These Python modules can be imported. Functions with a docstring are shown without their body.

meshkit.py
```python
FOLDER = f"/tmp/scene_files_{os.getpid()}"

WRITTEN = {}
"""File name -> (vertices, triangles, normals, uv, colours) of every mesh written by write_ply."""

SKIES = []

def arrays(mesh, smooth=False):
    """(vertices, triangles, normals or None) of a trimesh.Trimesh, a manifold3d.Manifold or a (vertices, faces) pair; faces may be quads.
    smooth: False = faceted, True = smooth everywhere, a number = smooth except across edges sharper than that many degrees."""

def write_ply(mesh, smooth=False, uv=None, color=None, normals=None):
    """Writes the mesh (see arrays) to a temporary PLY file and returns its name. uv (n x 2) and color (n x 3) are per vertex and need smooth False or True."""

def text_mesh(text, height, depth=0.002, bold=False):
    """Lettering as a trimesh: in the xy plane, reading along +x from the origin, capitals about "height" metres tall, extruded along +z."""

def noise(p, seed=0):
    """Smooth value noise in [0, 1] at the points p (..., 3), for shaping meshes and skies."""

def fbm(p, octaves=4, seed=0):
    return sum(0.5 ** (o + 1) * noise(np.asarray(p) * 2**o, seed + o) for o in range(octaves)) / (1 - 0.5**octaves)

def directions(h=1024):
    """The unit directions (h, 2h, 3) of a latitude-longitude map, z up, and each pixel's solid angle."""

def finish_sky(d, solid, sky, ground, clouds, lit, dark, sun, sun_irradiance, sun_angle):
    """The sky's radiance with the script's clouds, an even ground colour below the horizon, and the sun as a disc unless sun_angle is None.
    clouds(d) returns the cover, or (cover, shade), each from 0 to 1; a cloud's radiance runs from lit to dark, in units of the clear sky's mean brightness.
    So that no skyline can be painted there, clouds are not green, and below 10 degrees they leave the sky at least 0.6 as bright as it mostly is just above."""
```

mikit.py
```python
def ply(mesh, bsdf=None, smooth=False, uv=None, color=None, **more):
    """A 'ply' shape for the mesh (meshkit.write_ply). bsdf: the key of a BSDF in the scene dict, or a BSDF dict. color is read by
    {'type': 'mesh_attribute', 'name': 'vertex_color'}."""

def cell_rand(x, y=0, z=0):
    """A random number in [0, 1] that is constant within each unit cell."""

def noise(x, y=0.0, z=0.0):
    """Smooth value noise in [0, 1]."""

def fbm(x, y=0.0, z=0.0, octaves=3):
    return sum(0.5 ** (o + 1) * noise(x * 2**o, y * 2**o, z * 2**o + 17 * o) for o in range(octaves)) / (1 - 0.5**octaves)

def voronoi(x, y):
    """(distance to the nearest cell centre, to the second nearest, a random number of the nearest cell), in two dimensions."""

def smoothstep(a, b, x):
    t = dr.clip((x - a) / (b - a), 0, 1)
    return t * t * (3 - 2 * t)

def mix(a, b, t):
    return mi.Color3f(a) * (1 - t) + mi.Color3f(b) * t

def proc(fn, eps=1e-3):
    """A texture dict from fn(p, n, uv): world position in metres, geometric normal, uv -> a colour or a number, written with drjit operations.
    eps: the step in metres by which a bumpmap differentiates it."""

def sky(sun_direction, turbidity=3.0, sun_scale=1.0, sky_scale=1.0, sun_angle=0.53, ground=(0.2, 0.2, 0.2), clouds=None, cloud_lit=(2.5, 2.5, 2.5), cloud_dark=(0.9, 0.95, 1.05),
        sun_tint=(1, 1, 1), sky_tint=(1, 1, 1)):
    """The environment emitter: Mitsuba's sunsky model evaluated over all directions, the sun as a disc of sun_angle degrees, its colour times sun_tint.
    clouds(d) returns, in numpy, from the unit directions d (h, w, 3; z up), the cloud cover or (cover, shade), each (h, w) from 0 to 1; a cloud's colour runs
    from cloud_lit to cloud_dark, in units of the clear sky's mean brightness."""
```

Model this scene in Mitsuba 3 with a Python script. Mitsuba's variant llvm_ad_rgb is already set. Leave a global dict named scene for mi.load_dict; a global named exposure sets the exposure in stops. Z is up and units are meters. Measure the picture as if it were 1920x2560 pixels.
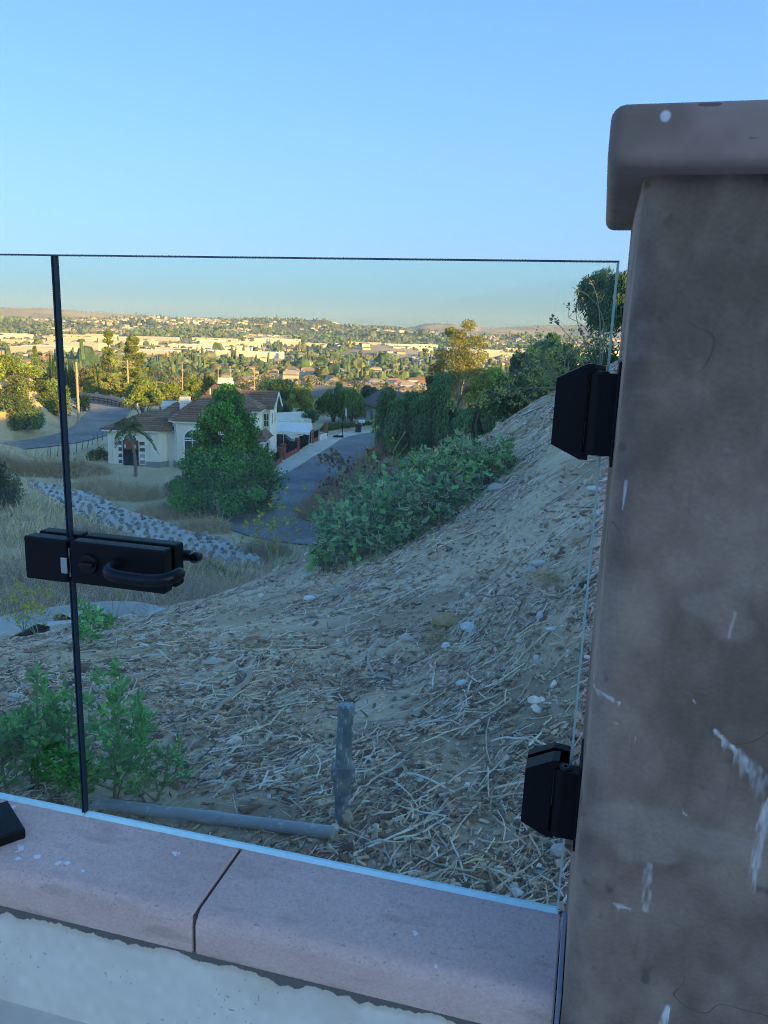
import math, random
import numpy as np, trimesh, manifold3d as m3
import drjit as dr, mitsuba as mi
import mikit, meshkit
from mikit import noise as pn, fbm as pfbm, smoothstep as sst, mix
from scipy.interpolate import RBFInterpolator
from scipy.spatial import ConvexHull

# ------------------------------------------------------------------ camera, sky, exposure
EYE = 1.40                                   # metres above the patio
F, PITCH, ROLL = 2000.0, .2233, .0341        # focal length in photograph pixels (1920 wide)
CP, SP, CR, SR = math.cos(PITCH), math.sin(PITCH), math.cos(ROLL), math.sin(ROLL)
T = mi.ScalarTransform4f
scene, labels = {}, {}
scene['haze_air'] = {'type': 'homogeneous', 'albedo': {'type': 'rgb', 'value': [.93, .95, .97]}, 'sigma_t': {'type': 'rgb', 'value': [3.6e-5, 4.8e-5, 7e-5]}}
scene['camera'] = {'type': 'perspective', 'fov': math.degrees(2 * math.atan(960 / F)), 'fov_axis': 'x', 'near_clip': .02, 'far_clip': 30000.0,
                   'to_world': T().look_at(origin=[0, 0, EYE], target=[0, CP, EYE - SP], up=[-SR, CR * SP, CR * CP]),
                   'medium': {'type': 'ref', 'id': 'haze_air'}}
SUN = np.array([.80, -.60, .150])
scene['sky'] = mikit.sky(SUN.tolist(), turbidity=6.2, sun_scale=1.6, sky_scale=1.0, sun_tint=(.98, 1.0, .70), sky_tint=(.375, .695, 1.38), ground=(.16, .15, .12))
exposure = 3.8

# ------------------------------------------------------------------ helpers
rng = np.random.default_rng(7)
def ray(px, py):
    x, y = (px - 960) / F, (1280 - py) / F
    x, y = CR * x - SR * y, SR * x + CR * y
    return np.array([x, CP + SP * y, -SP + CP * y])
def at(px, py, D):                            # survey: the point at horizontal distance D on a sight line
    v = ray(px, py); v = v * (D / math.hypot(v[0], v[1]))
    return v + [0, 0, EYE]
def zat(px, py, z):                           # survey: the point where a sight line meets the level z (relative to the eye)
    v = ray(px, py); return v * (z / v[2]) + [0, 0, EYE]
YAW = -.2531
CY, SY = math.cos(YAW), math.sin(YAW)
def loc(v):                                   # gate frame (u along the glass, n away from the house, z above the eye) -> world
    v = np.asarray(v, float)
    return np.stack([CY * v[..., 0] - SY * v[..., 1], SY * v[..., 0] + CY * v[..., 1], v[..., 2] + EYE], -1)

USED, COUNT = set(), {}
def numbered(key):
    if key not in USED: USED.add(key); return key
    while True:
        COUNT[key] = COUNT.get(key, 0) + 1; k = f'{key}_{COUNT[key]:03d}'
        if k not in USED: USED.add(k); return k
def thing(name, label=None, cat=None, group=None, kind=None):
    k = numbered(name)
    d = {}
    if label: d['label'] = label
    if cat: d['category'] = cat
    if group: d['group'] = group
    if kind: d['kind'] = kind
    if d: labels[k] = d
    return k
def put(name, mesh, bsdf, parent=None, smooth=False, color=None, label=None, cat=None, group=None, kind=None, uv=None):
    """ONE entry of the scene; color: one rgb or one per vertex"""
    key = thing(parent + '__' + name if parent else name, label, cat, group, kind)
    if hasattr(mesh, 'to_mesh'):
        m = mesh.to_mesh(); mesh = (np.array(m.vert_properties[:, :3]), np.array(m.tri_verts))
    elif hasattr(mesh, 'vertices'): mesh = (np.array(mesh.vertices), np.array(mesh.faces))
    if len(mesh) == 3: color = mesh[2]; mesh = mesh[:2]
    if color is not None:
        color = np.asarray(color, float)
        if color.ndim == 1: color = np.tile(color, (len(mesh[0]), 1))
        if smooth not in (False, True): smooth = False
    scene[key] = mikit.ply(tuple(mesh), bsdf, smooth=smooth, color=color, uv=uv)
    return key
def cat_(ms):                                  # join (v, f[, c]) meshes
    vs, fs, cs, o = [], [], [], 0
    for m in ms:
        v, f = np.asarray(m[0], float), np.asarray(m[1], int)
        if f.shape[1] == 4: f = np.vstack([f[:, [0, 1, 2]], f[:, [0, 2, 3]]])
        vs.append(v); fs.append(f + o); o += len(v)
        if len(m) > 2: cs.append(np.tile(m[2], (len(v), 1)) if np.ndim(m[2]) == 1 else m[2])
    return (np.vstack(vs), np.vstack(fs)) + ((np.vstack(cs),) if cs else ())
BOXF = np.array([[0, 2, 3, 1], [4, 5, 7, 6], [0, 1, 5, 4], [2, 6, 7, 3], [0, 4, 6, 2], [1, 3, 7, 5]])
def box(lo, hi, ch=0.0):
    lo, hi = np.minimum(lo, hi).astype(float), np.maximum(lo, hi).astype(float)
    if ch <= 0:
        v = np.array([[x, y, z] for x in (lo[0], hi[0]) for y in (lo[1], hi[1]) for z in (lo[2], hi[2])])
        f = np.array([[0, 1, 3, 2], [4, 6, 7, 5], [0, 4, 5, 1], [2, 3, 7, 6], [0, 2, 6, 4], [1, 5, 7, 3]])
        return v, np.vstack([f[:, [0, 1, 2]], f[:, [0, 2, 3]]])
    pts = []
    for s in np.ndindex(2, 2, 2):
        c = np.where(s, hi, lo); sg = np.where(s, -1, 1)
        for k in range(3):
            o = sg * ch; o = o.astype(float); o[k] = 0
            pts.append(c + o)
    return hull(pts)
def hull(pts):
    m = m3.Manifold.hull_points(np.asarray(pts, float)).to_mesh()
    return np.array(m.vert_properties[:, :3], float), np.array(m.tri_verts)
def rbox(lo, hi, r, n=8):                     # rounded box
    lo, hi = np.minimum(lo, hi).astype(float), np.maximum(lo, hi).astype(float)
    s = m3.Manifold.sphere(r, n * 2)
    m = m3.Manifold.batch_hull([s.translate(np.where(k, hi - r, lo + r).tolist()) for k in np.ndindex(2, 2, 2)]).to_mesh()
    return np.array(m.vert_properties[:, :3], float), np.array(m.tri_verts)
def prism(poly, a, b, axes=(0, 2, 1)):        # polygon in two axes, extruded from a to b along the third
    poly = np.asarray(poly, float)
    if area2(poly) < 0: poly = poly[::-1]
    m = m3.Manifold.extrude(m3.CrossSection([poly.tolist()]), b - a).to_mesh()
    q = np.array(m.vert_properties[:, :3], float); v = np.zeros_like(q)
    v[:, axes[0]], v[:, axes[1]], v[:, axes[2]] = q[:, 0], q[:, 1], q[:, 2] + a
    f = np.array(m.tri_verts)
    perm = np.linalg.det(np.eye(3)[list(axes)])
    return v, (f if perm > 0 else f[:, ::-1])
def area2(p): return float(np.sum(p[:, 0] * np.roll(p[:, 1], -1) - np.roll(p[:, 0], -1) * p[:, 1]))
def tubes(P, R, sides=4, col=None, caps=True):
    """many polylines at once: P (N,K,3), R (N,K) or scalar; col (N,3)"""
    P = np.asarray(P, float)
    if P.ndim == 2: P = P[None]
    N, K, _ = P.shape
    R = np.broadcast_to(np.asarray(R, float), (N, K)) if np.ndim(R) != 1 or np.shape(R) == (K,) else np.broadcast_to(np.asarray(R)[:, None], (N, K))
    t = np.gradient(P, axis=1); t /= np.linalg.norm(t, axis=2, keepdims=True) + 1e-12
    tm = t.mean(1); ref = np.where(np.abs(tm[:, 2:]) < .8, [0, 0, 1.], [1., 0, 0])
    a = np.cross(t, ref[:, None]); a /= np.linalg.norm(a, axis=2, keepdims=True) + 1e-12
    b = np.cross(t, a); ang = np.arange(sides) * 2 * np.pi / sides
    v = P[:, :, None] + R[:, :, None, None] * (np.cos(ang)[:, None] * a[:, :, None] + np.sin(ang)[:, None] * b[:, :, None])
    i, j = np.meshgrid(np.arange(K - 1), np.arange(sides), indexing='ij')
    q = np.stack([i * sides + j, (i + 1) * sides + j, (i + 1) * sides + (j + 1) % sides, i * sides + (j + 1) % sides], -1).reshape(-1, 4)
    f = np.vstack([q[:, [0, 1, 2]], q[:, [0, 2, 3]]])
    if caps:
        k = np.arange(1, sides - 1)
        f = np.vstack([f, np.stack([0 * k, k, k + 1], 1), np.stack([0 * k, k + 1, k], 1) + (K - 1) * sides])
    F_ = (f[None] + (np.arange(N) * K * sides)[:, None, None]).reshape(-1, 3)
    out = (v.reshape(-1, 3), F_)
    if col is not None: out += (np.repeat(np.broadcast_to(np.asarray(col, float), (N, 3)), K * sides, 0),)
    return out
def unit(n, g=None):
    v = (g or rng).normal(size=(n, 3)); return v / np.linalg.norm(v, axis=1, keepdims=True)
def cards(c, d, L, W, col, g=None, fold=.25):
    """leaf-sized folded rhombs: centres, long directions, lengths, widths"""
    n = len(c); d = d / (np.linalg.norm(d, axis=1, keepdims=True) + 1e-9)
    s = np.cross(d, unit(n, g)); s /= np.linalg.norm(s, axis=1, keepdims=True) + 1e-9
    up = np.cross(s, d)
    L, W = np.broadcast_to(L, n)[:, None], np.broadcast_to(W, n)[:, None]
    v = np.stack([c - d * L / 2, c + s * W / 2 + up * W * fold, c + d * L / 2, c - s * W / 2 + up * W * fold], 1).reshape(-1, 3)
    o = np.arange(n)[:, None] * 4
    f = np.vstack([o + [0, 1, 2], o + [0, 2, 3]])
    return v, f, np.repeat(col, 4, 0)
def merge(proto, M, col=None):
    """copies of a prototype (v, f[, c]) under (N,3,3) matrices and (N,3) places; col multiplies or sets the colour"""
    R, P = M; v, f = proto[0], proto[1]; N = len(P)
    V = np.einsum('nij,kj->nki', R, v) + P[:, None]
    Fc = (f[None] + (np.arange(N) * len(v))[:, None, None]).reshape(-1, 3)
    c = None
    if col is not None:
        c = np.repeat(col, len(v), 0) if len(proto) < 3 else (col[:, None] * proto[2][None]).reshape(-1, 3)
    return (V.reshape(-1, 3), Fc) + ((c,) if c is not None else ())
def rotz(a):
    a = np.atleast_1d(a); z, o = np.zeros_like(a), np.ones_like(a)
    return np.stack([np.stack([np.cos(a), -np.sin(a), z], -1), np.stack([np.sin(a), np.cos(a), z], -1), np.stack([z, z, o], -1)], -2)
def frames(d, roll=None):
    """rotation matrices whose x axis is d"""
    d = d / np.linalg.norm(d, axis=1, keepdims=True); n = len(d)
    r = unit(n) if roll is None else roll
    s = np.cross(r, d); s /= np.linalg.norm(s, axis=1, keepdims=True) + 1e-9
    return np.stack([d, s, np.cross(d, s)], -1)
def tint(base, n, v=.25, hue=.08, g=None):
    g = g or rng
    return np.clip(np.asarray(base)[None] * (1 + v * g.normal(size=(n, 1)).clip(-2, 2)) * (1 + hue * g.normal(size=(n, 3))), .004, .9)
def xf(mesh, R=None, p=(0, 0, 0)):
    v = np.asarray(mesh[0], float)
    if R is not None: v = v @ np.asarray(R).T
    return (v + np.asarray(p),) + tuple(mesh[1:])

# ------------------------------------------------------------------ materials
def mat(key, base, rough=.85, spec=.3, bump=None, **kw):
    b = {'type': 'principled', 'base_color': {'type': 'rgb', 'value': list(base)} if isinstance(base, (tuple, list)) else base, 'roughness': rough, 'specular': spec, **kw}
    if bump: b = {'type': 'bumpmap', 'arbitrary': mikit.proc(bump[0], eps=bump[2] if len(bump) > 2 else 1e-3), 'scale': bump[1], 'bsdf': b}
    scene[key] = {'type': 'twosided', 'bsdf': b}
VC = {'type': 'mesh_attribute', 'name': 'vertex_color'}
mat('m_paint', VC, .85, .2)                                       # matt surfaces whose colour comes with the mesh
mat('m_gloss', VC, .35, .5)
scene['m_leaf'] = {'type': 'principledthin', 'base_color': VC, 'roughness': .55, 'spec_trans': 0.0, 'diff_trans': .75, 'eta': 1.35}
# ------------------------------------------------------------------ the lie of the land
ROADZ = -14.0
def S(*a): p = at(*a); return (p[0], p[1], p[2] - EYE)
def Zp(px, py, z): p = zat(px, py, z); return (p[0], p[1], z)
ridge = [(36 + .6 * t, -27 + .8 * t, z) for t, z in ((-110, 7.6), (-70, 7.6), (-40, 7.6), (-15, 7.6), (5, 6.6), (30, 4.4), (60, 3.3), (100, 3.2), (150, 2.6), (210, 2.2))]
ctrl = [Zp(1390, 2258, -1.50), Zp(1100, 2195, -1.50), Zp(850, 2125, -1.52), Zp(550, 2060, -1.58), Zp(250, 2042, -1.64), Zp(0, 1985, -1.72),
        S(1000, 1700, 3.6), S(700, 1700, 3.65), S(300, 1700, 3.7), S(0, 1700, 3.8), S(1400, 1700, 3.0), S(1400, 1300, 5.0), S(1100, 1450, 5.2), S(700, 1560, 5.0),
        S(1560, 893, 14), S(1450, 962, 12.5), S(1340, 1012, 12), S(1200, 1098, 11), S(1000, 1240, 9.5), S(800, 1382, 8), S(600, 1482, 7), S(300, 1548, 6.2), S(0, 1612, 5.6),
        (6.3, 13.6, 1.0), (4.5, 4, -.1), (9, 5, 1.4), (20, 8, 3.3), (14, 14, 2.2), (25, 25, 2.4), (45, 25, 3.4),
        # below the brow
        (5.4, 19.3, -.9), (4.2, 24, -2.4), (3, 31, -4.6), (2, 45, -7.4), (1.4, 70, -10.4), (12, 42, -4), (26, 62, -2), (34, 112, -7), (70, 130, 0),
        (.6, 15, -3.2), (0, 24, -5.8), (-.5, 34, -8.6), (-1.7, 18, -6.0), (-2.6, 30, -9.8), (-3.4, 40, -12.6),
        S(100, 1578, 12), S(0, 1590, 11), S(250, 1560, 12.5), S(150, 1500, 17), S(450, 1480, 17), S(50, 1400, 26), S(300, 1420, 28), S(500, 1440, 32), S(640, 1420, 38),
        S(0, 1260, 47), S(30, 1200, 56),
        # the flat with the houses, the road and the channel
        *[Zp(px, py, -14.0) for px, py in ((300, 1290), (400, 1330), (200, 1240), (560, 1400), (640, 1405), (450, 1260), (560, 1290), (345, 1185), (480, 1170), (640, 1140), (740, 1110), (700, 1260), (760, 1330), (860, 1080), (955, 1075))],
        Zp(150, 1160, -13.7), Zp(250, 1170, -13.8), Zp(40, 1160, -13.6), S(0, 1122, 86),
        (-6, 61, -13.2), (-3.5, 70, -12.6), (-4.2, 80, -12.8), (-1, 92, -13.2), (4, 100, -12.4), (0, 52, -13.9), (6, 52, -13.0),
        (-12, 100, -14.2), (-20, 100, -14.3), (-30, 92, -14.2), (-30, 120, -14.6), (-15, 130, -14.4), (3, 122, -13.6), (14, 118, -12.8), (10, 140, -14),
        # left bank and the road behind the house
        Zp(90, 1132, -14), Zp(180, 1085, -14), Zp(245, 1060, -14), Zp(250, 1010, -14.2), Zp(300, 1020, -14.2),
        S(0, 1060, 98), S(0, 1000, 108), S(0, 940, 120), S(0, 905, 128), S(90, 1040, 112), S(90, 985, 122), S(170, 1020, 122), S(60, 935, 132), S(120, 975, 136), S(195, 1045, 120),
        (-90, 100, -3), (-110, 150, -2), (-75, 150, -12), (-70, 60, -12), (-60, 30, -10), (-45, 40, -12.6), (-40, 60, -13.8), (-33, 40, -12.5),
        # beyond
        (-60, 175, -18), (-30, 180, -18), (0, 180, -17), (30, 170, -15), (-70, 240, -25), (-20, 240, -25), (30, 240, -23), (90, 220, -14), (-150, 230, -18), (-90, 330, -33), (0, 330, -33), (90, 330, -30), (200, 300, -20), (-240, 300, -26),
        # round the house the photograph is taken from
        (0, 0, -1.6), (-2, -2, -1.6), (3, -2, -1.5), (0, -6, -1.6), (5, -6, -.6), (-8, -6, -2.4), (-6, 2, -2.1), (-12, 4, -4), (-20, 10, -7), (-22, 20, -8.6), (-12, 14, -5.4), (-16, 28, -9.6),
        (-30, -20, -4), (-50, 0, -8), (0, -25, 2.5), (12, -12, 2.5), (22, -28, 5.5), (-30, -60, 2), (-80, -60, -6), (-120, 30, -9),
        *ridge, (80, -50, 6), (130, 0, 3), (60, -110, 5.5), (180, 80, 1), (220, -60, 3), (120, -200, 2), (-60, -160, 5), (-200, -100, -8), (-300, 60, -18), (300, 100, 0), (300, 250, -12)]
ctrl = np.array(ctrl)
def warp(x, y):
    r = np.sqrt(x * x + y * y) + 1.0
    return np.stack([x / r ** .55, y / r ** .55], -1)
RBF = RBFInterpolator(warp(ctrl[:, 0], ctrl[:, 1]), ctrl[:, 2], kernel='thin_plate_spline', smoothing=.004)
# skylines by azimuth (tan) -> height of the ridges
def skyline(pts, D):
    q = [at(px, py, D) for px, py in pts]
    return np.array([math.atan2(p[0], p[1]) for p in q]), np.array([p[2] - EYE for p in q])
DF, DB = 4700.0, 7600.0
fa, fz = skyline([(-500, 800), (-200, 795), (0, 797), (120, 801), (250, 799), (360, 797), (430, 799), (480, 798), (560, 801), (640, 799), (700, 803), (740, 806), (820, 809), (850, 816), (960, 817), (1000, 823), (1080, 832), (1200, 842), (1500, 856), (1900, 862), (2400, 860)], DF)
ba, bz = skyline([(-500, 770), (-200, 762), (0, 768), (150, 775), (360, 789), (430, 798), (600, 812), (800, 822), (960, 826), (1035, 824), (1065, 813), (1090, 811), (1130, 815), (1190, 823), (1200, 828), (1225, 825), (1260, 819), (1340, 813), (1400, 813), (1480, 811), (1600, 816), (1900, 806), (2400, 820)], DB)
CITYZ = -48.0
def far_z(x, y):
    r, a = np.hypot(x, y), np.arctan2(x, y)
    p = np.stack([x, y, 0 * x], -1)
    z = np.interp(r, [200, 300, 450, 650, 2900, 3e4], [-24, -31, -40, CITYZ, CITYZ - 2, CITYZ - 2])
    ss = lambda u: np.clip(u, 0, 1) ** 2 * (3 - 2 * np.clip(u, 0, 1))
    f = np.interp(a, fa, fz) - CITYZ; b = np.interp(a, ba, bz) - CITYZ
    hf = np.where(r < DF, ss((r - 2750) / (DF - 2750)) ** .8, 1 - .65 * ss((r - DF) / 1500))
    hb = np.where(r < DB, ss((r - 5400) / (DB - 5400)), 1 - ss((r - DB) / 4000))
    fold = meshkit.fbm(p / 420.0, 4, 3) - .5
    w = ss((r - 2800) / 700) * (1 - .97 * np.exp(-((r - DF) / 420.0) ** 2) * (r < 6000)) 
    z = z + f * hf * (r < 9000) + w * fold * 105 * (1 - ss((r - 5400) / 900))
    zb = CITYZ + b * hb + ss((r - 5600) / 500) * (1 - np.exp(-((r - DB) / 500.0) ** 2)) * (meshkit.fbm(p / 700.0, 4, 9) - .5) * 170
    z = np.where(r > 5000, np.maximum(z, zb), z)
    # a low knoll with houses in the town
    k = at(930, 905, 1500)
    z = z + 22 * np.exp(-(((x - k[0]) / 130) ** 2 + ((y - k[1]) / 90) ** 2))
    return z
UPPER = [(28, 1192), (90, 1214), (150, 1226), (215, 1240), (270, 1262), (330, 1290), (400, 1312), (470, 1338), (530, 1352), (590, 1378), (655, 1408)]
LOWER = [(40, 1216), (66, 1250), (100, 1288), (150, 1318), (215, 1338), (280, 1352), (350, 1374), (420, 1392), (480, 1416), (560, 1430), (640, 1420)]
CH_Z = -13.6
import shapely
CH_POLY = shapely.Polygon([zat(a, b, CH_Z)[:2] for a, b in UPPER] + [zat(a, b, CH_Z)[:2] for a, b in LOWER[::-1]])
def channel_gap(x, y): return shapely.distance(CH_POLY, shapely.points(x, y))
ROADS = []                                     # (polyline (K,3) relative to the eye, half width)
def dist_line(x, y, P):
    best, zz = np.full(x.shape, 1e9), np.zeros(x.shape)
    for a, b in zip(P[:-1], P[1:]):
        d = b[:2] - a[:2]; L = d @ d + 1e-9
        t = np.clip(((x - a[0]) * d[0] + (y - a[1]) * d[1]) / L, 0, 1)
        q = np.hypot(x - a[0] - t * d[0], y - a[1] - t * d[1])
        m = q < best; best = np.where(m, q, best); zz = np.where(m, a[2] + t * (b[2] - a[2]), zz)
    return best, zz
def base_z(x, y):
    r = np.hypot(x, y)
    z = np.zeros(x.shape); near = r < 420
    if near.any():
        xn, yn = x[near], y[near]; out = np.empty(len(xn))
        for i in range(0, len(xn), 40000): out[i:i + 40000] = RBF(warp(xn[i:i + 40000], yn[i:i + 40000]))
        z[near] = out
    t = np.clip((r - 210) / 190, 0, 1); t = t * t * (3 - 2 * t)
    front = np.clip((y + .25 * np.abs(x)) / 120 + .2, 0, 1)
    fz_ = far_z(x, y)
    return np.where(near, z * (1 - t) + fz_ * t, fz_)
def ground(x, y, fine=True):
    """height of the ground above the patio level"""
    x, y = np.atleast_1d(np.asarray(x, float)), np.atleast_1d(np.asarray(y, float))
    z = base_z(x, y); r = np.hypot(x, y)
    if fine:
        p = np.stack([x, y, 0 * x], -1)
        m = r < 40
        if m.any():
            q = p[m]
            z[m] += (meshkit.fbm(q / 1.1, 4, 5) - .5) * .21 * np.clip((r[m] - 1.6) / 2, 0.25, 1) + (meshkit.fbm(q / .17, 3, 8) - .5) * .065
        m = (r >= 14) & (r < 300)
        if m.any(): z[m] += (meshkit.fbm(p[m] / 7.0, 4, 6) - .5) * .7 * np.clip((r[m] - 14) / 10, 0, 1)
    for P, hw in ROADS:
        d, rz = dist_line(x, y, P)
        w = np.clip((hw + 4.5 - d) / 3.2, 0, 1); w = w * w * (3 - 2 * w)
        z = z * (1 - w) + (rz - .10) * w
    m = (r > 30) & (r < 80) & (x < 0)
    if m.any():
        d = channel_gap(x[m], y[m]); w = np.clip(1 - d / 2.2, 0, 1); z[m] = z[m] * (1 - w) + np.minimum(z[m], CH_Z - .35) * w
    n = -SY * x + CY * y; u = CY * x + SY * y
    inside = (n < 1.46) & (r < 14)
    z = np.where(inside & (n < 1.285), np.minimum(z, -1.62), z)
    return z + EYE
def gz(x, y, fine=True): return float(ground([x], [y], fine)[0])
def on(px, py, D):                              # where a sight line of that bearing meets the ground, near the distance D
    v = ray(px, py); h = math.hypot(v[0], v[1]); d = D * np.linspace(.62, 1.6, 240)
    x, y, zr = v[0] / h * d, v[1] / h * d, v[2] / h * d + EYE
    g = ground(x, y); k = np.nonzero(zr < g)[0]
    i = k[0] if len(k) and k[0] > 0 else int(np.argmin(np.abs(d - D)))
    return np.array([x[i], y[i], g[i]])

Zr = ROADZ
R1 = np.array([(40, 116, Zr + 1.2), (20, 114.5, Zr + .5), (9, 113.5, Zr), (2.2, 111.5, Zr), (-2.3, 105.5, Zr), (-3.8, 97, Zr), (-5.1, 88.5, Zr), (-6.4, 79.5, Zr), (-7.9, 71.5, Zr), (-9.3, 64.5, Zr), (-9.6, 59.2, Zr), (-7.8, 55.6, Zr), (-4.5, 54.0, Zr), (2, 53.2, Zr + .1), (10, 52.5, Zr + .5), (22, 51, Zr + 2)])
R2 = np.array([(-120, 62, Zr + .5), (-75, 77, Zr), (-52, 84.0, Zr), (-41.5, 89.5, Zr), (-38.5, 97, Zr), (-38.8, 106, Zr), (-42.0, 118, Zr), (-45.0, 130, Zr - .1), (-51, 141, Zr - .2), (-62, 150, Zr - .5), (-84, 158, Zr - 1)])
def spline(P, n):
    from scipy.interpolate import CubicSpline
    s = np.r_[0, np.cumsum(np.linalg.norm(np.diff(P, axis=0), axis=1))]
    return CubicSpline(s, P)(np.linspace(0, s[-1], n))
R1, R2 = spline(R1, 90), spline(R2, 90)
ROADS += [(R1, 2.9), (R2, 3.1)]
# ------------------------------------------------------------------ the setting: ground sheets, roads, patio
def lin(*c): return np.array(c, float)
def cmix(a, b, t): return a[None] * (1 - t[:, None]) + b[None] * t[:, None]
az = np.radians(np.r_[np.arange(-180, -40, 5.0), np.arange(-40, 30, .16), np.arange(30, 181, 5.0)])
rr = [.55]
while rr[-1] < 11500: rr.append(rr[-1] * (1.0135 if rr[-1] < 300 else 1.022))
rr = np.array(rr)
GX, GY = rr[:, None] * np.sin(az)[None], rr[:, None] * np.cos(az)[None]
GZ = ground(GX.ravel(), GY.ravel()).reshape(GX.shape)
def sheet(name, r0, r1, bsdf, colour, **kw):
    i0, i1 = np.searchsorted(rr, r0), min(np.searchsorted(rr, r1), len(rr) - 1)
    X, Y, Z = (q[i0:i1 + 1] for q in (GX, GY, GZ)); n, m = X.shape
    v = np.stack([X.ravel(), Y.ravel(), Z.ravel()], 1)
    i, j = np.meshgrid(np.arange(n - 1), np.arange(m - 1), indexing='ij')
    q = np.stack([i * m + j, i * m + j + 1, (i + 1) * m + j + 1, (i + 1) * m + j], -1).reshape(-1, 4)
    f = np.vstack([q[:, [0, 2, 1]], q[:, [0, 3, 2]]])
    return put(name, (v, f), bsdf, smooth=True, color=None if colour is None else colour(v), kind='structure', **kw)
def soil(p, n, uv):
    a = pfbm(p.x * 1.7, p.y * 1.7, p.z * 1.7, 3); b = pfbm(p.x * 14, p.y * 14, p.z * 14, 3); c = pn(p.x * 95, p.y * 95, p.z * 95)
    col = mix((.48, .355, .235), (.70, .55, .38), sst(.3, .7, a * .5 + b * .5))
    col = mix(col, (.24, .165, .105), sst(.62, .80, b) * .6)
    col = mix(col, (.20, .135, .085), sst(.50, .68, pfbm(p.x * 1.1 + 9, p.y * 1.1, p.z, 3)) * .55)
    return mix(col, (.62, .56, .46), sst(.80, .95, c) * .55)
def soil_h(p, n, uv): return pfbm(p.x * 22, p.y * 22, p.z * 22, 4) + .4 * pn(p.x * 120, p.y * 120, p.z * 120)
mat('m_soil', mikit.proc(soil), .95, .1, bump=(soil_h, .012, 2e-3))
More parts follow.
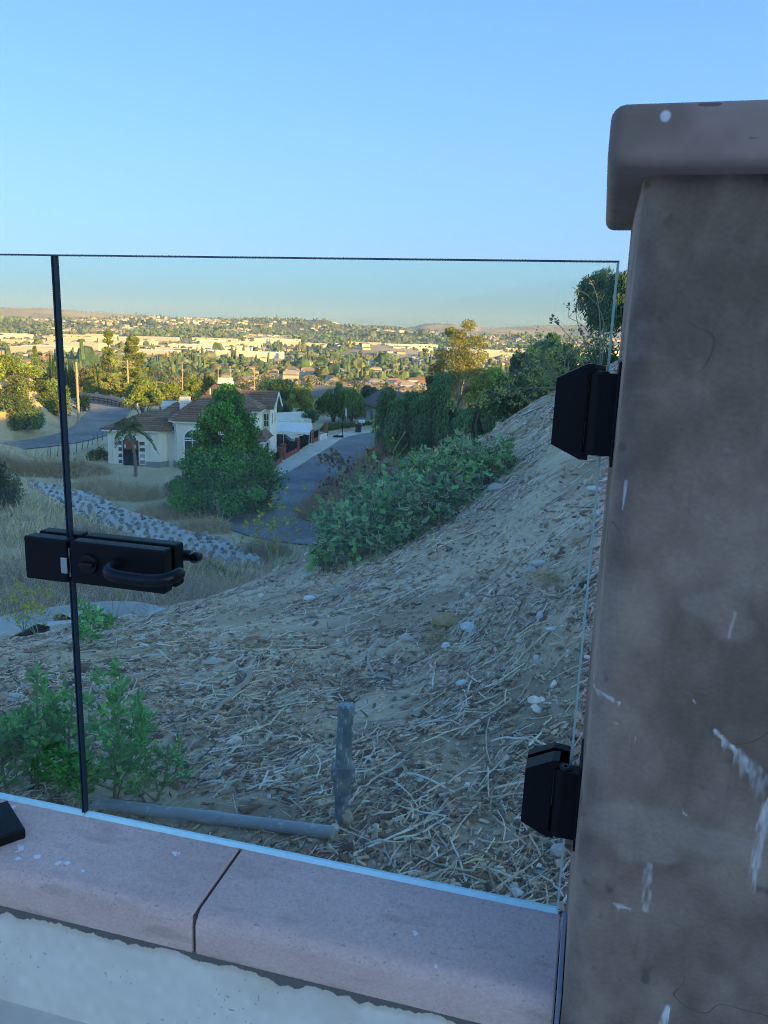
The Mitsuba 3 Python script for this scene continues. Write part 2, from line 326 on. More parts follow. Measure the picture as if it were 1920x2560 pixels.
def valley_col(v):
    p = v * [1, 1, 0]; a = meshkit.fbm(p / 9.0, 4, 1); b = meshkit.fbm(p / 1.6, 3, 2)
    r, z = np.hypot(v[:, 0], v[:, 1]), v[:, 2] - EYE
    c = cmix(lin(.44, .36, .225), lin(.58, .48, .31), np.clip(a * 1.6 - .3, 0, 1))
    c = cmix_rows(c, lin(.33, .25, .16), np.clip((b - .5) * 2.4, 0, .7))
    bank = np.clip((-36 - v[:, 0]) / 6, 0, 1) * np.clip((v[:, 1] - 84) / 10, 0, 1) * np.clip((z + 14) / 1.0, 0, 1)
    c = cmix_rows(c, lin(.58, .46, .31), bank * .85)
    grass = bank * np.clip((z + 8.5) / 2.5, 0, 1) * np.clip(a * 2.4 - .15, 0, 1)
    c = cmix_rows(c, lin(.30, .36, .085), grass)
    return cmix_rows(c, lin(.10, .11, .05), np.clip((r - 150) / 60, 0, 1) * np.clip(a * 2 - .4, 0, 1))
def cmix_rows(c, b, t): return c * (1 - t[:, None]) + b[None] * t[:, None]
def city_col(v):
    p = v * [1, 1, 0]; a = meshkit.fbm(p / 60.0, 4, 11); b = meshkit.fbm(p / 260.0, 3, 12)
    c = cmix(lin(.13, .13, .07), lin(.32, .28, .22), np.clip(a * 2.2 - .6, 0, 1))
    return cmix_rows(c, lin(.36, .33, .29), np.clip((b - .5) * 3, 0, .8))
def hill_col(v):
    p = v * [1, 1, 0]; a = meshkit.fbm(p / 240.0, 4, 21); b = meshkit.fbm(p / 900.0, 3, 22); r = np.hypot(v[:, 0], v[:, 1])
    c = cmix(lin(.085, .095, .048), lin(.15, .145, .075), np.clip(a * 2 - .5, 0, 1))
    c = cmix_rows(c, lin(.40, .28, .17), np.clip((a + b * .6 - .92) * 7, 0, 1) * .8)
    dry = np.clip((r - 5500) / 500, 0, 1) 
    return cmix_rows(c, lin(.30, .235, .155), dry * np.clip(.55 + (a - .4) * 1.6, 0, 1))
sheet('hillside', .5, 16.5, 'm_soil', None)
sheet('valley_ground', 16.5, 290, 'm_paint', valley_col)
sheet('town_plain', 290, 2850, 'm_paint', city_col)
sheet('distant_hills', 2850, 12000, 'm_paint', hill_col)

def ribbon(P, offs, dz=0.0):                  # a strip beside a polyline; offs: lateral offsets, left negative
    t = np.gradient(P[:, :2], axis=0); t /= np.linalg.norm(t, axis=1, keepdims=True)
    s = np.stack([t[:, 1], -t[:, 0]], 1); v = []
    for o in offs:
        v.append(np.c_[P[:, :2] + s * (o if np.ndim(o) == 0 else o[:, None]), P[:, 2] + EYE + dz])
    k, n = len(offs), len(P); v = np.stack(v, 1).reshape(-1, 3)
    i, j = np.meshgrid(np.arange(n - 1), np.arange(k - 1), indexing='ij')
    q = np.stack([i * k + j, i * k + j + 1, (i + 1) * k + j + 1, (i + 1) * k + j], -1).reshape(-1, 4)
    return v, np.vstack([q[:, [0, 1, 2]], q[:, [0, 2, 3]]])
def asphalt(p, n, uv):
    a = pfbm(p.x * .35, p.y * .35, 0, 4); b = pn(p.x * 6, p.y * 6, 3)
    c = mix((.15, .155, .16), (.25, .25, .25), sst(.25, .75, a * .75 + b * .25))
    return mix(c, (.32, .31, .29), sst(.66, .8, pfbm(p.x * .9 + 40, p.y * .9, 2, 3)) * .5)
mat('m_asphalt', mikit.proc(asphalt), .9, .25)
put('road', ribbon(R1, [-2.9, -1.4, 0, 1.4, 2.9]), 'm_asphalt', kind='structure', smooth=True)
put('road', ribbon(R2, [-3.1, -1.5, 0, 1.5, 3.1]), 'm_asphalt', kind='structure', smooth=True)
def concrete(p, n, uv):
    a = pfbm(p.x * 1.1, p.y * 1.1, p.z, 4); b = pn(p.x * 30, p.y * 30, p.z * 30)
    return mix((.48, .45, .40), (.64, .60, .54), sst(.2, .8, a * .7 + b * .3))
mat('m_concrete', mikit.proc(concrete), .9, .2)
# concrete apron between the road and the brick fence, in slabs with joints
seg = R1[24:57]
for k in range(0, len(seg) - 1, 2):
    Q = seg[k:k + 3]; 
    if len(Q) < 2: break
    Q = Q.copy(); d = (Q[-1] - Q[0]); d /= np.linalg.norm(d); Q[0] += d * .03; Q[-1] -= d * .03
    v, f = ribbon(Q, [2.92, 5.5], .05)
    w = v.copy(); w[:, 2] -= .22
    n = len(Q)
    rim = [0, 1] + [2 * i + 1 for i in range(1, n)] + [2 * (n - 1)] + [2 * i for i in range(n - 2, 0, -1)]
    side = []
    for a, b in zip(rim, rim[1:] + rim[:1]): side += [[a, b, b + len(v)], [a, b + len(v), a + len(v)]]
    put('slab', (np.vstack([v, w]), np.vstack([f, side])), 'm_concrete', parent='driveway_apron')
labels['driveway_apron'] = {'kind': 'structure', 'label': 'pale concrete driveway apron along the road outside the brick fence', 'category': 'pavement'}
# ------------------------------------------------------------------ patio, low wall with coping, pier, glass
def LT(mesh): return (loc(mesh[0]),) + tuple(mesh[1:])
def uz(p): return CY * p.x + SY * p.y, -SY * p.x + CY * p.y, p.z - EYE
def stucco_white(p, n, uv):
    u, w, z = uz(p)
    a = pfbm(u * 5, w * 5, z * 7, 4); b = pn(u * 60, w * 60, z * 45)
    c = mix((.74, .67, .575), (.86, .79, .69), sst(.25, .75, a * .7 + b * .3))
    c = mix(c, (.60, .52, .40), sst(.56, .74, pfbm(u * 9 + 4, 2, z * 6, 3)) * .35)
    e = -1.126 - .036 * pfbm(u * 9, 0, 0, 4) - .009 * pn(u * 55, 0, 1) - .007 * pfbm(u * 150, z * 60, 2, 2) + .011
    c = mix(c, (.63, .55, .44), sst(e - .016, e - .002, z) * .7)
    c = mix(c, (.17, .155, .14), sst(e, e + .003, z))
    sp = sst(.90, .94, pn(u * 190, 5, z * 110)) * sst(.5, .6, pn(u * 9, 7, z * 9))
    return mix(c, (.25, .23, .2), sp * .6)
def stucco_h(p, n, uv):
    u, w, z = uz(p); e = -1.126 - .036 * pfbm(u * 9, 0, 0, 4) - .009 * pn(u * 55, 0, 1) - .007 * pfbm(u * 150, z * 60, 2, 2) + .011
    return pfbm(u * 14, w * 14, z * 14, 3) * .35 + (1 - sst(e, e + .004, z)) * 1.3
mat('m_stucco', mikit.proc(stucco_white), .9, .2, bump=(stucco_h, .0018, 1.5e-3))
FLECKS = []
for a, b, r in ((53, 2120, 13), (46, 2143, 12), (95, 2143, 11), (145, 2158, 9), (169, 2156, 11), (208, 2177, 8), (436, 2135, 11), (446, 2133, 7), (1036, 2326, 12), (975, 2185, 5), (354, 2079, 5), (1090, 2412, 5), (30, 2018, 9)):
    q = zat(a, b, -1.0175); FLECKS.append(tuple(float(k) for k in (CY * q[0] + SY * q[1], -SY * q[0] + CY * q[1], r / F * 1.25)))
def cope(p, n, uv):
    u, w, z = uz(p)
    a = pfbm(u * 3.2, w * 3.2, z * 3, 4); b = pfbm(u * 22, w * 40, z * 22, 3); c2 = pn(u * 160, w * 160, z * 160)
    c = mix((.60, .395, .33), (.71, .495, .42), sst(.25, .75, a * .6 + b * .4))
    c = mix(c, (.44, .285, .22), sst(.55, .75, pfbm(u * 9, w * 30, z * 30 + 9, 4)) * .5)
    c = mix(c, (.47, .39, .36), sst(.72, .9, c2) * .18)
    c = c * (.88 + .24 * pn(u * 240, w * 240, z * 240))
    c = mix(c, (.26, .17, .14), sst(.80, .88, pn(u * 300 + 5, w * 300, z * 300)) * .55)
    f = mi.Float(0)
    for fu, fw, r in FLECKS: f = dr.maximum(f, 1 - sst(r * .5, r * 1.0, dr.sqrt(dr.square(u - fu) + dr.square(w - fw)) + (pfbm(u * 110, w * 110, z * 110, 2) - .5) * r * 2.6))
    return mix(c, (.82, .82, .82), f * .9)
mat('m_coping', mikit.proc(cope), .62, .4, bump=(lambda p, n, uv: pfbm(p.x * 45, p.y * 45, p.z * 45, 2) + .5 * pn(p.x * 260, p.y * 260, p.z * 260), .0016))
put('patio_floor', LT(rbox([-4.6, -5.2, -1.62], [4.2, 1.16, -1.348], .006, 4)), 'm_concrete', smooth=40, kind='structure')
wall = thing('low_wall', 'low pale stucco wall with a lilac brown coping along the patio edge', 'wall')
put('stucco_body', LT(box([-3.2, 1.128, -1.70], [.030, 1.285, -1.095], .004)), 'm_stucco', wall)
NB, NF, ZT, ZB = 1.3000, 1.098, -1.0175, -1.1
def coping_stone(u0, u1):
    r = .026; c = [(NF + r + r * math.cos(t), ZT - r + r * math.sin(t)) for t in np.linspace(math.pi, math.pi / 2, 9)]
    prof = np.array([(NB, ZB), (NF + .006, ZB), (NF, ZB + .006)] + c + [(NB - .004, ZT), (NB, ZT - .004)])
    def ring(u, s): q = prof - prof.mean(0); return np.c_[np.full(len(prof), u), prof - np.sign(q) * s]
    rings = np.stack([ring(u0, .003), ring(u0 + .003, 0), ring(u1 - .003, 0), ring(u1, .003)]); k = len(prof)
    v = rings.reshape(-1, 3); f = []
    for i in range(3):
        for j in range(k):
            a, b, c_, d = i * k + j, i * k + (j + 1) % k, (i + 1) * k + (j + 1) % k, (i + 1) * k + j
            f += [[a, b, c_], [a, c_, d]]
    for j in range(1, k - 1): f += [[0, j + 1, j], [3 * k, 3 * k + j, 3 * k + j + 1]]
    return v, np.array(f)
for u0, u1 in ((-2.43, -1.523), (-1.5165, -.6105), (-.6040, .0205)):
    put('coping_stone', LT(coping_stone(u0, u1)), 'm_coping', wall, smooth=32)
for u in (-1.5198, -.6072):
    put('joint_mortar', LT(box([u - .0028, NF + .0075, ZB + .003], [u + .0028, NB - .004, ZT - .0065])), 'm_joint', wall)
mat('m_joint', (.10, .09, .085), .95, .1)
put('end_strip', LT(box([.0222, 1.10, -1.30], [.0300, 1.292, -1.006], .001)), 'm_strip', wall, label='thin grey metal strip between the coping end and the pier')
mat('m_strip', (.30, .31, .33), .45, .5)
DR = [(1785, 1825, 1848, 1880, 5), (1848, 1880, 1912, 1950, 9), (1862, 1900, 1868, 1925, 7), (1885, 1925, 1884, 1958, 8), (1806, 1838, 1806, 1862, 3), (1918, 2018, 1900, 2090, 13), (1900, 2090, 1888, 2160, 11), (1888, 2160, 1882, 2225, 5),
      (1698, 2002, 1708, 2030, 3), (1708, 2030, 1716, 2036, 4), (1624, 2162, 1622, 2200, 6), (1616, 2205, 1606, 2250, 5), (1618, 2230, 1612, 2270, 7), (1530, 2256, 1552, 2263, 3), (1556, 2264, 1578, 2272, 2), (1668, 2515, 1655, 2560, 8),
      (1575, 1828, 1571, 1885, 3), (1589, 1842, 1587, 1856, 2), (1478, 1729, 1512, 1736, 2), (1512, 1738, 1548, 1757, 4), (1834, 1545, 1822, 1592, 3), (1838, 1532, 1836, 1542, 4), (1566, 1205, 1556, 1275, 3), (1734, 1750, 1738, 1756, 5), (1876, 2486, 1873, 2500, 3), (1530, 1803, 1545, 1808, 2)]
def onpl(px, py, n):
    v = ray(px, py); w = np.array([CY * v[0] + SY * v[1], -SY * v[0] + CY * v[1], v[2]]); return w * n / w[1]
DRIPS = []
for a, b, c_, d, w in DR:
    A, B = onpl(a, b, 1.06), onpl(c_, d, 1.06); DRIPS.append(tuple(float(k) for k in (A[0], A[2], B[0], B[2], w / F * 1.1)))
FRINGE = []
for a, b, c_, d, w in ((1785, 1822, 1842, 1872, 30), (1836, 1866, 1918, 1945, 62), (1478, 1727, 1552, 1752, 16), (1530, 2254, 1580, 2268, 18), (1608, 2172, 1632, 2158, 85), (1890, 2060, 1920, 1990, 190), (1650, 2540, 1676, 2512, 70)):
    A, B = onpl(a, b, 1.06), onpl(c_, d, 1.06); FRINGE.append(tuple(float(k) for k in (A[0], A[2], B[0], B[2], w / F * 1.1)))
def pier_col(p, n, uv):
    u, w, z = uz(p)
    a = pfbm(u * 6 + 1, w * 6, z * 4.5, 4); b = pfbm(u * 24, w * 24, z * 14, 3); g = pfbm(u * 60, w * 60, z * 9, 3)
    c = mix((.150, .104, .078), (.345, .250, .192), sst(.30, .70, a * .66 + b * .30 + .02))
    c = mix(c, (.36, .275, .222), sst(.60, .66, pfbm(u * 5 + 31, w * 5, z * 6, 4)) * .5)
    c = mix(c, (.075, .062, .055), sst(.70, .84, pfbm(u * 42, w * 42, z * 22 + 5, 3)) * .6)
    st = pfbm(u * 120 + w * 120, 3, z * 7, 3); gr = pn(u * 230, w * 230, z * 230)
    c = mix(c, (.11, .082, .066), sst(.60, .82, st) * .16)
    c = mix(c, (.34, .265, .215), sst(.62, .85, pfbm(u * 60 + 20, w * 60, z * 8, 3)) * .14)
    c = c * (.90 + .20 * gr)
    ck = dr.abs(pfbm(u * 7 + 50, w * 7, z * 7, 3) - .5)
    c = mix(c, (.085, .065, .055), (1 - sst(.0015, .004, ck)) * sst(.52, .60, pfbm(u * 4 + 3, w * 4, z * 4, 2)) * .6)
    m = mi.Float(0)
    wob = (g - .5) * .012
    for u0, z0, u1, z1, ln in FRINGE:
        t = (u - u0) / (u1 - u0); q = z0 + (z1 - z0) * t - z + .004 * (pn(u * 260, 1, 1) - .5)
        m = dr.maximum(m, sst(0, .02, t) * (1 - sst(.98, 1, t)) * sst(-.0012, .0012, q) * (1 - sst(.15, 1.0, q / (ln * (.25 + 1.3 * pn(u * 210, 7, 2))))))
    for u0, z0, u1, z1, r in DRIPS:
        du, dz = u1 - u0, z1 - z0; L = du * du + dz * dz
        t = dr.clip(((u - u0) * du + (z - z0) * dz) / L, 0, 1)
        d = dr.sqrt(dr.square(u - u0 - t * du) + dr.square((z - z0 - t * dz) * .8))
        m = dr.maximum(m, 1 - sst(r * .15, r * 1.5, d + wob))
    m = m * sst(.30, .72, pfbm(u * 130, w * 60, z * 26, 3) * .6 + g * .4) * dr.select(w < 1.115, 1.0, .0)
    c = mix(c, (.78, .77, .76), m * .85)
    return c
mat('m_pier', mikit.proc(pier_col), .72, .3, bump=(lambda p, n, uv: pfbm(p.x * 26, p.y * 26, p.z * 20, 3) + .35 * pn(p.x * 170, p.y * 170, p.z * 170), .0030))
def cap_col(p, n, uv):
    u, w, z = uz(p)
    a = pfbm(u * 8 + 7, w * 8, z * 8, 4); b = pfbm(u * 34, w * 34, z * 34, 2)
    c = mix((.215, .145, .118), (.33, .23, .195), sst(.26, .74, a * .7 + b * .3))
    d = dr.sqrt(dr.square(u - .046) + dr.square((z - .243) * .9))
    c = mix(c, (.62, .62, .64), (1 - sst(.003, .0065, d + (b - .5) * .004)) * dr.select(w < 1.04, 1., 0.))
    return mix(c, (.07, .055, .05), sst(.80, .84, pfbm(u * 55, w * 55, z * 55 + 2, 2)) * .7)
mat('m_cap', mikit.proc(cap_col), .65, .35, bump=(lambda p, n, uv: pfbm(p.x * 40, p.y * 40, p.z * 40, 3), .0012))
pier = thing('pier', 'tall brown stucco gate pier with white lime runs and a flat cap', 'pillar')
def upright(u0, u1, n0, n1, z0, z1, r, k=10):   # upright block with rounded vertical edges
    cs = m3.CrossSection.square((u1 - u0 - 2 * r, n1 - n0 - 2 * r)).translate((u0 + r, n0 + r)).offset(r, m3.JoinType.Round, 2.0, 4 * k)
    m = m3.Manifold.extrude(cs, z1 - z0).translate((0, 0, z0)).to_mesh(); return np.array(m.vert_properties[:, :3], float), np.array(m.tri_verts)
put('shaft', LT(upright(.0315, .56, 1.058, 1.53, -1.70, .190, .030)), 'm_pier', pier, smooth=40)
put('cap', LT(rbox([-.0125, 1.013, .189], [.61, 1.588, .2600], .016, 8)), 'm_cap', pier, smooth=50)

# glass: a single sheet, its cut edges as strips
scene['m_glass'] = {'type': 'thindielectric', 'int_ior': 1.52, 'specular_transmittance': {'type': 'rgb', 'value': [.86, .98, .88]}, 'specular_reflectance': {'type': 'rgb', 'value': [.62, .66, .68]}}
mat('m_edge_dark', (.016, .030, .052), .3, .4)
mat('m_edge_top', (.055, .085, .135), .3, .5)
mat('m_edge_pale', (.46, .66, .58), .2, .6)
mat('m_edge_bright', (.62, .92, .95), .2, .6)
ZG0, ZG1 = -1.0172, .1128
def quad(u0, u1, z0, z1, n=1.300): return loc(np.array([[u0, n, z0], [u1, n, z0], [u1, n, z1], [u0, n, z1]])), np.array([[0, 1, 2], [0, 2, 3]])
def edges(key, u0, u1, left, right):
    b = np.array([[0, 1.2940, ZG0], [0, 1.3060, ZG0], [0, 1.3060, ZG0 + .0072], [0, 1.2995, ZG0 + .0072], [0, 1.2940, ZG0 + .0022]])
    v = np.vstack([b + [u0, 0, 0], b + [u1, 0, 0]]); k = len(b)
    f = [[j, (j + 1) % k, k + (j + 1) % k] for j in range(k)] + [[j, k + (j + 1) % k, k + j] for j in range(k)] + [[0, j + 1, j] for j in range(1, k - 1)] + [[k, k + j, k + j + 1] for j in range(1, k - 1)]
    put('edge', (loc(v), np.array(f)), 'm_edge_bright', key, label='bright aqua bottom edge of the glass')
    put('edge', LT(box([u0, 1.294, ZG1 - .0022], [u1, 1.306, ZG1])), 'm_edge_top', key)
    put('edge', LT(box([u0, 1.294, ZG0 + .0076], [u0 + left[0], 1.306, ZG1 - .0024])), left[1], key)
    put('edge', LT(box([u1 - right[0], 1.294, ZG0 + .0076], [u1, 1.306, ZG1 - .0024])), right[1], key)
gate = thing('glass_gate', 'frameless green tinted glass gate leaf filling most of the view', 'gate')
put('pane', quad(-.9600, .0125, ZG0 + .0076, ZG1 - .0024), 'm_glass', gate)
edges(gate, -.9625, .0148, (.0026, 'm_edge_dark'), (.0036, 'm_edge_pale'))
panel = thing('glass_fence', 'fixed glass fence panel cut off by the left edge of the photo', 'glass fence')
put('pane', quad(-2.4, -.9680, ZG0 + .0076, ZG1 - .0010), 'm_glass', panel)
edges(panel, -2.4, -.9655, (.005, 'm_edge_pale'), (.0022, 'm_edge_dark'))
mat('m_black', (.0035, .0042, .0062), .5, .22)
mat('m_black_smooth', (.0045, .0058, .009), .36, .32)
mat('m_steel', (.55, .55, .52), .25, metallic=1.0)
# hinges
def hinge(z, label, top):
    h = thing(gate + '__hinge', label)
    fp = np.array([(-.0615, -.062), (-.018, -.0395), (-.006, -.0375), (-.006, -.051), (-.0155, -.053), (-.0155, -.172), (-.006, -.174), (-.006, -.1845), (-.018, -.1845), (-.0625, -.1635)]) + [0, z]
    put('glass_plate', LT(prism(fp, 1.2595, 1.2935)), 'm_black', h)
    bp = np.array([(-.0615, -.062), (-.018, -.0395), (.010, -.043), (.010, -.181), (-.018, -.1845), (-.0625, -.1635)]) + [0, z]
    put('back_plate', LT(prism(bp, 1.3065, 1.326)), 'm_black', h)
    cyl = m3.Manifold.cylinder(.1235, .0158, .0158, 40).translate((.0028, 1.2660, z - .1755))
    arm = m3.Manifold.cube((.030, .0265, .1235)).translate((.0028, 1.2505, z - .1755))
    put('barrel', LT(man(cyl + arm)), 'm_black', h, smooth=35)
    put('wall_bracket', LT(box([.0275, 1.240, z - .190], [.0318, 1.345, z - .034], .001)), 'm_black', h)
    ring = m3.Manifold.cylinder(.0018, .0118, .0112, 36) - m3.Manifold.cylinder(.006, .0062, .0062, 6).translate((0, 0, -.001))
    put('cap_screw', LT(man(ring.translate((.0045, 1.2665, z - .052)))), 'm_black_smooth', h, smooth=35)
    put('adjuster', LT(man(m3.Manifold.cylinder(.0012, .0085, .008, 32).translate((.0045, 1.2665, z - .0502)) - m3.Manifold.cylinder(.004, .0036, .0036, 6).translate((.0045, 1.2665, z - .051)))), 'm_black_smooth', h, smooth=35)
def man(m): q = m.to_mesh(); return np.array(q.vert_properties[:, :3], float), np.array(q.tri_verts)
hinge(0.0, 'upper black self closing hinge between the glass gate and the pier', True)
hinge(-.658, 'lower black self closing hinge between the glass gate and the pier', False)
# lock, keeper and levers
keep = thing(panel + '__lock_keeper', 'square black keeper plate clamped on the glass')
put('front_plate', LT(rbox([-1.040, 1.262, -.4925], [-.9475, 1.2935, -.4075], .0035, 4)), 'm_black', keep, smooth=35)
put('back_plate', LT(rbox([-1.040, 1.3065, -.4925], [-.9475, 1.338, -.4075], .0035, 4)), 'm_black', keep, smooth=35)
put('strike', LT(box([-.9470, 1.268, -.482], [-.9435, 1.292, -.424], .0006)), 'm_steel', keep)
put('strike_lip', LT(rbox([-.9585, 1.2585, -.473], [-.9440, 1.2640, -.441], .002, 4)), 'm_steel', keep, smooth=35)
lock = thing(gate + '__lock', 'black lever lock with two curved handles')
put('front_body', LT(rbox([-.9385, 1.262, -.4910], [-.7405, 1.2935, -.4075], .0035, 4)), 'm_black', lock, smooth=35)
put('back_body', LT(rbox([-.9385, 1.3065, -.4910], [-.7405, 1.338, -.4075], .0035, 4)), 'm_black', lock, smooth=35)
put('rose', LT(man(m3.Manifold.cylinder(.006, .0200, .0185, 48).rotate((90, 0, 0)).translate((-.897, 1.262, -.4475)))), 'm_black_smooth', lock, smooth=35)
put('thumb_turn', LT(rbox([-.912, 1.246, -.4525], [-.882, 1.257, -.4425], .003, 4)), 'm_black_smooth', lock, smooth=35)
def lever(s, n0, us, zs, drop):
    n = lambda t: n0 + s * t
    pts = np.array([(us[0], n(0), zs), (us[0], n(.020), zs - .001), (us[0] + .003, n(.034), zs - .003), (us[0] + .011, n(.044), zs - .005), (us[0] + .026, n(.049), zs - .007), (us[0] + .060, n(.050), zs - .008), (us[0] + .095, n(.050), zs - .008), (us[1] - .024, n(.049), zs - .006), (us[1] - .010, n(.043), zs - .004), (us[1] - .003, n(.032), zs - .002), (us[1], n(.016), zs), (us[1], n(.011), zs)])
    from scipy.interpolate import CubicSpline
    tt = np.r_[0, np.cumsum(np.linalg.norm(np.diff(pts, axis=0), axis=1))]
    P = CubicSpline(tt, pts)(np.linspace(0, tt[-1], 48))
    R = np.full(48, .0115); R[-1] = .0095; R[-2] = .0110
    return tubes(P, R[None], 18)
put('lever', LT(lever(-1, 1.262, (-.836, -.700), -.4405, 0)), 'm_black_smooth', lock, smooth=45)
put('lever', LT(lever(1, 1.338, (-.872, -.728), -.4435, 0)), 'm_black_smooth', lock, smooth=45)
put('screw', LT(man(m3.Manifold.cylinder(.002, .0030, .0026, 20).rotate((90, 0, 0)).translate((-.8445, 1.2622, -.4540)))), 'm_steel', lock, smooth=35)
# foot of the glass panel's post, at the left edge
foot = thing('post_foot', 'black steel post foot on the coping at the left edge', 'post foot')
RZ = rotz(np.array([-.62]))[0]
put('base_plate', LT(xf(rbox([-.062, -.058, 0], [.062, .058, .022], .003, 4), RZ, (-1.112, 1.185, ZT))), 'm_black', foot, smooth=35)
put('post', LT(xf(rbox([-.026, -.026, 0], [.026, .026, .045], .004, 4), RZ, (-1.126, 1.183, ZT + .022))), 'm_black', foot, smooth=35)
put('weld', LT(xf(box([-.031, -.031, 0], [.031, .031, .008], .003), RZ, (-1.126, 1.183, ZT + .022))), 'm_black', foot)
# ------------------------------------------------------------------ litter on the slope: sticks, straw, chips, stones
def polar(n, d0, d1, a0, a1, g=rng):
    D = np.exp(g.uniform(math.log(d0), math.log(d1), n)); a = np.radians(g.uniform(a0, a1, n))
    return D * np.sin(a), D * np.cos(a)
def nofn(x, y):                                 # n coordinate behind the glass
    return -SY * x + CY * y
def bare(x, y):                                 # 0..1: how bare the dirt is
    p = np.stack([x, y, 0 * x], -1)
    b = np.clip((meshkit.fbm(p / .9, 3, 31) - .42) * 4.2, 0, 1) * .92
    for (px, py, d, rx, ry) in BARE:
        c = zat(px, py, -1.47) if d is None else at(px, py, d)
        b = np.maximum(b, np.clip(1.35 - np.hypot((x - c[0]) / rx, (y - c[1]) / ry), 0, 1))
    return b
BARE = [(1130, 1870, 2.55, .26, .34), (960, 2020, 2.15, .16, .16), (1190, 1960, 2.2, .18, .16), (1350, 1800, 2.9, .30, .5), (1240, 2160, 1.95, .10, .08), (1000, 1510, 4.5, .7, .35), (1400, 1700, 3.2, .2, .4), (850, 1640, 4.0, .5, .25), (240, 1760, 3.3, .35, .25), (120, 1650, 4.3, .6, .3)]
def slope_points(n, keep=.8, d0=1.62, d1=14.5, a0=-29, a1=20):
    x, y = polar(n, d0, d1, a0, a1); nn = nofn(x, y)
    pc = meshkit.fbm(np.stack([x, y, 0 * x], -1) / .45, 3, 37)
    m = (nn > 1.40) & (rng.random(n) > bare(x, y) * keep) & (rng.random(n) < np.clip((pc - .28) * 3.2, .12, 1))
    x, y = x[m], y[m]; r = np.hypot(x, y)
    z = ground(x, y)
    # only our slope, as far as its brow
    brow = np.interp(np.degrees(np.arctan2(x, y)), [-30, -25.6, -18.3, -10, -4.6, 1.2, 6.8, 10.8, 14, 20], [7.4, 7.4, 7.8, 8.6, 9.6, 11.2, 12.8, 14, 14.5, 14.5])
    k = r < brow
    return np.stack([x[k], y[k], z[k]], 1)
def lay(P, L, th, lift, R, bend, cols, sides=3, K=4):
    """bent sticks lying on the ground at P: lengths, headings, lifts, radii"""
    n = len(P); t = np.linspace(-.5, .5, K)
    d = np.stack([np.cos(th), np.sin(th), 0 * th], 1); s = np.stack([-np.sin(th), np.cos(th), 0 * th], 1)
    Q = P[:, None] + d[:, None] * (t[None, :, None] * L[:, None, None]) + s[:, None] * ((t ** 2 - .08)[None, :, None] * (bend * L)[:, None, None]) 
    Q[:, :, 2] = ground(Q[:, :, 0].ravel(), Q[:, :, 1].ravel()).reshape(n, K) + R[:, None] + lift[:, None] * (1 + 1.2 * t[None]) 
    Q[:, :, 2] += rng.normal(size=(n, K)) * .0025
    taper = 1 - .35 * (t + .5)
    return tubes(Q, R[:, None] * taper[None], sides, cols)
STICK = np.array([(.78, .66, .52), (.62, .50, .38), (.86, .78, .67), (.40, .29, .20), (.84, .69, .46), (.18, .125, .085)])
def stick_cols(n, w=(.24, .22, .14, .18, .08, .14)): return np.clip(STICK[rng.choice(6, n, p=w)] * (1 + .16 * rng.normal(size=(n, 1))), .02, .8)
def headings(n): return np.where(rng.random(n) < .45, rng.normal(math.radians(28), .45, n), rng.uniform(0, 2 * np.pi, n))
def where_on_slope(what, p):
    b = math.degrees(math.atan2(p[0], p[1])); r = math.hypot(p[0], p[1])
    side = 'at the left edge' if b < -21 else 'left of the standpipe' if b < -10 else 'near the standpipe bearing' if b < -1 else 'right of the standpipe' if b < 6 else 'towards the pier'
    depth = 'just behind the coping' if r < 2.3 else 'on the near slope' if r < 3.4 else 'on the middle slope' if r < 5.2 else 'on the far slope near the brow'
    return f'{what} {depth} {side}'
# fine straw and twigs, a mass
P = slope_points(74000, .97); n = len(P); r = np.hypot(P[:, 0], P[:, 1])
L = np.exp(rng.normal(math.log(.060), .75, n)).clip(.015, .42) * (.62 + .085 * r.clip(2, 9)); Rr = (.0013 + .0030 * rng.random(n) ** 2.5) * (.65 + .13 * r.clip(1.6, 12))
put('straw_litter', lay(P, L, headings(n), rng.exponential(.005, n), Rr, rng.normal(0, .32, n), stick_cols(n)), 'm_paint', label='mass of dry straw, twigs and mulch strewn over the shaded slope', cat='straw', kind='stuff')
# flat mulch chips
P = slope_points(34000, .8); n = len(P)
m = rng.random(n) < np.clip(4.5 / np.hypot(P[:, 0], P[:, 1]), .15, 1); P = P[m]; n = len(P)
chip = box([-.5, -.17, -.07], [.5, .17, .07]); chip = (chip[0] * [1, 1, 1] + np.where(chip[0][:, :1] > 0, [[0, .06, 0.0]], [[0, -.04, 0.0]]), chip[1])
th = headings(n); d = np.stack([np.cos(th), np.sin(th), rng.normal(0, .22, n)], 1)
sc = np.exp(rng.normal(math.log(.028), .4, n)) 
M = frames(d, np.array([0, 0, 1.]) + .35 * rng.normal(size=(n, 3)))[:, :, [0, 1, 2]] * sc[:, None, None]
put('mulch_chips', merge(chip, (M, P + [0, 0, .006]), np.clip(np.array([(.42, .30, .20), (.26, .175, .11), (.58, .46, .33), (.15, .10, .068)])[rng.choice(4, n, p=(.4, .25, .2, .15))] * (1 + .2 * rng.normal(size=(n, 1))), .02, .7)), 'm_paint', label='dark and tan wood chips of mulch lying on the slope', cat='mulch', kind='stuff')
def rock(seed, n=14, flat=.6, ch=0):
    g = np.random.default_rng(seed); p = unit(n, g) * g.uniform(.8, 1.0, (n, 1)) * [1, .8, flat]
    v, f = hull(p); return v / 2, f
ROCKS = [rock(s, 13 + s % 4, .5 + .06 * (s % 5)) for s in range(8)]
PEB = [rock(90 + s, 8, .7) for s in range(3)]
P = slope_points(40000, .1); n = len(P); k = rng.integers(0, 3, n)
sc = np.exp(rng.normal(math.log(.0125), .6, n)).clip(.004, .05) * (.6 + .12 * np.hypot(P[:, 0], P[:, 1]).clip(1.6, 9))
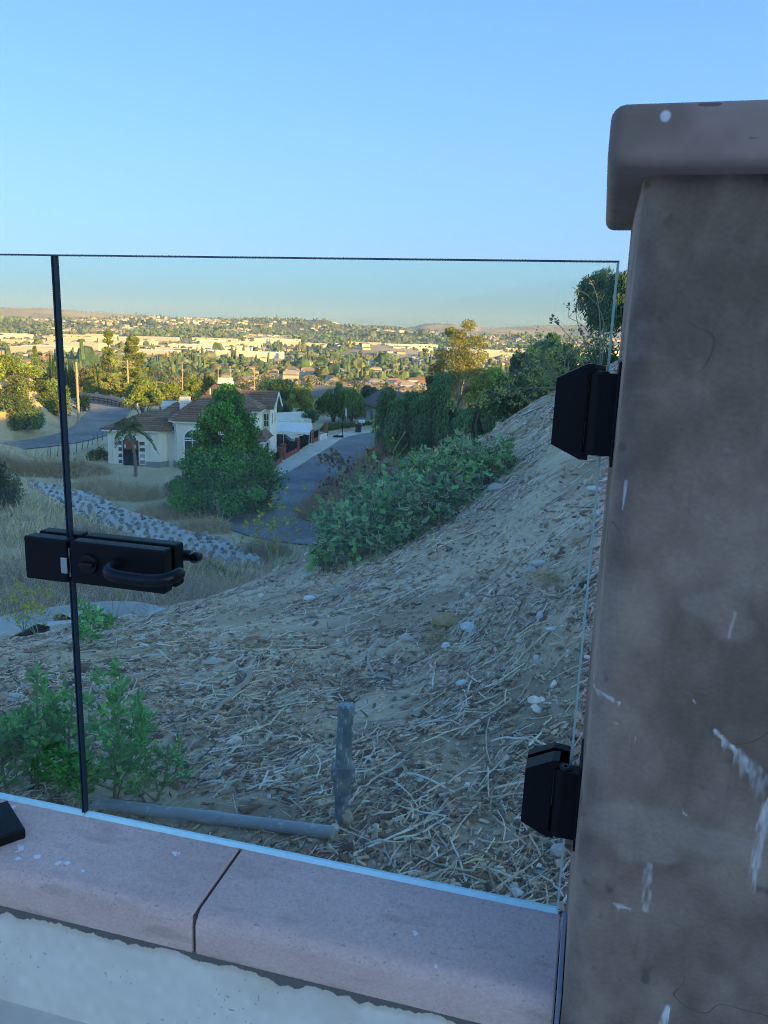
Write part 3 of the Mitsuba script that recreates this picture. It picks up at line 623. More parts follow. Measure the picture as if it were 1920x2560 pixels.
cols = np.clip(np.array([(.48, .38, .27), (.60, .53, .44), (.36, .27, .185), (.70, .66, .59)])[rng.choice(4, n, p=(.42, .22, .26, .10))] * (1 + .12 * rng.normal(size=(n, 1))), .02, .75)
Q = rotz(rng.uniform(0, 6.28, n)) * sc[:, None, None]
put('gravel', cat_([merge(PEB[j], (Q[k == j], P[k == j] + [0, 0, .002]), cols[k == j]) for j in range(3)]), 'm_paint', label='pebbles and dirt clods scattered over the bare soil of the slope', cat='gravel', kind='stuff')
# the sticks and stones that show largest, one by one
P = slope_points(4200, .6, 1.66, 9.5, -27, 16); P = P[np.argsort(np.hypot(P[:, 0], P[:, 1]) * rng.uniform(.5, 1.5, len(P)))][:270]; n = len(P); r = np.hypot(P[:, 0], P[:, 1])
L = rng.uniform(.07, .24, n) * (.7 + .10 * r); Rr = rng.uniform(.0022, .0048, n) * (.75 + .12 * r); th = headings(n); cc = stick_cols(n, (.34, .22, .20, .16, .04, .04))
for i in range(n):
    put('dry_stick', lay(P[i:i + 1], L[i:i + 1], th[i:i + 1], np.array([.008]), Rr[i:i + 1], rng.normal(0, .22, 1), cc[i:i + 1], 5, 7), 'm_paint',
        label=where_on_slope(('tan', 'brown', 'pale grey', 'dark brown', 'straw yellow', 'blackish')[int(np.argmin(np.abs(STICK - cc[i]).sum(1)))] + (' long' if L[i] > .30 else ' short' if L[i] < .18 else '') + ' dry stick', P[i]), cat='stick', group='dry sticks on the slope')
P = slope_points(3000, .2, 1.68, 11, -27, 16); P = P[:210]; n = len(P); r = np.hypot(P[:, 0], P[:, 1])
for i in range(n):
    s = float(np.exp(rng.normal(math.log(.034), .38))) * (.55 + .16 * r[i]); c = np.array([(.62, .54, .43), (.74, .69, .60), (.50, .40, .29)])[rng.integers(3)] * rng.uniform(.85, 1.15)
    v, f = ROCKS[rng.integers(8)]; R_ = rotz(rng.uniform(0, 6.28))[0] * s
    put('stone', ((v @ R_.T) + P[i] + [0, 0, s * .12], f), 'm_paint', color=c, label=where_on_slope(('large ' if s > .062 else 'tiny ' if s < .036 else '') + ('tan' if c[2] < .34 else 'pale' if c[0] > .66 else 'greyish') + ' stone', P[i]), cat='stone', group='small stones on the slope')
# things on the slope that can be told apart
def boulder(px, py, D, size, seed, c, label, flat=(1, .7, .45), rot=0., name='rock', lift=.2, tilt=0.):
    p = on(px, py, D); g = np.random.default_rng(seed)
    v, f = hull(unit(26, g) * g.uniform(.86, 1.0, (26, 1)) * flat)
    m = trimesh.Trimesh(v / 2, f).subdivide().subdivide(); v = np.array(m.vertices); v = v * (1 + .10 * (meshkit.fbm(v * 5 + seed, 3, seed)[:, None] - .5))
    tl = np.array([[math.cos(tilt), 0, -math.sin(tilt)], [0, 1, 0], [math.sin(tilt), 0, math.cos(tilt)]])
    put(name, ((v * size) @ tl.T @ rotz(rot)[0].T + p + [0, 0, size * flat[2] * lift], np.array(m.faces)), 'm_paint', smooth=False, color=tint(c, len(v), .07, .02), label=label, cat='rock')
boulder(535, 1662, 3.95, .145, 1, (.50, .45, .39), 'long pale sandstone slab on the slope right of the glass joint', (1, .42, .22), .35, lift=.3)
boulder(262, 1732, 3.35, .15, 2, (.48, .43, .38), 'flat grey stone slab behind the tall green weeds', (1, .55, .30), .3, lift=.35, tilt=-.2)
boulder(35, 1748, 3.3, .12, 3, (.55, .54, .52), 'bluish white stone slab at the left edge above the weeds', (1, .6, .25), .1)
boulder(467, 1766, 3.2, .062, 4, (.50, .45, .38), 'square tan stone right of the tall weed top', (1, .85, .65))
boulder(868, 2066, 2.12, .058, 5, (.44, .38, .31), 'brown rock leaning on the foot of the standpipe', (1, .85, .9), .4, lift=.55)
boulder(1160, 1714, 3.55, .088, 6, (.64, .64, .63), 'flat white stone at the right of the slope below the curved root', (1, .62, .40), .15)
boulder(1025, 1600, 4.2, .095, 7, (.52, .49, .44), 'rounded grey stone in the middle of the slope', (1, .8, .6))
boulder(1395, 2135, 1.98, .075, 8, (.50, .43, .40), 'pinkish rock at the foot of the pier', (1, .75, .6), .9)
boulder(1305, 2150, 1.98, .034, 9, (.62, .62, .60), 'white stone chip near the foot of the pier', (1, .8, .5))
boulder(1283, 2222, 1.86, .040, 10, (.50, .49, .45), 'grey angular stone close behind the bottom edge of the gate', (1, .8, .6))
boulder(1240, 1228, 8.9, .17, 11, (.55, .50, .42), 'cream rock at the right end of the leafy bush', (1, .7, .6))
boulder(840, 1490, 5.3, .16, 12, (.38, .34, .27), 'tan rock with dry grass left of the slope middle', (1, .7, .55))
boulder(1490, 1228, 6.1, .20, 13, (.60, .58, .56), 'pale broken slab beside the pier edge', (1, .42, .18), -.5)
boulder(1350, 1415, 4.75, .13, 14, (.56, .54, .50), 'long white stone on the right of the slope', (1, .45, .35), .2)
boulder(1380, 1574, 3.9, .070, 15, (.66, .66, .65), 'small bright white flake on the right of the slope', (1, .55, .25), .4)
boulder(1348, 1556, 4.0, .062, 16, (.62, .63, .64), 'upright white flake on the right of the slope', (.55, .4, 1), .2, lift=.4)
boulder(1445, 1357, 5.0, .14, 17, (.46, .36, .26), 'rusty tan boulder near the pier on the right', (1, .7, .65))
boulder(1325, 1437, 4.7, .10, 18, (.50, .46, .40), 'rounded stone beside the long white stone', (1, .8, .7))
boulder(1440, 2070, 2.3, .05, 19, (.58, .56, .53), 'small white stone under the lower hinge', (1, .7, .6))
def crumple(px, py, D, size, seed, c, label, name, cat, n=16):
    p = on(px, py, D); g = np.random.default_rng(seed); t = trimesh.creation.icosphere(2, .5); v = np.array(t.vertices); v *= (1 + .9 * (meshkit.fbm(v * 4 + seed, 3, seed)[:, None] - .5)); v[:, 2] *= .45
    put(name, (v * size + p + [0, 0, size * .15], np.array(t.faces)), 'm_paint', color=tint(c, len(v), .08, .02), label=label, cat=cat)
crumple(1115, 1562, 4.25, .15, 1, (.42, .29, .15), 'torn piece of tan cardboard in the middle of the slope', 'cardboard_scrap', 'cardboard')
crumple(1080, 1575, 4.2, .07, 2, (.40, .29, .17), 'small tan cardboard flake beside the torn piece', 'cardboard_scrap', 'cardboard')
crumple(1118, 1622, 4.0, .06, 3, (.66, .66, .66), 'crumpled white paper scrap below the cardboard', 'paper_scrap', 'paper')
crumple(1172, 1574, 4.2, .085, 4, (.62, .63, .62), 'white crumpled paper scrap right of the cardboard', 'paper_scrap', 'paper')
crumple(774, 1500, 5.2, .08, 5, (.68, .72, .76), 'bluish white wisp of plastic left of the tan rock', 'plastic_scrap', 'plastic')
crumple(1290, 2238, 1.86, .035, 6, (.66, .66, .68), 'white plastic flake at the bottom right of the slope', 'plastic_scrap', 'plastic')
p = on(755, 1449, 5.7); c = m3.Manifold.cylinder(.085, .017, .017, 24) - m3.Manifold.cylinder(.03, .012, .012, 16).translate((0, 0, .062))
put('white_tube', xf(man(c.rotate((0, 78, 0)).rotate((0, 0, 30))), None, p + [0, 0, .02]), 'm_paint', color=(.72, .74, .76), label='short white plastic tube lying on the slope near the channel end', cat='tube')
def root(pts, D, r0, c, label, name='curved_root', cat='root'):
    q = np.array([on(a, b, d) for (a, b), d in zip(pts, D)]); q[:, 2] += r0 * 1.6
    q = spline(q, 26); q[:, 2] += .006 * np.sin(np.arange(26) * 1.1)
    put(name, tubes(q, np.linspace(r0, r0 * .55, 26)[None], 7), 'm_paint', smooth=True, color=c, label=label, cat=cat)
root([(935, 1630), (920, 1660), (935, 1690), (985, 1708), (1060, 1722)], [3.9, 3.75, 3.62, 3.58, 3.55], .0075, (.50, .44, .37), 'grey root curved like a hook above the standpipe')
root([(625, 1690), (605, 1725), (560, 1770), (505, 1805), (440, 1835)], [3.75, 3.5, 3.3, 3.1, 2.95], .013, (.42, .35, .28), 'thick weathered branch lying across the slope left of the standpipe', 'fallen_branch', 'branch')
root([(1400, 1865), (1330, 1862), (1290, 1838)], [2.55, 2.6, 2.7], .0035, (.66, .63, .58), 'thin pale stick running up to the pier above the lower hinge')
root([(870, 1615), (865, 1580), (890, 1535)], [4.0, 4.15, 4.35], .006, (.56, .50, .42), 'upright pale root left of the grey stone')
root([(480, 1880), (520, 1850), (560, 1825), (600, 1800)], [2.75, 2.85, 2.95, 3.1], .0065, (.24, .18, .13), 'dark dead branch in front of the thick weathered branch', 'fallen_branch', 'branch')
root([(1180, 1010 + 465), (1280, 1525 - 30), (1330, 1490)], [4.6, 4.5, 4.6], .006, (.24, .18, .13), 'dark twig on the right half of the slope', 'fallen_branch', 'branch')
root([(760, 1985), (735, 2040), (745, 2090), (800, 2075)], [2.3, 2.15, 2.02, 2.08], .009, (.33, .25, .19), 'gnarled dark root beside the foot of the standpipe')
for (px, py, d, n, s, lab) in [(1115, 1600, 4.1, 260, .12, 'tuft of yellow straw below the cardboard scrap'), (1385, 1450, 4.6, 220, .13, 'tuft of yellow straw on the right of the slope'), (868, 1960, 2.35, 160, .06, 'wisp of brown grass beside the standpipe collar')]:
    c = on(px, py, d); a = rng.uniform(0, 6.28, n); q = np.stack([np.cos(a), np.sin(a), rng.uniform(.05, .8, n)], 1); q /= np.linalg.norm(q, axis=1, keepdims=True)
    b = c + np.c_[rng.normal(0, s * .35, (n, 2)), np.zeros(n)]; t = np.linspace(0, 1, 4)
    Q = b[:, None] + q[:, None] * (t[None, :, None] * s * rng.uniform(.5, 1, (n, 1, 1))); Q[:, :, 2] -= (t ** 2)[None] * s * .25
    put('straw_tuft', tubes(Q, .0011, 3, tint((.50, .40, .22), n)), 'm_paint', label=lab, cat='grass tuft')
# standpipe and the pipe along the ground
def pipe_col(p, n, uv):
    g = pfbm(p.x * 46, p.y * 46, p.z * 30, 3); h = pfbm(p.x * 120, p.y * 120, p.z * 40, 2)
    k = pfbm(p.x * 210, p.y * 210, p.z * 40, 4)
    c = mix((.10, .13, .16), (.20, .24, .27), sst(.3, .7, g))
    c = mix(c, (.56, .57, .57), sst(.58, .68, k * .75 + g * .25) * .75)
    return c
mat('m_pipe_dark', mikit.proc(pipe_col), .5, .4)
mat('m_pipe_grey', mikit.proc(lambda p, n, uv: mix(mix((.27, .30, .33), (.40, .43, .46), pfbm(p.x * 18, p.y * 18, p.z * 18, 3)), (.58, .59, .59), sst(.66, .74, pfbm(p.x * 60, p.y * 60, p.z * 60, 2)) * .6)), .5, .4)
pb = on(850, 2068, 2.2); top = at(866, 1760, float(np.hypot(*on(850, 2068, 2.2)[:2])) * 1.02); sp = thing('standpipe', 'upright dark irrigation standpipe with white paint stains behind the gate', 'pipe')
mid = pb + (top - pb) * .44
def cyl(a, b, r, n=32, r2=None):
    a, b = np.asarray(a), np.asarray(b); d = b - a; L = np.linalg.norm(d); m = man(m3.Manifold.cylinder(L, r, r if r2 is None else r2, n))
    R_ = frames(d[None])[0]; return xf(m, R_[:, [1, 2, 0]], a)
put('lower_pipe', cyl(pb - [0, 0, .12], mid, .0215), 'm_pipe_dark', sp, smooth=35)
ax = (top - mid) / np.linalg.norm(top - mid)
put('collar', cat_([cyl(mid - ax * .012, mid + ax * .014, .0375), cyl(mid + ax * .014, mid + ax * .026, .0340), cyl(mid - ax * .065, mid - ax * .012, .0285)]), 'm_pipe_dark', sp, smooth=35)
put('upper_pipe', cyl(mid + ax * .02, top - ax * .030, .0250), 'm_pipe_dark', sp, smooth=35)
put('top_cap', cat_([cyl(top - ax * .030, top - ax * .004, .0270), cyl(top - ax * .004, top, .0270, r2=.0225)]), 'm_pipe_dark', sp, smooth=35)
a, b = on(240, 2032, 2.32), on(832, 2104, 2.12); a[2] += .036; b[2] += .028
gp = thing('ground_pipe', 'grey plastic pipe lying on the ground behind the coping', 'pipe')
put('run', cyl(a, b, .0195), 'm_pipe_grey', gp, smooth=35)
q = a + (b - a) * .53; e = (b - a) / np.linalg.norm(b - a)
put('coupling', cyl(q - e * .030, q + e * .030, .0218), 'm_pipe_grey', gp, smooth=35)
sprk = on(1345, 2190, 1.90); sk_ = thing('sprinkler_head', 'small round pop up sprinkler head in the dirt near the pier', 'sprinkler')
put('body', xf(man(m3.Manifold.cylinder(.02, .017, .017, 28) - m3.Manifold.cylinder(.012, .012, .012, 28).translate((0, 0, .014))), None, sprk - [0, 0, .004]), 'm_paint', sk_, color=(.16, .17, .15), smooth=False)
put('nozzle', xf(man(m3.Manifold.cylinder(.018, .0055, .0055, 20) + m3.Manifold.cube((.011, .003, .004)).translate((-.001, -.0015, .015))), None, sprk - [0, 0, .002]), 'm_paint', sk_, color=(.30, .30, .27))
# ------------------------------------------------------------------ plants on the slope
def leaf_mesh(n=4, w=.5, fold=.22, droop=.25, tip=1.0):
    """a leaf along +x, length 1: pairs of edge points about a midrib"""
    t = np.linspace(0, 1, n + 1); W = w * .5 * np.sin(np.pi * t ** .8) ** .9; z = -droop * t ** 2
    mid = np.c_[t, 0 * t, z]; l = np.c_[t, W, z + fold * W]; r = np.c_[t, -W, z + fold * W]
    v = np.vstack([mid, l[1:-1], r[1:-1]]); f = []; L_ = lambda i: n + i; R_ = lambda i: n + n - 1 + i
    for i in range(n):
        for side, s in ((L_, 1), (R_, -1)):
            a, b = (i, side(i)) if 0 < i else (i, None); c, d = (i + 1, side(i + 1)) if i + 1 < n else (i + 1, None)
            tri = [[a, c, d], [a, d, b]] if b and d else ([[a, c, d]] if d else [[a, c, b]])
            f += [q if s > 0 else q[::-1] for q in tri]
    return v, np.array(f)
LEAF_A = leaf_mesh(4, .46, .25, .18)
def weed(base, height, spread, nb, seed, label, dens=1.0, lean=(0, 0), leafL=.060, group=None):
    g = np.random.default_rng(seed); key = thing('green_weed', label, 'weed', group)
    stems, LP, LD, LS, UP = [], [], [], [], []
    def stem(p0, d, L, r, lv):
        K = 9; t = np.linspace(0, 1, K); q = p0 + d * (t * L)[:, None] + np.array([0, 0, 1.]) * (t ** 2 * L * .18)[:, None] + g.normal(0, .006, (K, 3)).cumsum(0) * .5
        stems.append((q, np.linspace(r, r * .35, K)))
        n = int(L / .015 * dens)
        for i in range(n):
            u = (i + .5) / n; u = .12 + .88 * u ** .85; p = q[0] + (q[-1] - q[0]) * u; k = u * (K - 1); j = min(int(k), K - 2); p = q[j] + (q[j + 1] - q[j]) * (k - j)
            a = i * 2.4 + g.uniform(-.4, .4); o = np.array([math.cos(a), math.sin(a), g.uniform(-.15, .65)]); o /= np.linalg.norm(o)
            size = leafL * (1.15 - .75 * u) * g.uniform(.7, 1.2); LP.append(p + o * size * .25); LD.append(o + np.array([0, 0, .9 * u])); LS.append(size)
        tip = q[-1]
        for i in range(int(26 * dens)):
            o = unit(1, g)[0]; o[2] = abs(o[2]) * 1.0 - .1; LP.append(tip + np.array([0, 0, -.05 + .07 * g.random()]) + o * .009); LD.append(o + [0, 0, .3]); LS.append(leafL * g.uniform(.32, .62))
        return q
    up = np.array([lean[0], lean[1], 1.0]); up /= np.linalg.norm(up)
    main = stem(base, up, height, .0065, 0)
    for i in range(nb):
        u = g.uniform(.08, .75); k = int(u * 8); a = g.uniform(0, 6.28); d = np.array([math.cos(a), math.sin(a), g.uniform(.5, 1.2)]); d /= np.linalg.norm(d)
        b = stem(main[k], d, height * spread * (1.1 - u) * g.uniform(.7, 1.1), .0034, 1)
        if i % 2 == 0:
            a += g.uniform(.7, 1.5); d = np.array([math.cos(a), math.sin(a), .8]); stem(b[4], d / np.linalg.norm(d), height * spread * .45, .0024, 2)
    for i, (q, r) in enumerate(stems[:1]): put('stem', tubes(q, r[None], 7), 'm_paint', key, smooth=True, color=(.20, .27, .12))
    put('branches', tubes(np.array([q for q, _ in stems[1:]]), np.array([r for _, r in stems[1:]]), 5, tint((.17, .26, .10), len(stems) - 1, .1, .05)), 'm_paint', key, smooth=True, kind='stuff') if len(stems) > 1 else None
    LP, LD, LS = np.array(LP), np.array(LD), np.array(LS)
    M = frames(LD, np.array([0, 0, 1.]) + .5 * g.normal(size=LD.shape))
    order = np.argsort(-LS); big = order[:24] if height > .3 else []
    cols = tint((.17, .44, .13), len(LP), .22, .10, g); cols[g.random(len(LP)) < .10] *= 1.6
    for i in big: put('leaf', merge(LEAF_A, (M[i:i + 1] * LS[i], LP[i:i + 1]), cols[i:i + 1]), 'm_leaf', key)
    rest = np.setdiff1d(order, big)
    put('foliage', merge(LEAF_A, (M[rest] * LS[rest][:, None, None], LP[rest]), cols[rest]), 'm_leaf', key, kind='stuff')
def wb(px, py, D): p = on(px, py, D); return p - [0, 0, .01]
weed(wb(285, 2010, 2.22), .43, .62, 13, 1, 'tallest green leafy weed right of the glass joint behind the coping', 1.0, (.10, .05))
weed(wb(95, 1990, 2.38), .38, .55, 14, 2, 'bushy green weed left of the glass joint', 1.15, (.05, .08))
weed(wb(165, 1965, 2.62), .30, .6, 7, 3, 'green weed behind the glass joint between the two tallest weeds', .7, (.1, 0))
weed(wb(20, 1985, 2.30), .24, .8, 12, 4, 'low green weed in the corner at the left edge of the photo', 1.1, (-.1, 0))
weed(wb(390, 2010, 2.30), .19, .8, 8, 5, 'low spreading green weed right of the tallest weed', .9, (.35, .1), .042)
weed(wb(200, 2030, 2.18), .20, .8, 8, 6, 'low dense green weed right behind the coping at the glass joint', .8, (0, .1), .045)
weed(wb(228, 1612, 5.0), .20, .9, 8, 7, 'small green weed on the slope beside the glass joint', .8, (0, 0), .075)

# the leafy bush: lobed, frosted leaves on branching stems
def lobed():
    t = np.linspace(0, 2 * np.pi, 15)[:-1]; r = .5 * (1 + .24 * np.cos(5 * t)) ; v = np.c_[.5 + r * np.cos(t), r * np.sin(t) * .95, .16 * (r / .5) ** 2 + .05 * np.sin(3 * t)]
    v = np.vstack([[.42, 0, -.02], v]); n = len(t); f = np.array([[0, 1 + i, 1 + (i + 1) % n] for i in range(n)])
    c = np.vstack([[1, 1, 1], np.tile([1.25, 1.25, 1.3], (n, 1))]); return v, f, c
LOB = lobed()
def rim():                                     # the pale curled margin of the same leaf
    v, f, c = LOB; e = v[1:]; n = len(e); o = e * [1, 1, 1] + [0, 0, .05]; i_ = .42 + (e - [.42, 0, 0]) * 0.0
    inn = np.c_[.42 + (e[:, 0] - .42) * .88, e[:, 1] * .88, e[:, 2] + .075]; vv = np.vstack([e + [0, 0, .012], inn]); ff = []
    for k in range(n): a, b = k, (k + 1) % n; ff += [[a, b, n + b], [a, n + b, n + a]]
    return vv, np.array(ff)
RIM = rim()
def bush_clump(px, py, D, rx, ry, h, seed, nleaf, label, size=.045):
    nleaf = int(nleaf * 1.35)
    g = np.random.default_rng(seed); b = on(px, py, D); key = thing('leafy_bush', label, 'bush', None)
    # view aligned axes are not used: the clump is a low dome on the ground
    ns = nleaf // 14; a = g.uniform(0, 6.28, ns); q = np.sqrt(g.random(ns)); X = b[0] + rx * q * np.cos(a); Y = b[1] + ry * q * np.sin(a)
    Z = ground(X, Y); top = h * (1 - .55 * q ** 2) * g.uniform(.35, 1.3, ns); K = 6; t = np.linspace(0, 1, K)
    dirx, diry = np.cos(a) * q * .35, np.sin(a) * q * .35
    P = np.stack([X[:, None] + dirx[:, None] * t ** 2 * top[:, None] + g.normal(0, .012, (ns, K)).cumsum(1), Y[:, None] + diry[:, None] * t ** 2 * top[:, None] + g.normal(0, .012, (ns, K)).cumsum(1), Z[:, None] + t * top[:, None]], -1)
    put('stems', tubes(P, np.linspace(.006, .003, K)[None] * np.ones((ns, 1)), 4, tint((.20, .24, .14), ns)), 'm_paint', key, kind='stuff')
    u = g.random(nleaf) ** .6 * .9 + .1; s = g.integers(0, ns, nleaf); k = u * (K - 1); j = np.minimum(k.astype(int), K - 2)
    c = P[s, j] * (1 - (k - j))[:, None] + P[s, j + 1] * (k - j)[:, None]
    d = unit(nleaf, g); d[:, 2] = d[:, 2] * .6 + .12; sz = size * np.exp(g.normal(0, .28, nleaf)); c = c + d * sz[:, None] * .6
    M = frames(d, np.array([0, 0, 1.]) + .55 * g.normal(size=d.shape))
    col = tint((.16, .35, .125), nleaf, .38, .10, g); col[g.random(nleaf) < .07] = (.22, .20, .12)
    put('leaves', merge(LOB, (M * sz[:, None, None], c), col), 'm_leaf', key, kind='stuff')
    kk = g.random(nleaf) < .75
    put('leaf_rims', merge(RIM, (M[kk] * sz[kk][:, None, None], c[kk]), tint((.58, .66, .54), int(kk.sum()), .15, .05, g)), 'm_leaf', key, kind='stuff')
bush_clump(935, 1375, 7.9, .46, .5, .50, 11, 1500, 'front left clump of the leafy green bush on the slope')
bush_clump(1010, 1325, 8.5, .5, .5, .58, 12, 1500, 'tall dark clump in the middle of the leafy green bush')
bush_clump(890, 1345, 8.3, .32, .4, .60, 13, 800, 'left edge clump of the bush with dry seed heads standing over it')
bush_clump(1085, 1280, 9.3, .45, .45, .48, 14, 1200, 'clump of the leafy bush right of its tall middle')
bush_clump(1160, 1225, 10.0, .42, .42, .40, 15, 1000, 'light green clump at the right of the leafy bush')
bush_clump(950, 1290, 9.0, .45, .4, .50, 17, 900, 'frosted clump at the back of the leafy bush')
bush_clump(1060, 1225, 9.9, .5, .36, .40, 18, 800, 'pale clump behind the bush along the brow of the slope')
def stalks(name, spots, seed, label, cat, stemc, headc, hs, r=.004, nf=7, parts=True, seedhead=False):
    """wiry branching stalks with small flower or seed heads at their tips; spots: (base point, tip points)"""
    g = np.random.default_rng(seed); key = thing(name, label, cat); lines, rads, heads = [], [], []
    for b, tips in spots:
        for tip in tips:
            d = tip - b; L = np.linalg.norm(d); K = 9; t = np.linspace(0, 1, K); s = np.cross(d / L, [0, 0, 1]); s /= np.linalg.norm(s) + 1e-9
            q = b + d * t[:, None] + s * (np.sin(t * np.pi) * L * g.normal(0, .06))[:, None] + np.array([0, 0, 1]) * (np.sin(t * np.pi) * L * .05)[:, None]
            lines.append(q); rads.append(np.linspace(r, r * .5, K)); heads.append(q[-1])
            for i in range(nf):
                u = g.integers(4, 9); o = unit(1, g)[0]; o[2] = abs(o[2]); e = q[min(u, 8)] + o * L * g.uniform(.03, .11)
                qq = q[min(u, 8)] + (e - q[min(u, 8)]) * t[:, None] + np.array([0, 0, 1]) * (t * (t - 1) * L * -.03)[:, None]; lines.append(qq); rads.append(np.linspace(r * .5, r * .3, K)); heads.append(e)
    put('stems', tubes(np.array(lines), np.array(rads), 4, tint(stemc, len(lines), .12, .05, g)), 'm_paint', key, kind='stuff')
    heads = np.array(heads); h = heads[g.random(len(heads)) < .75]; k = 6 if not seedhead else 10
    c = np.repeat(h, k, 0) + g.normal(0, hs * .5, (len(h) * k, 3)); 
    put('seed_heads' if seedhead else 'flowers', cards(c, unit(len(c), g), hs * g.uniform(.6, 1.2, len(c)), hs * .7, tint(headc, len(c), .2, .06, g), g), 'm_leaf' if not seedhead else 'm_paint', key, kind='stuff')
A = at
stalks('dry_seed_stalks', [(on(870, 1340, 8.4), [A(840, 1140, 8.5), A(815, 1160, 8.4), A(870, 1170, 8.5), A(905, 1175, 8.6), A(960, 1130, 8.9), A(800, 1210, 8.3), A(925, 1130, 8.8), A(880, 1230, 8.2)])], 1, 'dry brown seed heads on wiry stalks over the left end of the bush', 'dry plant', (.30, .27, .19), (.14, .11, .08), .055, .0065, 6, seedhead=True)
stalks('mustard_plant', [(on(880, 1330, 8.6), [A(855, 1170, 8.7), A(893, 1105, 8.8), A(945, 1065, 9.0), A(1012, 1080, 9.2), A(1020, 1110, 9.2), A(935, 1052, 9.0), A(858, 1185, 8.6)])], 2, 'thin yellow tipped stalks rising above the bush', 'wild mustard', (.30, .33, .17), (.52, .52, .11), .03, .0060, 4)
stalks('mustard_plant', [(on(690, 1425, 12.0) + [0, 0, -.1], [at(680, 1265, 13), at(700, 1320, 13), at(655, 1310, 13), at(720, 1345, 13), at(690, 1370, 13), at(640, 1350, 13)])], 3, 'yellow flowering wild mustard at the end of the rock channel', 'wild mustard', (.20, .24, .10), (.48, .45, .06), .055, .006, 9)
stalks('mustard_plant', [(on(60, 1580, 9), [at(30, 1500, 9), at(75, 1480, 9), at(92, 1468, 9), at(10, 1505, 9), at(60, 1540, 9), at(100, 1530, 9)]), (on(100, 1600, 8.5), [at(110, 1560, 8.5), at(75, 1545, 8.5), at(50, 1560, 8.5)])], 4, 'yellow flowering wild mustard at the left edge above the concrete ditch', 'wild mustard', (.20, .24, .11), (.50, .47, .06), .036, .004, 7)
stalks('mustard_plant', [(on(1420, 985, 13.2), [at(1370, 930, 13.5), at(1310, 905, 13.6), at(1345, 880, 13.8), at(1400, 890, 13.5), at(1275, 985, 13.2), at(1330, 960, 13.2), at(1290, 930, 13.4), at(1440, 880, 13.5)]), (on(1440, 975, 13.2), [at(1465, 900, 13.5), at(1360, 960, 13.4), at(1385, 985, 13), at(1130, 1022, 12.6), at(1215, 1015, 12.8), at(1300, 1010, 13)])], 5, 'tangle of green wiry mustard stalks beside the upper hinge', 'wild mustard', (.17, .20, .11), (.46, .48, .16), .05, .0075, 22)
stalks('dry_seed_stalks', [(on(1500, 930, 13.5), [at(1430, 718, 14.5), at(1478, 705, 14.5), at(1450, 760, 14.3), at(1422, 795, 14), at(1392, 805, 14), at(1455, 840, 14)])], 6, 'bare dark stalks with tiny buds standing against the sky by the pier', 'dry plant', (.17, .16, .11), (.15, .13, .10), .05, .0085, 2, seedhead=True)
# ------------------------------------------------------------------ middle distance: rock channel, ditch, dry grass, house, fence, street things
def poly_mask(x, y, P):
    import shapely
    return shapely.contains_xy(shapely.Polygon(P), x, y)
gxy = lambda L, z=-14.0: np.array([zat(a, b, z)[:2] for a, b in L])
# stone pitched channel
up, lo, zc = UPPER, LOWER, CH_Z
CH = np.vstack([gxy(up, zc), gxy(lo, zc)[::-1]]); MID = (gxy(up, zc) + gxy(lo, zc)) / 2
rip = thing('rock_channel', 'stone pitched drainage channel with grey rocks set in pale concrete', 'drainage channel')
q = np.linspace(0, 1, 9); U, Lw = spline(np.c_[gxy(up, zc), np.zeros(11)], 60)[:, :2], spline(np.c_[gxy(lo, zc), np.zeros(11)], 60)[:, :2]
def chan(s, t):                                # s along 0..1, t across 0..1 -> point of the mortar surface
    i = np.clip(s * 59, 0, 58.999); k = i.astype(int); w = (i - k)[:, None]
    a = U[k] * (1 - w) + U[k + 1] * w; b = Lw[k] * (1 - w) + Lw[k + 1] * w
    p = a * (1 - t[:, None]) + b * t[:, None]; p3 = np.c_[p, 0 * t]
    z = np.maximum(zc + EYE - .32 * np.sin(np.pi * t) + .34, 0 * t + ground(p[:, 0], p[:, 1], False) + .10) + (meshkit.fbm(p3 / .9, 3, 77) - .5) * .14
    return np.c_[p, z]
ss, tt = np.meshgrid(np.linspace(0, 1, 150), np.linspace(0, 1, 22), indexing='ij'); V = chan(ss.ravel(), tt.ravel())
i, j = np.meshgrid(np.arange(149), np.arange(21), indexing='ij'); qd = np.stack([i * 22 + j, i * 22 + j + 1, (i + 1) * 22 + j + 1, (i + 1) * 22 + j], -1).reshape(-1, 4)
put('mortar', (V, np.vstack([qd[:, [0, 1, 2]], qd[:, [0, 2, 3]]])), 'm_mortar', rip, smooth=True)
mat('m_mortar', mikit.proc(lambda p, n, uv: mix((.44, .42, .38), (.60, .58, .53), pfbm(p.x * 2, p.y * 2, p.z * 2, 3))), .9, .2)
pts = []; tree_ = []
for _ in range(9000):
    s, t = rng.random(), rng.uniform(.02, .98); p = chan(np.array([s]), np.array([t]))[0] if False else None
    pts.append((s, t))
pts = np.array(pts); PP = chan(pts[:, 0], pts[:, 1]); keep = []
cell = {}
for i_, p in enumerate(PP):
    k = (int(p[0] // .46), int(p[1] // .46)); ok = True
    for a in (-1, 0, 1):
        for b in (-1, 0, 1):
            for o in cell.get((k[0] + a, k[1] + b), ()):
                if np.hypot(*(PP[o][:2] - p[:2])) < .52: ok = False
    if ok: cell.setdefault(k, []).append(i_); keep.append(i_)
PP = PP[keep]; PP = PP[np.argsort(np.hypot(PP[:, 0], PP[:, 1]))]
RK = [rock(300 + s, 12, .75) for s in range(10)]
RC = np.array([(.25, .25, .25), (.32, .31, .29), (.38, .32, .25), (.19, .195, .20), (.44, .37, .28)])
late = []
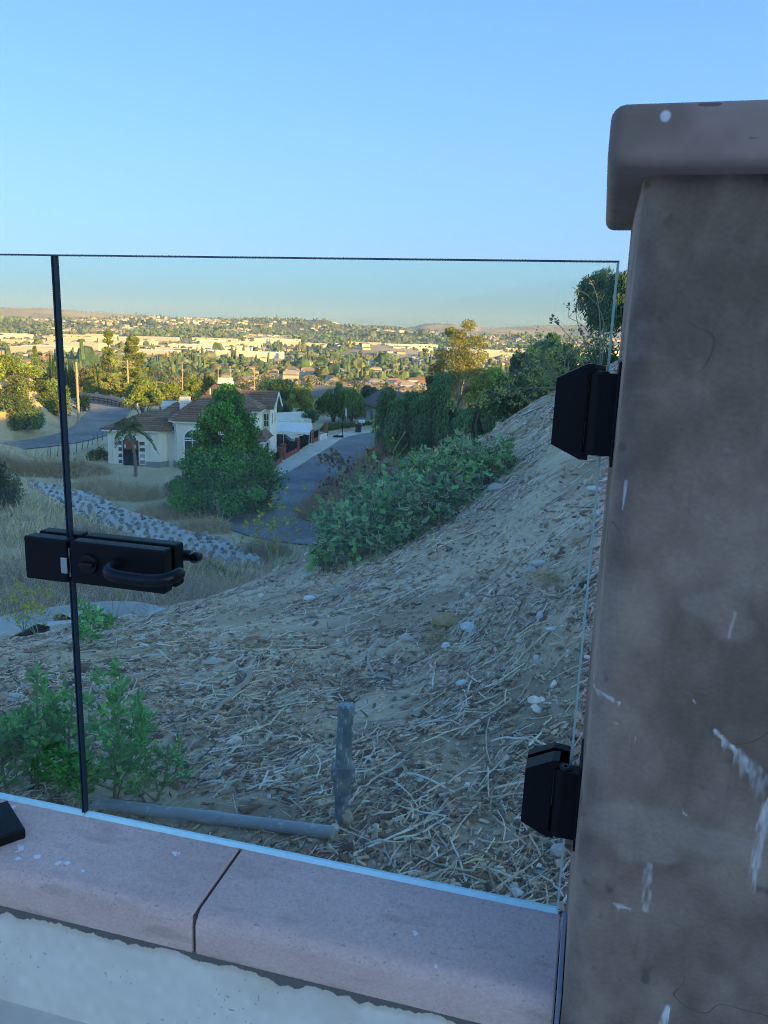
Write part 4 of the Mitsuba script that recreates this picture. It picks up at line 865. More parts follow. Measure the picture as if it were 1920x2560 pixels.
for i_, p in enumerate(PP):
    v, f = RK[rng.integers(10)]; s_ = rng.uniform(.32, .62); R_ = rotz(rng.uniform(0, 6.28))[0]
    m = ((v @ R_.T) * [s_, s_, s_ * 1.1] + p + [0, 0, .05], f); c = RC[rng.choice(5, p=(.3, .25, .15, .2, .1))] * rng.uniform(.8, 1.2)
    if i_ < 300: put('stone', m, 'm_paint', rip, color=c)
    else: late.append(m + (c,))
if late: put('stones', cat_(late), 'm_paint', rip, kind='stuff', label='the smaller far rocks of the channel')
# concrete ditch lower left
dq = [on(-60, 1604, 12), on(0, 1592, 12), on(70, 1578, 12.3), on(150, 1567, 12.6), on(215, 1562, 12.8), on(262, 1563, 12.8)]
dq = spline(np.array(dq), 40); t = np.gradient(dq[:, :2], axis=0); t /= np.linalg.norm(t, axis=1, keepdims=True); sN = np.c_[-t[:, 1], t[:, 0]]
prof = [(-.75, .06), (-.62, .10), (-.1, -.16), (.1, -.16), (.62, .10), (.75, .06), (.75, -1.3), (-.75, -1.3)]
V = np.stack([np.c_[dq[:, :2] + sN * o, dq[:, 2] + z_ + .06] for o, z_ in prof], 1); k = len(prof); v = V.reshape(-1, 3); f = []
for i_ in range(39):
    for j_ in range(k): a, b = i_ * k + j_, i_ * k + (j_ + 1) % k; f += [[a, b, b + k], [a, b + k, a + k]]
put('concrete_ditch', (v, np.array(f)), 'm_mortar', label='pale concrete terrace ditch below the slope at the left', cat='ditch')
# dry grass
def blades(x, y, h, col, w=.012, g=rng, lean=.5, k=3):
    n = len(x); z = ground(x, y); b = np.stack([x, y, z - .02], 1); a = g.uniform(0, 6.28, n); d = np.stack([np.cos(a), np.sin(a), 0 * a], 1)
    s = np.stack([-np.sin(a), np.cos(a), 0 * a], 1); h, w = h[:, None], np.broadcast_to(w, n)[:, None]; l = g.uniform(.1, 1, (n, 1)) * lean
    v = np.stack([b - s * w, b + s * w, b + d * h * l * .35 + [0, 0, 1] * h * .6 + s * w * .7, b + d * h * l + [0, 0, 1] * h * (1 - l * .25)], 1).reshape(-1, 3)
    o = np.arange(n)[:, None] * 4; return v, np.vstack([o + [0, 1, 2], o + [0, 2, 3]]), np.repeat(col, 4, 0)
def field(n, d0, d1, a0, a1, avoid=True):
    x, y = polar(n, d0, d1, a0, a1); m = np.ones(n, bool)
    for P_, hw in ROADS: m &= dist_line(x, y, P_)[0] > hw + .4
    m &= (channel_gap(x, y) > 1.3) & ~poly_mask(x, y, HOUSE_PAD) & ~((dist_line(x, y, R1[20:66])[0] < 16) & (x < np.interp(y, R1[20:66][::-1, 1], R1[20:66][::-1, 0])))
    z = ground(x, y, False); m &= dist_line(x, y, np.c_[dq[:, :2], dq[:, 2]])[0] > .9
    return x[m], y[m]
HOUSE_PAD = np.array([(-28, 69), (-11, 66), (-7.5, 100), (-27, 102)])
GC = np.array([(.62, .52, .33), (.70, .59, .38), (.50, .405, .265), (.37, .29, .20), (.44, .44, .19)])
x, y = field(90000, 13.0, 92, -30, 6); r = np.hypot(x, y); p3 = np.stack([x, y, 0 * x], -1)
cl = meshkit.fbm(p3 / 3.2, 3, 41); on_near = r < np.interp(np.degrees(np.arctan2(x, y)), [-30, -18, -5, 3, 10], [12, 13, 16, 18, 20])
k = (~on_near) & (rng.random(len(x)) < np.clip(cl * 2.2 - .45, .08, 1)); x, y, r, cl = x[k], y[k], r[k], cl[k]
put('dry_grass', blades(x, y, np.exp(rng.normal(math.log(.30), .35, len(x))) * (.5 + cl) * np.clip(r / 30, .55, 1.2), np.clip(GC[rng.choice(5, len(x), p=(.34, .26, .2, .12, .08))] * (1 + .15 * rng.normal(size=(len(x), 1))), .02, .7), w=.0042 * np.sqrt(r / 12) * (r / 12) ** .35), 'm_paint',
    label='dry golden and grey grass over the flat below the slope', cat='dry grass', kind='stuff')
def brush(name, centers, n, h, c, label, cat='brush', seed=5, group=None, hj=.35, wr=.010):
    g = np.random.default_rng(seed); X, Y, H = [], [], []
    for (cx, cy, rx, ry, hh) in centers:
        a, q = g.uniform(0, 6.28, n), np.sqrt(g.random(n)); X.append(cx + rx * q * np.cos(a)); Y.append(cy + ry * q * np.sin(a)); H.append(h * hh * (1 - .6 * q ** 2) * np.exp(g.normal(0, hj, n)))
    X, Y, H = map(np.concatenate, (X, Y, H)); m = np.ones(len(X), bool)
    for P_, hw in ROADS: m &= dist_line(X, Y, P_)[0] > hw + .25
    X, Y, H = X[m], Y[m], H[m]; N = len(X); Z = ground(X, Y); K = 4; t = np.linspace(0, 1, K); d = unit(N, g); d[:, 2] = np.abs(d[:, 2]) + .55; d /= np.linalg.norm(d, axis=1, keepdims=True)
    P = np.stack([X, Y, Z], 1)[:, None] + d[:, None] * (t[None, :, None] * H[:, None, None]) + (g.normal(0, .09, (N, K, 3)) * t[None, :, None] * H[:, None, None])
    put(name, tubes(P, np.linspace(wr, wr * .45, K)[None] * np.ones((N, 1)), 3, tint(c, N, .22, .04, g), caps=False), 'm_paint', label=label, cat=cat, kind='stuff')
def around(px, py, D, rx, ry, h): p = on(px, py, D); return (p[0], p[1], rx, ry, h)
brush('dry_brush', [around(110, 1185, 62, 4.5, 1.8, 1.1), around(30, 1175, 62, 3.5, 1.8, 1.0), around(200, 1180, 60, 3.0, 1.6, .8)], 1500, 1.3, (.44, .34, .22), 'dark dry brush along the upper edge of the rock channel at the left', seed=1, wr=.018)
brush('dry_brush', [around(330, 1245, 56, 3.2, 1.6, 1.0), around(430, 1290, 51, 3.0, 1.5, .9), around(250, 1225, 58, 2.5, 1.5, .9), around(520, 1325, 47, 2.4, 1.3, .7)], 1500, 1.25, (.60, .49, .31), 'golden dry brush between the rock channel and the house', seed=2, wr=.016)
brush('dry_brush', [around(235, 1360, 47, 1.4, .8, .8)], 900, 1.0, (.32, .26, .21), 'grey tumbleweed standing in the rock channel behind the lock', seed=3, wr=.012)
brush('dry_brush', [(-5.0, 61, 2.0, 1.6, .9), (-3.2, 65, 2.6, 2.6, 1.1), (-5.2, 70, 1.8, 3.0, .9), (-2.0, 72, 2.8, 3.4, 1.1), (-2.6, 80, 2.2, 4, 1), (-.5, 63, 3, 3, 1.2), (0, 74, 3, 4, 1.2), (1.4, 84, 2.5, 4, 1.2), (-6.8, 58.5, 1.6, 1.6, .7), (-5.5, 66, 2, 3, .8)], 2300, 1.1, (.44, .30, .20), 'brown dry brush on the mound inside the bend of the road', seed=4, wr=.016)
brush('dry_brush', [around(60, 1450, 24, 3.5, 2, .8), around(250, 1480, 22, 3.5, 2, .7), around(420, 1500, 20, 3, 2, .6), around(150, 1530, 17, 3, 1.2, .5), around(560, 1450, 28, 2.5, 1.6, .7)], 1500, .75, (.48, .39, .29), 'grey brown dry brush below the lock', seed=6, wr=.0065)
brush('dry_brush', [around(600, 1400, 40, 2.2, 1.6, .8), around(660, 1385, 44, 1.8, 1.5, 1)], 1000, .9, (.42, .35, .22), 'dry brush at the lower end of the rock channel', seed=7, wr=.011)
def shrub(px, py, D, w, h, c, label, seed, n=2600, L=.16, name='shrub'):
    g = np.random.default_rng(seed); b = on(px, py, D); key = thing(name, label, 'shrub'); K = 7
    cl = unit(16, g) * g.uniform(.45, .85, (16, 1)); cl[:, 2] = np.abs(cl[:, 2]) * .9 + .12
    kk = g.integers(0, 16, n); p = cl[kk] + unit(n, g) * (.36 * g.random((n, 1)) ** .4); p[:, 2] = np.maximum(p[:, 2], .03); p = p * [w / 2, w / 2, h] * .82 + b
    put('foliage', cards(p, unit(n, g), L * g.uniform(.6, 1.3, n), L * .45, tint(np.array(c) * 1.3, n, .28, .10, g) * (1 + .25 * g.normal(size=(16, 1)))[kk].clip(.5, 1.6), g), 'm_leaf', key, kind='stuff')
    a = np.array([[b, b + (cl[i_] * [w / 2, w / 2, h] * .45), b + cl[i_] * [w / 2, w / 2, h] * .8] for i_ in range(10)])
    put('branches', tubes(a, np.array([[.05, .035, .015]]) * w / 3, 4, tint((.12, .09, .065), 10)), 'm_paint', key, kind='stuff')
shrub(62, 1072, 100, 6.8, 4.4, (.11, .165, .075), 'large dark green shrub on the left bank', 1, 4200, .38)
shrub(140, 1042, 112, 6.5, 5.2, (.20, .27, .075), 'sunlit yellow green shrub on the bank behind the glass joint', 2, 4200, .38)
shrub(8, 1035, 106, 6, 3.2, (.10, .14, .06), 'grey green shrub at the left edge of the bank', 3, 2600, .36)
shrub(48, 1000, 114, 5, 3.5, (.16, .19, .07), 'round pale shrub above the large dark shrub on the bank', 4, 2200, .36)
shrub(15, 950, 122, 13, 2.6, (.27, .33, .075), 'sunlit yellow green scrub on top of the left bank', 5, 4200, .42)
shrub(105, 985, 124, 8, 2.4, (.19, .25, .08), 'green scrub on the slope of the left bank', 6, 3200, .4)
shrub(-30, 925, 126, 10, 3.2, (.25, .31, .075), 'bright scrub cut off by the left edge of the photo on the bank', 10, 3200, .42)
shrub(212, 1028, 128, 4.0, 3.6, (.09, .12, .05), 'dark green shrub right of the near utility pole', 7, 1600, .3)
shrub(245, 1150, 68, 3.2, 1.6, (.075, .115, .05), 'low dark green shrub at the left corner of the house', 8, 1400, .24)
shrub(10, 1275, 50, 3.0, 3.2, (.07, .115, .055), 'dark green bush at the left edge of the rock channel', 9, 3000, .17)
shrub(520, 1440, 33, 2.6, .5, (.12, .22, .06), 'patch of bright green weeds at the end of the rock channel', 11, 1400, .11)
shrub(455, 1225, 58, 4.2, 1.4, (.08, .15, .05), 'leafy green sprouts left of the big tree', 12, 1600, .22)
# ------------------------------------------------------------------ the house
HYAW = 0.0
h0 = zat(272, 1164, -14.0); HR = rotz(np.array([HYAW]))[0]
def HT(mesh): return (np.asarray(mesh[0], float) @ HR.T + [h0[0], h0[1], EYE - 14.02],) + tuple(mesh[1:])
house = thing('white_house', 'cream stucco house with a brown tiled hip roof behind the big green tree', 'house')
mat('m_wall_cream', mikit.proc(lambda p, n, uv: mix((.76, .715, .66), (.86, .82, .77), pfbm(p.x * .8, p.y * .8, p.z * 1.2, 4))), .9, .2)
C_TRIM, C_STONE, C_GLASS = (.82, .81, .80), (.26, .27, .29), (.035, .05, .055)
def quadwall(a, b, z0, z1): return np.array([[*a, z0], [*b, z0], [*b, z1], [*a, z1]], float), np.array([[0, 1, 2, 3]])
def wallblock(pts, z0, z1, name='wall', m='m_wall_cream', c=None):
    v, f = man(m3.Manifold.extrude(m3.CrossSection([pts if area2(np.array(pts, float)) > 0 else pts[::-1]]), z1 - z0).translate((0, 0, z0))); return put(name, HT((v, f)), m, house, color=c)
def roof(name, planes, n=9, c=(.25, .155, .115), parent=None):
    """planes: (eave a, eave b, top a, top b); laid in overlapping courses of tiles"""
    out = []
    for (A_, B_, C_, D_) in planes:
        A_, B_, C_, D_ = (np.array(q, float) for q in (A_, B_, C_, D_)); nn = np.cross(B_ - A_, (C_ + D_) / 2 - A_); nn /= np.linalg.norm(nn); nn *= np.sign(nn[2]) 
        L = np.linalg.norm((C_ + D_) / 2 - (A_ + B_) / 2); k = max(4, int(L / .42))
        for i_ in range(k):
            t0, t1 = i_ / k, (i_ + 1.12) / k; t1 = min(t1, 1)
            a0, b0, a1, b1 = A_ + (C_ - A_) * t0, B_ + (D_ - B_) * t0, A_ + (C_ - A_) * t1, B_ + (D_ - B_) * t1
            m = max(1, int(np.linalg.norm(b0 - a0) / 1.3)); e = np.linspace(0, 1, m + 1)
            for u0, u1 in zip(e[:-1], e[1:]):
                q0, q1, q2, q3 = a0 + (b0 - a0) * u0, a0 + (b0 - a0) * u1, a1 + (b1 - a1) * u1, a1 + (b1 - a1) * u0
                lift = nn * (.11 + rng.uniform(-.008, .008)); col = np.array(c) * rng.uniform(.78, 1.22) * (1 + .05 * rng.normal(size=3))
                out.append((np.array([q0 + lift, q1 + lift, q2 + nn * .02, q3 + nn * .02, q0 - nn * .02, q1 - nn * .02]), np.array([[0, 1, 2], [0, 2, 3], [4, 5, 1], [4, 1, 0]]), col))
    return put(name, HT(cat_(out)), 'm_paint', parent or house)
def trim(lo, hi, name='eave', c=C_TRIM): return put(name, HT(box(lo, hi)), 'm_paint', house, color=c)
# entrance wing
wallblock([(0, 0), (4.95, 0), (5.6, .75), (5.6, 7.5), (0, 7.5)], .55, 3.55)
wallblock([(-.02, -.02), (1.55, -.02), (1.55, .3), (-.02, .3)], -.3, .55, 'wall'); wallblock([(2.95, -.03), (4.97, -.03), (5.63, .73), (5.63, 7.4), (2.95, 7.4)], -.6, .55, 'stone_base', 'm_paint', C_STONE)
wallblock([(5.62, 1.2), (6.6, 1.2), (6.6, 4), (5.62, 4)], -.3, 4.1)
for lo, hi in (((-.35, -.42, 3.50), (5.3, -.30, 3.74)), ((-.42, -.42, 3.50), (-.30, 8.1, 3.74))): trim(lo, hi)
rt = 5.3
roof('roof', [((-.5, -.5, 3.68), (5.5, -.5, 3.68), (3.4, 3.6, rt), (5.6, 3.6, rt)), ((-.5, 8.0, 3.68), (-.5, -.5, 3.68), (3.4, 3.9, rt), (3.4, 3.6, rt)), ((5.5, -.5, 3.68), (6.6, 1.0, 3.68), (5.6, 3.6, rt), (7.2, 3.6, rt)), ((7.4, 8, 3.68), (-.5, 8, 3.68), (7.4, 3.9, rt), (3.4, 3.9, rt)), ((5.6, 3.6, rt), (8.6, 3.2, 5.0), (5.6, 3.9, rt), (8.6, 4.4, 5.2))])
roof('roof', [((3.2, 7.0, 4.6), (8.4, 7.0, 4.6), (4.6, 8.6, 5.7), (8.4, 8.6, 5.7)), ((3.2, 10.2, 4.6), (3.2, 7.0, 4.6), (4.6, 8.7, 5.7), (4.6, 8.6, 5.7))])
# tall black door with the brick panel and fan light above
door = put('door', HT(box([1.58, -.06, -.35], [2.92, .02, 1.72])), 'm_paint', house, color=(.012, .014, .022), label='tall black double door')
put('centre_rail', HT(box([2.235, -.09, -.33], [2.265, -.06, 1.70])), 'm_paint', door, color=(.03, .03, .035))
for x0 in (1.64, 2.30): put('panel', HT(box([x0, -.085, -.2], [x0 + .55, -.06, 1.55], .02)), 'm_paint', door, color=(.02, .022, .03))
put('brick_panel', HT(box([1.58, -.05, 1.73], [2.92, .03, 2.62])), 'm_paint', house, color=(.26, .095, .055), label='brick red panel over the black door')
for x0 in (1.50, 2.93): put('door_frame', HT(box([x0, -.10, -.4], [x0 + .07, -.005, 2.64])), 'm_paint', house, color=(.10, .055, .035))
for x0 in (1.72, 2.72): 
    put('wall_lamp', HT(rbox([x0 - .06, -.2, 1.85], [x0 + .06, -.06, 2.2], .03, 3)), 'm_paint', house, color=(.75, .76, .78))
fan = thing(house + '__fan_light'); t = np.linspace(0, np.pi, 17)
put('pane', HT(prism(np.c_[2.25 + .62 * np.cos(t), 2.64 + .62 * np.sin(t)], -.03, -.01)), 'm_gloss', fan, color=(.06, .09, .09))
arc = m3.CrossSection([np.r_[np.c_[2.25 + .78 * np.cos(t), 2.64 + .78 * np.sin(t)], np.c_[2.25 + .62 * np.cos(t[::-1]), 2.64 + .62 * np.sin(t[::-1])]].tolist()])
def xz(cs, y0, y1): v, f = man(m3.Manifold.extrude(cs, y1 - y0)); return np.c_[v[:, 0], v[:, 2] + y0, v[:, 1]], f[:, ::-1]
put('arch', HT(xz(arc, -.10, -.02)), 'm_paint', fan, color=C_TRIM)
sp_ = [box([-.012, -.07, 0], [.012, -.04, .60])]
put('spokes', HT(cat_([(lambda a: ((sp_[0][0] @ np.array([[math.cos(a), 0, math.sin(a)], [0, 1, 0], [-math.sin(a), 0, math.cos(a)]])) + [2.25, 0, 2.64], sp_[0][1]))(a) for a in (-1.05, -.52, 0, .52, 1.05)])), 'm_paint', fan, color=C_TRIM)
def window(x0, x1, z0, z1, y=-.02, parent=house, fr=.06, c=C_GLASS, bars=False, rot=None, at_=None):
    tr = (lambda m: HT(m)) if rot is None else (lambda m: HT(xf(m, rotz(np.array([rot]))[0], at_)))
    w = thing(parent + '__window'); 
    put('pane', tr(box([x0, y - .005, z0], [x1, y + .02, z1])), 'm_gloss', w, color=c)
    fm = [box([x0 - fr, y - .05, z0 - fr], [x0, y + .01, z1 + fr]), box([x1, y - .05, z0 - fr], [x1 + fr, y + .01, z1 + fr]), box([x0, y - .05, z0 - fr], [x1, y + .01, z0]), box([x0, y - .05, z1], [x1, y + .01, z1 + fr])]
    if bars: xm, zm = (x0 + x1) / 2, (z0 + z1) / 2; fm += [box([xm - .02, y - .04, z0], [xm + .02, y - .006, z1]), box([x0, y - .035, zm - .02], [x1, y - .007, zm + .02])]
    put('frame', tr(cat_(fm)), 'm_paint', w, color=C_TRIM)
for i_ in range(4):
    z = .30 + i_ * .62
    window(1.02, 1.40, z, z + .36, c=(.07, .09, .085)); window(3.12, 3.66, z, z + .36, c=(.07, .09, .085) if i_ != 1 else (.35, .40, .45))
for x0 in (.42, 4.1): put('pilaster', HT(box([x0, -.05, .55], [x0 + .05, .0, 3.5])), 'm_paint', house, color=(.66, .62, .57))
# octagonal bay
bay = [(6.15, 1.2), (6.75, .25), (8.9, .25), (9.6, 1.2), (9.6, 6), (6.15, 6)]
wallblock(bay, .55, 4.55); wallblock([(6.11, 1.17), (6.73, .21), (8.92, .21), (9.64, 1.17), (9.64, 5.9), (6.11, 5.9)], -.7, .60, 'stone_base', 'm_paint', C_STONE)
put('band', HT(man(m3.Manifold.extrude(m3.CrossSection([[(6.08, 1.15), (6.71, .18), (8.94, .18), (9.67, 1.15), (9.67, 5), (6.08, 5)]]), .10).translate((0, 0, 2.72)))), 'm_paint', house, color=C_TRIM)
put('eave', HT(man(m3.Manifold.extrude(m3.CrossSection([[(5.75, 1.05), (6.55, -.15), (9.1, -.15), (10.0, 1.05), (10.0, 6), (5.75, 6)]]), .22).translate((0, 0, 4.5)))), 'm_paint', house, color=C_TRIM)
roof('roof', [((5.65, 1.0, 4.7), (6.5, -.25, 4.7), (7.8, 4.2, 6.5), (7.8, 4.2, 6.5)), ((6.5, -.25, 4.7), (9.15, -.25, 4.7), (7.8, 4.2, 6.5), (9.0, 4.2, 6.5)), ((5.65, 6.2, 4.7), (5.65, 1.0, 4.7), (7.8, 4.6, 6.5), (7.8, 4.2, 6.5)), ((9.15, -.25, 4.7), (10.1, 1.0, 4.7), (9.0, 4.2, 6.5), (9.6, 4.2, 6.5))])
ov = thing(house + '__oval_window'); t = np.linspace(0, 2 * np.pi, 25)[:-1]; a_ = math.atan2(-.95, .6); oc = (6.44, .74)
def bayface(m): return HT(xf(m, rotz(np.array([a_]))[0], (oc[0], oc[1], 0)))
ell = lambda k: np.c_[.24 * k * np.cos(t), 3.65 + .52 * k * np.sin(t)]
put('pane', bayface(prism(ell(1), -.06, -.03)), 'm_gloss', ov, color=(.05, .08, .08))
put('frame', bayface(xz(m3.CrossSection([ell(1.35).tolist()]) - m3.CrossSection([ell(1).tolist()]), -.12, -.02)), 'm_paint', ov, color=C_TRIM)
t = np.linspace(0, np.pi, 17)
for x0 in (7.55,):
    aw = thing(house + '__arched_window'); pp = np.r_[np.c_[x0 + .75 + .75 * np.cos(t), 3.0 + .75 * np.sin(t)], [(x0, .9), (x0 + 1.5, .9)]]
    put('pane', HT(prism(pp, .20, .23)), 'm_gloss', aw, color=(.05, .075, .08))
    big = np.r_[np.c_[x0 + .75 + .93 * np.cos(t), 3.0 + .93 * np.sin(t)], [(x0 - .18, .8), (x0 + 1.68, .8)]]
    put('surround', HT(xz(m3.CrossSection([big.tolist()]) - m3.CrossSection([pp.tolist()]), .10, .24)), 'm_paint', aw, color=C_TRIM)
    put('mullion', HT(cat_([box([x0 + .72, .14, .9], [x0 + .78, .22, 3.7]), box([x0, .145, 2.95], [x0 + 1.5, .215, 3.05])])), 'm_paint', aw, color=C_TRIM)
# main two storey block
wallblock([(8.2, 2.4), (14.3, 2.4), (14.3, 13), (8.2, 13)], -.5, 5.6)
for lo, hi in (((8.0, 2.0, 5.5), (14.75, 2.12, 5.75)), ((14.65, 2.0, 5.5), (14.77, 13.4, 5.75))): trim(lo, hi)
pk = 7.8
roof('roof', [((7.6, 1.9, 5.7), (14.85, 1.9, 5.7), (9.0, 7.2, pk), (9.8, 7.2, pk)), ((14.85, 1.9, 5.7), (14.85, 13.5, 5.7), (9.8, 7.2, pk), (9.8, 8.4, pk)), ((7.6, 13.5, 5.7), (7.6, 1.9, 5.7), (9.0, 8.4, pk), (9.0, 7.2, pk)), ((14.85, 13.5, 5.7), (7.6, 13.5, 5.7), (9.8, 8.4, pk), (9.0, 8.4, pk))])
# gabled wing to the right
wallblock([(12.4, 6.2), (15.1, 6.2), (15.1, 11.2), (12.4, 11.2)], -.5, 5.6)
gb = [(16.2, 5.8), (16.2, 11.6)]
put('gable', HT((np.array([[15.08, 6.2, 5.6], [15.08, 11.2, 5.6], [15.08, 8.7, 7.05], [14.8, 6.2, 5.6], [14.8, 11.2, 5.6], [14.8, 8.7, 7.05]]), np.array([[0, 1, 2], [3, 5, 4], [0, 2, 5], [0, 5, 3], [1, 4, 5], [1, 5, 2]]))), 'm_wall_cream', house)
roof('roof', [((11.2, 5.7, 5.55), (15.6, 5.7, 5.55), (11.2, 8.7, 7.25), (15.6, 8.7, 7.25)), ((15.6, 11.7, 5.55), (11.2, 11.7, 5.55), (15.6, 8.7, 7.25), (11.2, 8.7, 7.25))])
for s_ in (5.7, 11.7):
    b0, b1 = np.array([15.63, s_, 5.50]), np.array([15.63, 8.7, 7.20])
    put('barge_board', HT(hull([b0, b1, b0 + [.08, 0, 0], b1 + [.08, 0, 0], b0 + [0, 0, -.28], b1 + [0, 0, -.28], b0 + [.08, 0, -.28], b1 + [.08, 0, -.28]])), 'm_paint', house, color=C_TRIM)
window(13.3, 14.1, 3.6, 5.0, 2.37, bars=True); window(14.45, 14.95, 3.7, 5.0, 6.17, bars=True); window(14.45, 14.95, .7, 2.2, 6.17, bars=True); window(9.9, 11.4, 3.6, 5.0, 2.37, bars=True)
for (y0, y1) in ((7.2, 8.0), (9.2, 10.0)): window(y0, y1, 3.8, 5.0, 0, rot=math.pi / 2, at_=(15.1, 0, 0), bars=True)
roof('porch_roof', [((13.6, 1.6, 2.7), (15.4, 1.6, 2.7), (13.9, 3.4, 3.5), (14.6, 3.4, 3.5)), ((15.4, 1.6, 2.7), (15.4, 6.2, 2.7), (14.6, 3.4, 3.5), (14.6, 6.2, 3.5))])
trim([13.6, 1.62, 2.52], [15.35, 1.74, 2.72]); trim([15.25, 1.74, 2.52], [15.37, 6.2, 2.72])
put('porch_post', HT(box([15.05, 1.75, -.5], [15.25, 2.0, 2.52])), 'm_paint', house, color=C_TRIM)
def chimney(x0, y0, w, d, z0, z1, label):
    k = put('chimney', HT(box([x0, y0, z0], [x0 + w, y0 + d, z1])), 'm_wall_cream', house, label=label)
    put('crown', HT(cat_([box([x0 - .1, y0 - .1, z1 - .62], [x0 + w + .1, y0 + d + .1, z1 - .42], .03), hull([(x0 + a * w, y0 + b * d, z1) for a in (.1, .9) for b in (.1, .9)] + [(x0 + a * w, y0 + b * d, z1 - .4) for a in (-.05, 1.05) for b in (-.05, 1.05)])])), 'm_paint', k, color=(.74, .76, .78))
    put('flue', HT(box([x0 + .2, y0 + .2, z1], [x0 + w - .2, y0 + d - .2, z1 + .12])), 'm_paint', k, color=(.30, .30, .30))
chimney(6.35, 3.2, .95, .8, 3.6, 6.75, 'white chimney on the left part of the roof'); chimney(9.0, 9.4, 1.4, .9, 6.0, 8.4, 'wide white chimney behind the ridge'); chimney(3.0, 8.6, 1.6, .8, 4, 5.75, 'low tan chimney behind the entrance wing')
put('skylight', HT((np.array([[7.75, 5.0, 6.05], [8.55, 5.0, 6.05], [8.55, 6.2, 6.75], [7.75, 6.2, 6.75]]), np.array([[0, 1, 2], [0, 2, 3]]))), 'm_gloss', house, color=(.12, .17, .24))
put('downpipe', HT(tubes(np.array([(6.78, .17, 4.5), (6.78, .17, 2.5), (6.78, .17, .5), (6.72, .1, -.6)]), .045, 6)), 'm_paint', house, color=(.70, .70, .70))
put('vent_pipe', HT(tubes(np.array([(9.2, 4.4, 7.0), (9.2, 4.4, 7.6)]), .08, 8)), 'm_paint', house, color=(.6, .62, .64))

# ------------------------------------------------------------------ drive, canopies, car, fence, street furniture
def G(px, py, z=-14.0): p = zat(px, py, z); return np.array([p[0], p[1], gz(p[0], p[1], False)])
def local(o, ang):
    R_ = rotz(np.array([ang]))[0]
    return lambda m: (np.asarray(m[0], float) @ R_.T + o,) + tuple(m[1:])
flat = zat(700, 1150, -13.9)[2]
can = zat(612, 1128, -14.0); FA = math.atan2(30.0, 6.0)
L_ = local([can[0] + 1.0, can[1] + 2.2, EYE - 14.0], .02)
tent = thing('canopy_tent', 'white carport canopy on thin poles beside the house', 'canopy')
def tarp(w, d, ze, zr):
    out = []; nx = 10
    for s in (-1, 1):
        X, S_ = np.meshgrid(np.linspace(0, w, nx + 1), np.linspace(0, 1, 5), indexing='ij'); Y = d / 2 + s * (1 - S_) * d / 2; Z = ze + (zr - ze) * S_ - .10 * np.sin(np.pi * S_) - .03 * np.abs(np.sin(X * 2.1)) * (1 - S_)
        v = np.stack([X, Y, Z], -1).reshape(-1, 3); i, j = np.meshgrid(np.arange(nx), np.arange(4), indexing='ij'); q = np.stack([i * 5 + j, i * 5 + j + 1, (i + 1) * 5 + j + 1, (i + 1) * 5 + j], -1).reshape(-1, 4); out.append((v, q))
        Zv = np.linspace(0, w, 21); vv = np.r_[np.c_[Zv, np.full(21, d / 2 + s * d / 2), np.full(21, ze)], np.c_[Zv, np.full(21, d / 2 + s * d / 2), ze - .28 - .06 * (np.arange(21) % 2)]]
        out.append((vv, np.array([[k, k + 1, k + 22, k + 21] for k in range(20)])))
    for x0 in (0, w): out.append((np.array([[x0, 0, ze], [x0, d, ze], [x0, d / 2, zr]]), np.array([[0, 1, 2]])))
    return cat_(out)
put('roof_cover', L_(tarp(6.2, 4.4, 2.15, 2.95)), 'm_tarp', tent)
scene['m_tarp'] = {'type': 'twosided', 'bsdf': {'type': 'principled', 'base_color': {'type': 'rgb', 'value': [.82, .84, .87]}, 'roughness': .5, 'specular': .3}}
for x0 in (.05, 3.1, 6.1):
    for y0 in (.05, 4.35): put('pole', L_(tubes(np.array([(x0, y0, -.1), (x0, y0, 2.15)]), .03, 6)), 'm_paint', tent, color=(.75, .76, .78))
tent2 = thing('canopy_tent', 'second cream canopy tent with closed sides behind the white carport canopy', 'canopy')
o2 = zat(752, 1098, -14.0); L2 = local([o2[0] - 3.6, o2[1] + 1.5, EYE - 14.0], .75)
put('roof_cover', L2(tarp(6.0, 3.4, 2.0, 2.9)), 'm_tarp2', tent2)
scene['m_tarp2'] = {'type': 'twosided', 'bsdf': {'type': 'principled', 'base_color': {'type': 'rgb', 'value': [.66, .65, .60]}, 'roughness': .6}}
put('side_cover', L2(cat_([box([0, .0, .05], [6, .03, 1.98]), box([0, 3.37, .05], [6, 3.4, 1.98]), box([5.97, .03, .05], [6.0, 3.37, 1.98])])), 'm_tarp2', tent2)
for x0, y0 in ((0, 0), (0, 3.4), (6, 0), (6, 3.4)): put('pole', L2(tubes(np.array([(x0, y0, -.1), (x0, y0, 2.0)]), .03, 6)), 'm_paint', tent2, color=(.7, .7, .7))
# dark car under the canopy
car = thing('parked_car', 'dark sedan parked under the white carport canopy', 'car'); LC = local([can[0] + 3.7, can[1] + 4.3, EYE - 13.98], -.12)
LC_ = lambda m: LC(xf(m, None, (-2.3, -.9, 0)))
body = [(0, .35), (.05, .75), (.5, .86), (1.25, .90), (3.4, .88), (4.3, .76), (4.5, .6), (4.5, .32), (3.9, .24), (.5, .24)]
def slab(poly, y0, y1, ins=.06):
    p = np.array(poly, float); c = p.mean(0); k = [np.c_[p[:, 0], np.full(len(p), y), p[:, 1]] for y in (y0 + ins, y1 - ins)]; q = c + (p - c) * [.985, .93]
    return hull(np.vstack([np.c_[q[:, 0], np.full(len(q), y), q[:, 1]] for y in (y0, y1)] + k))
put('body', LC_(slab(body, 0, 1.8)), 'm_gloss', car, smooth=False, color=(.012, .013, .018))
cab = [(.75, .86), (1.35, 1.36), (1.8, 1.44), (2.5, 1.43), (3.35, .88)]
v, f = slab(cab, .16, 1.64, .05); put('cabin', LC_((v, f)), 'm_gloss', car, color=(.012, .013, .018))
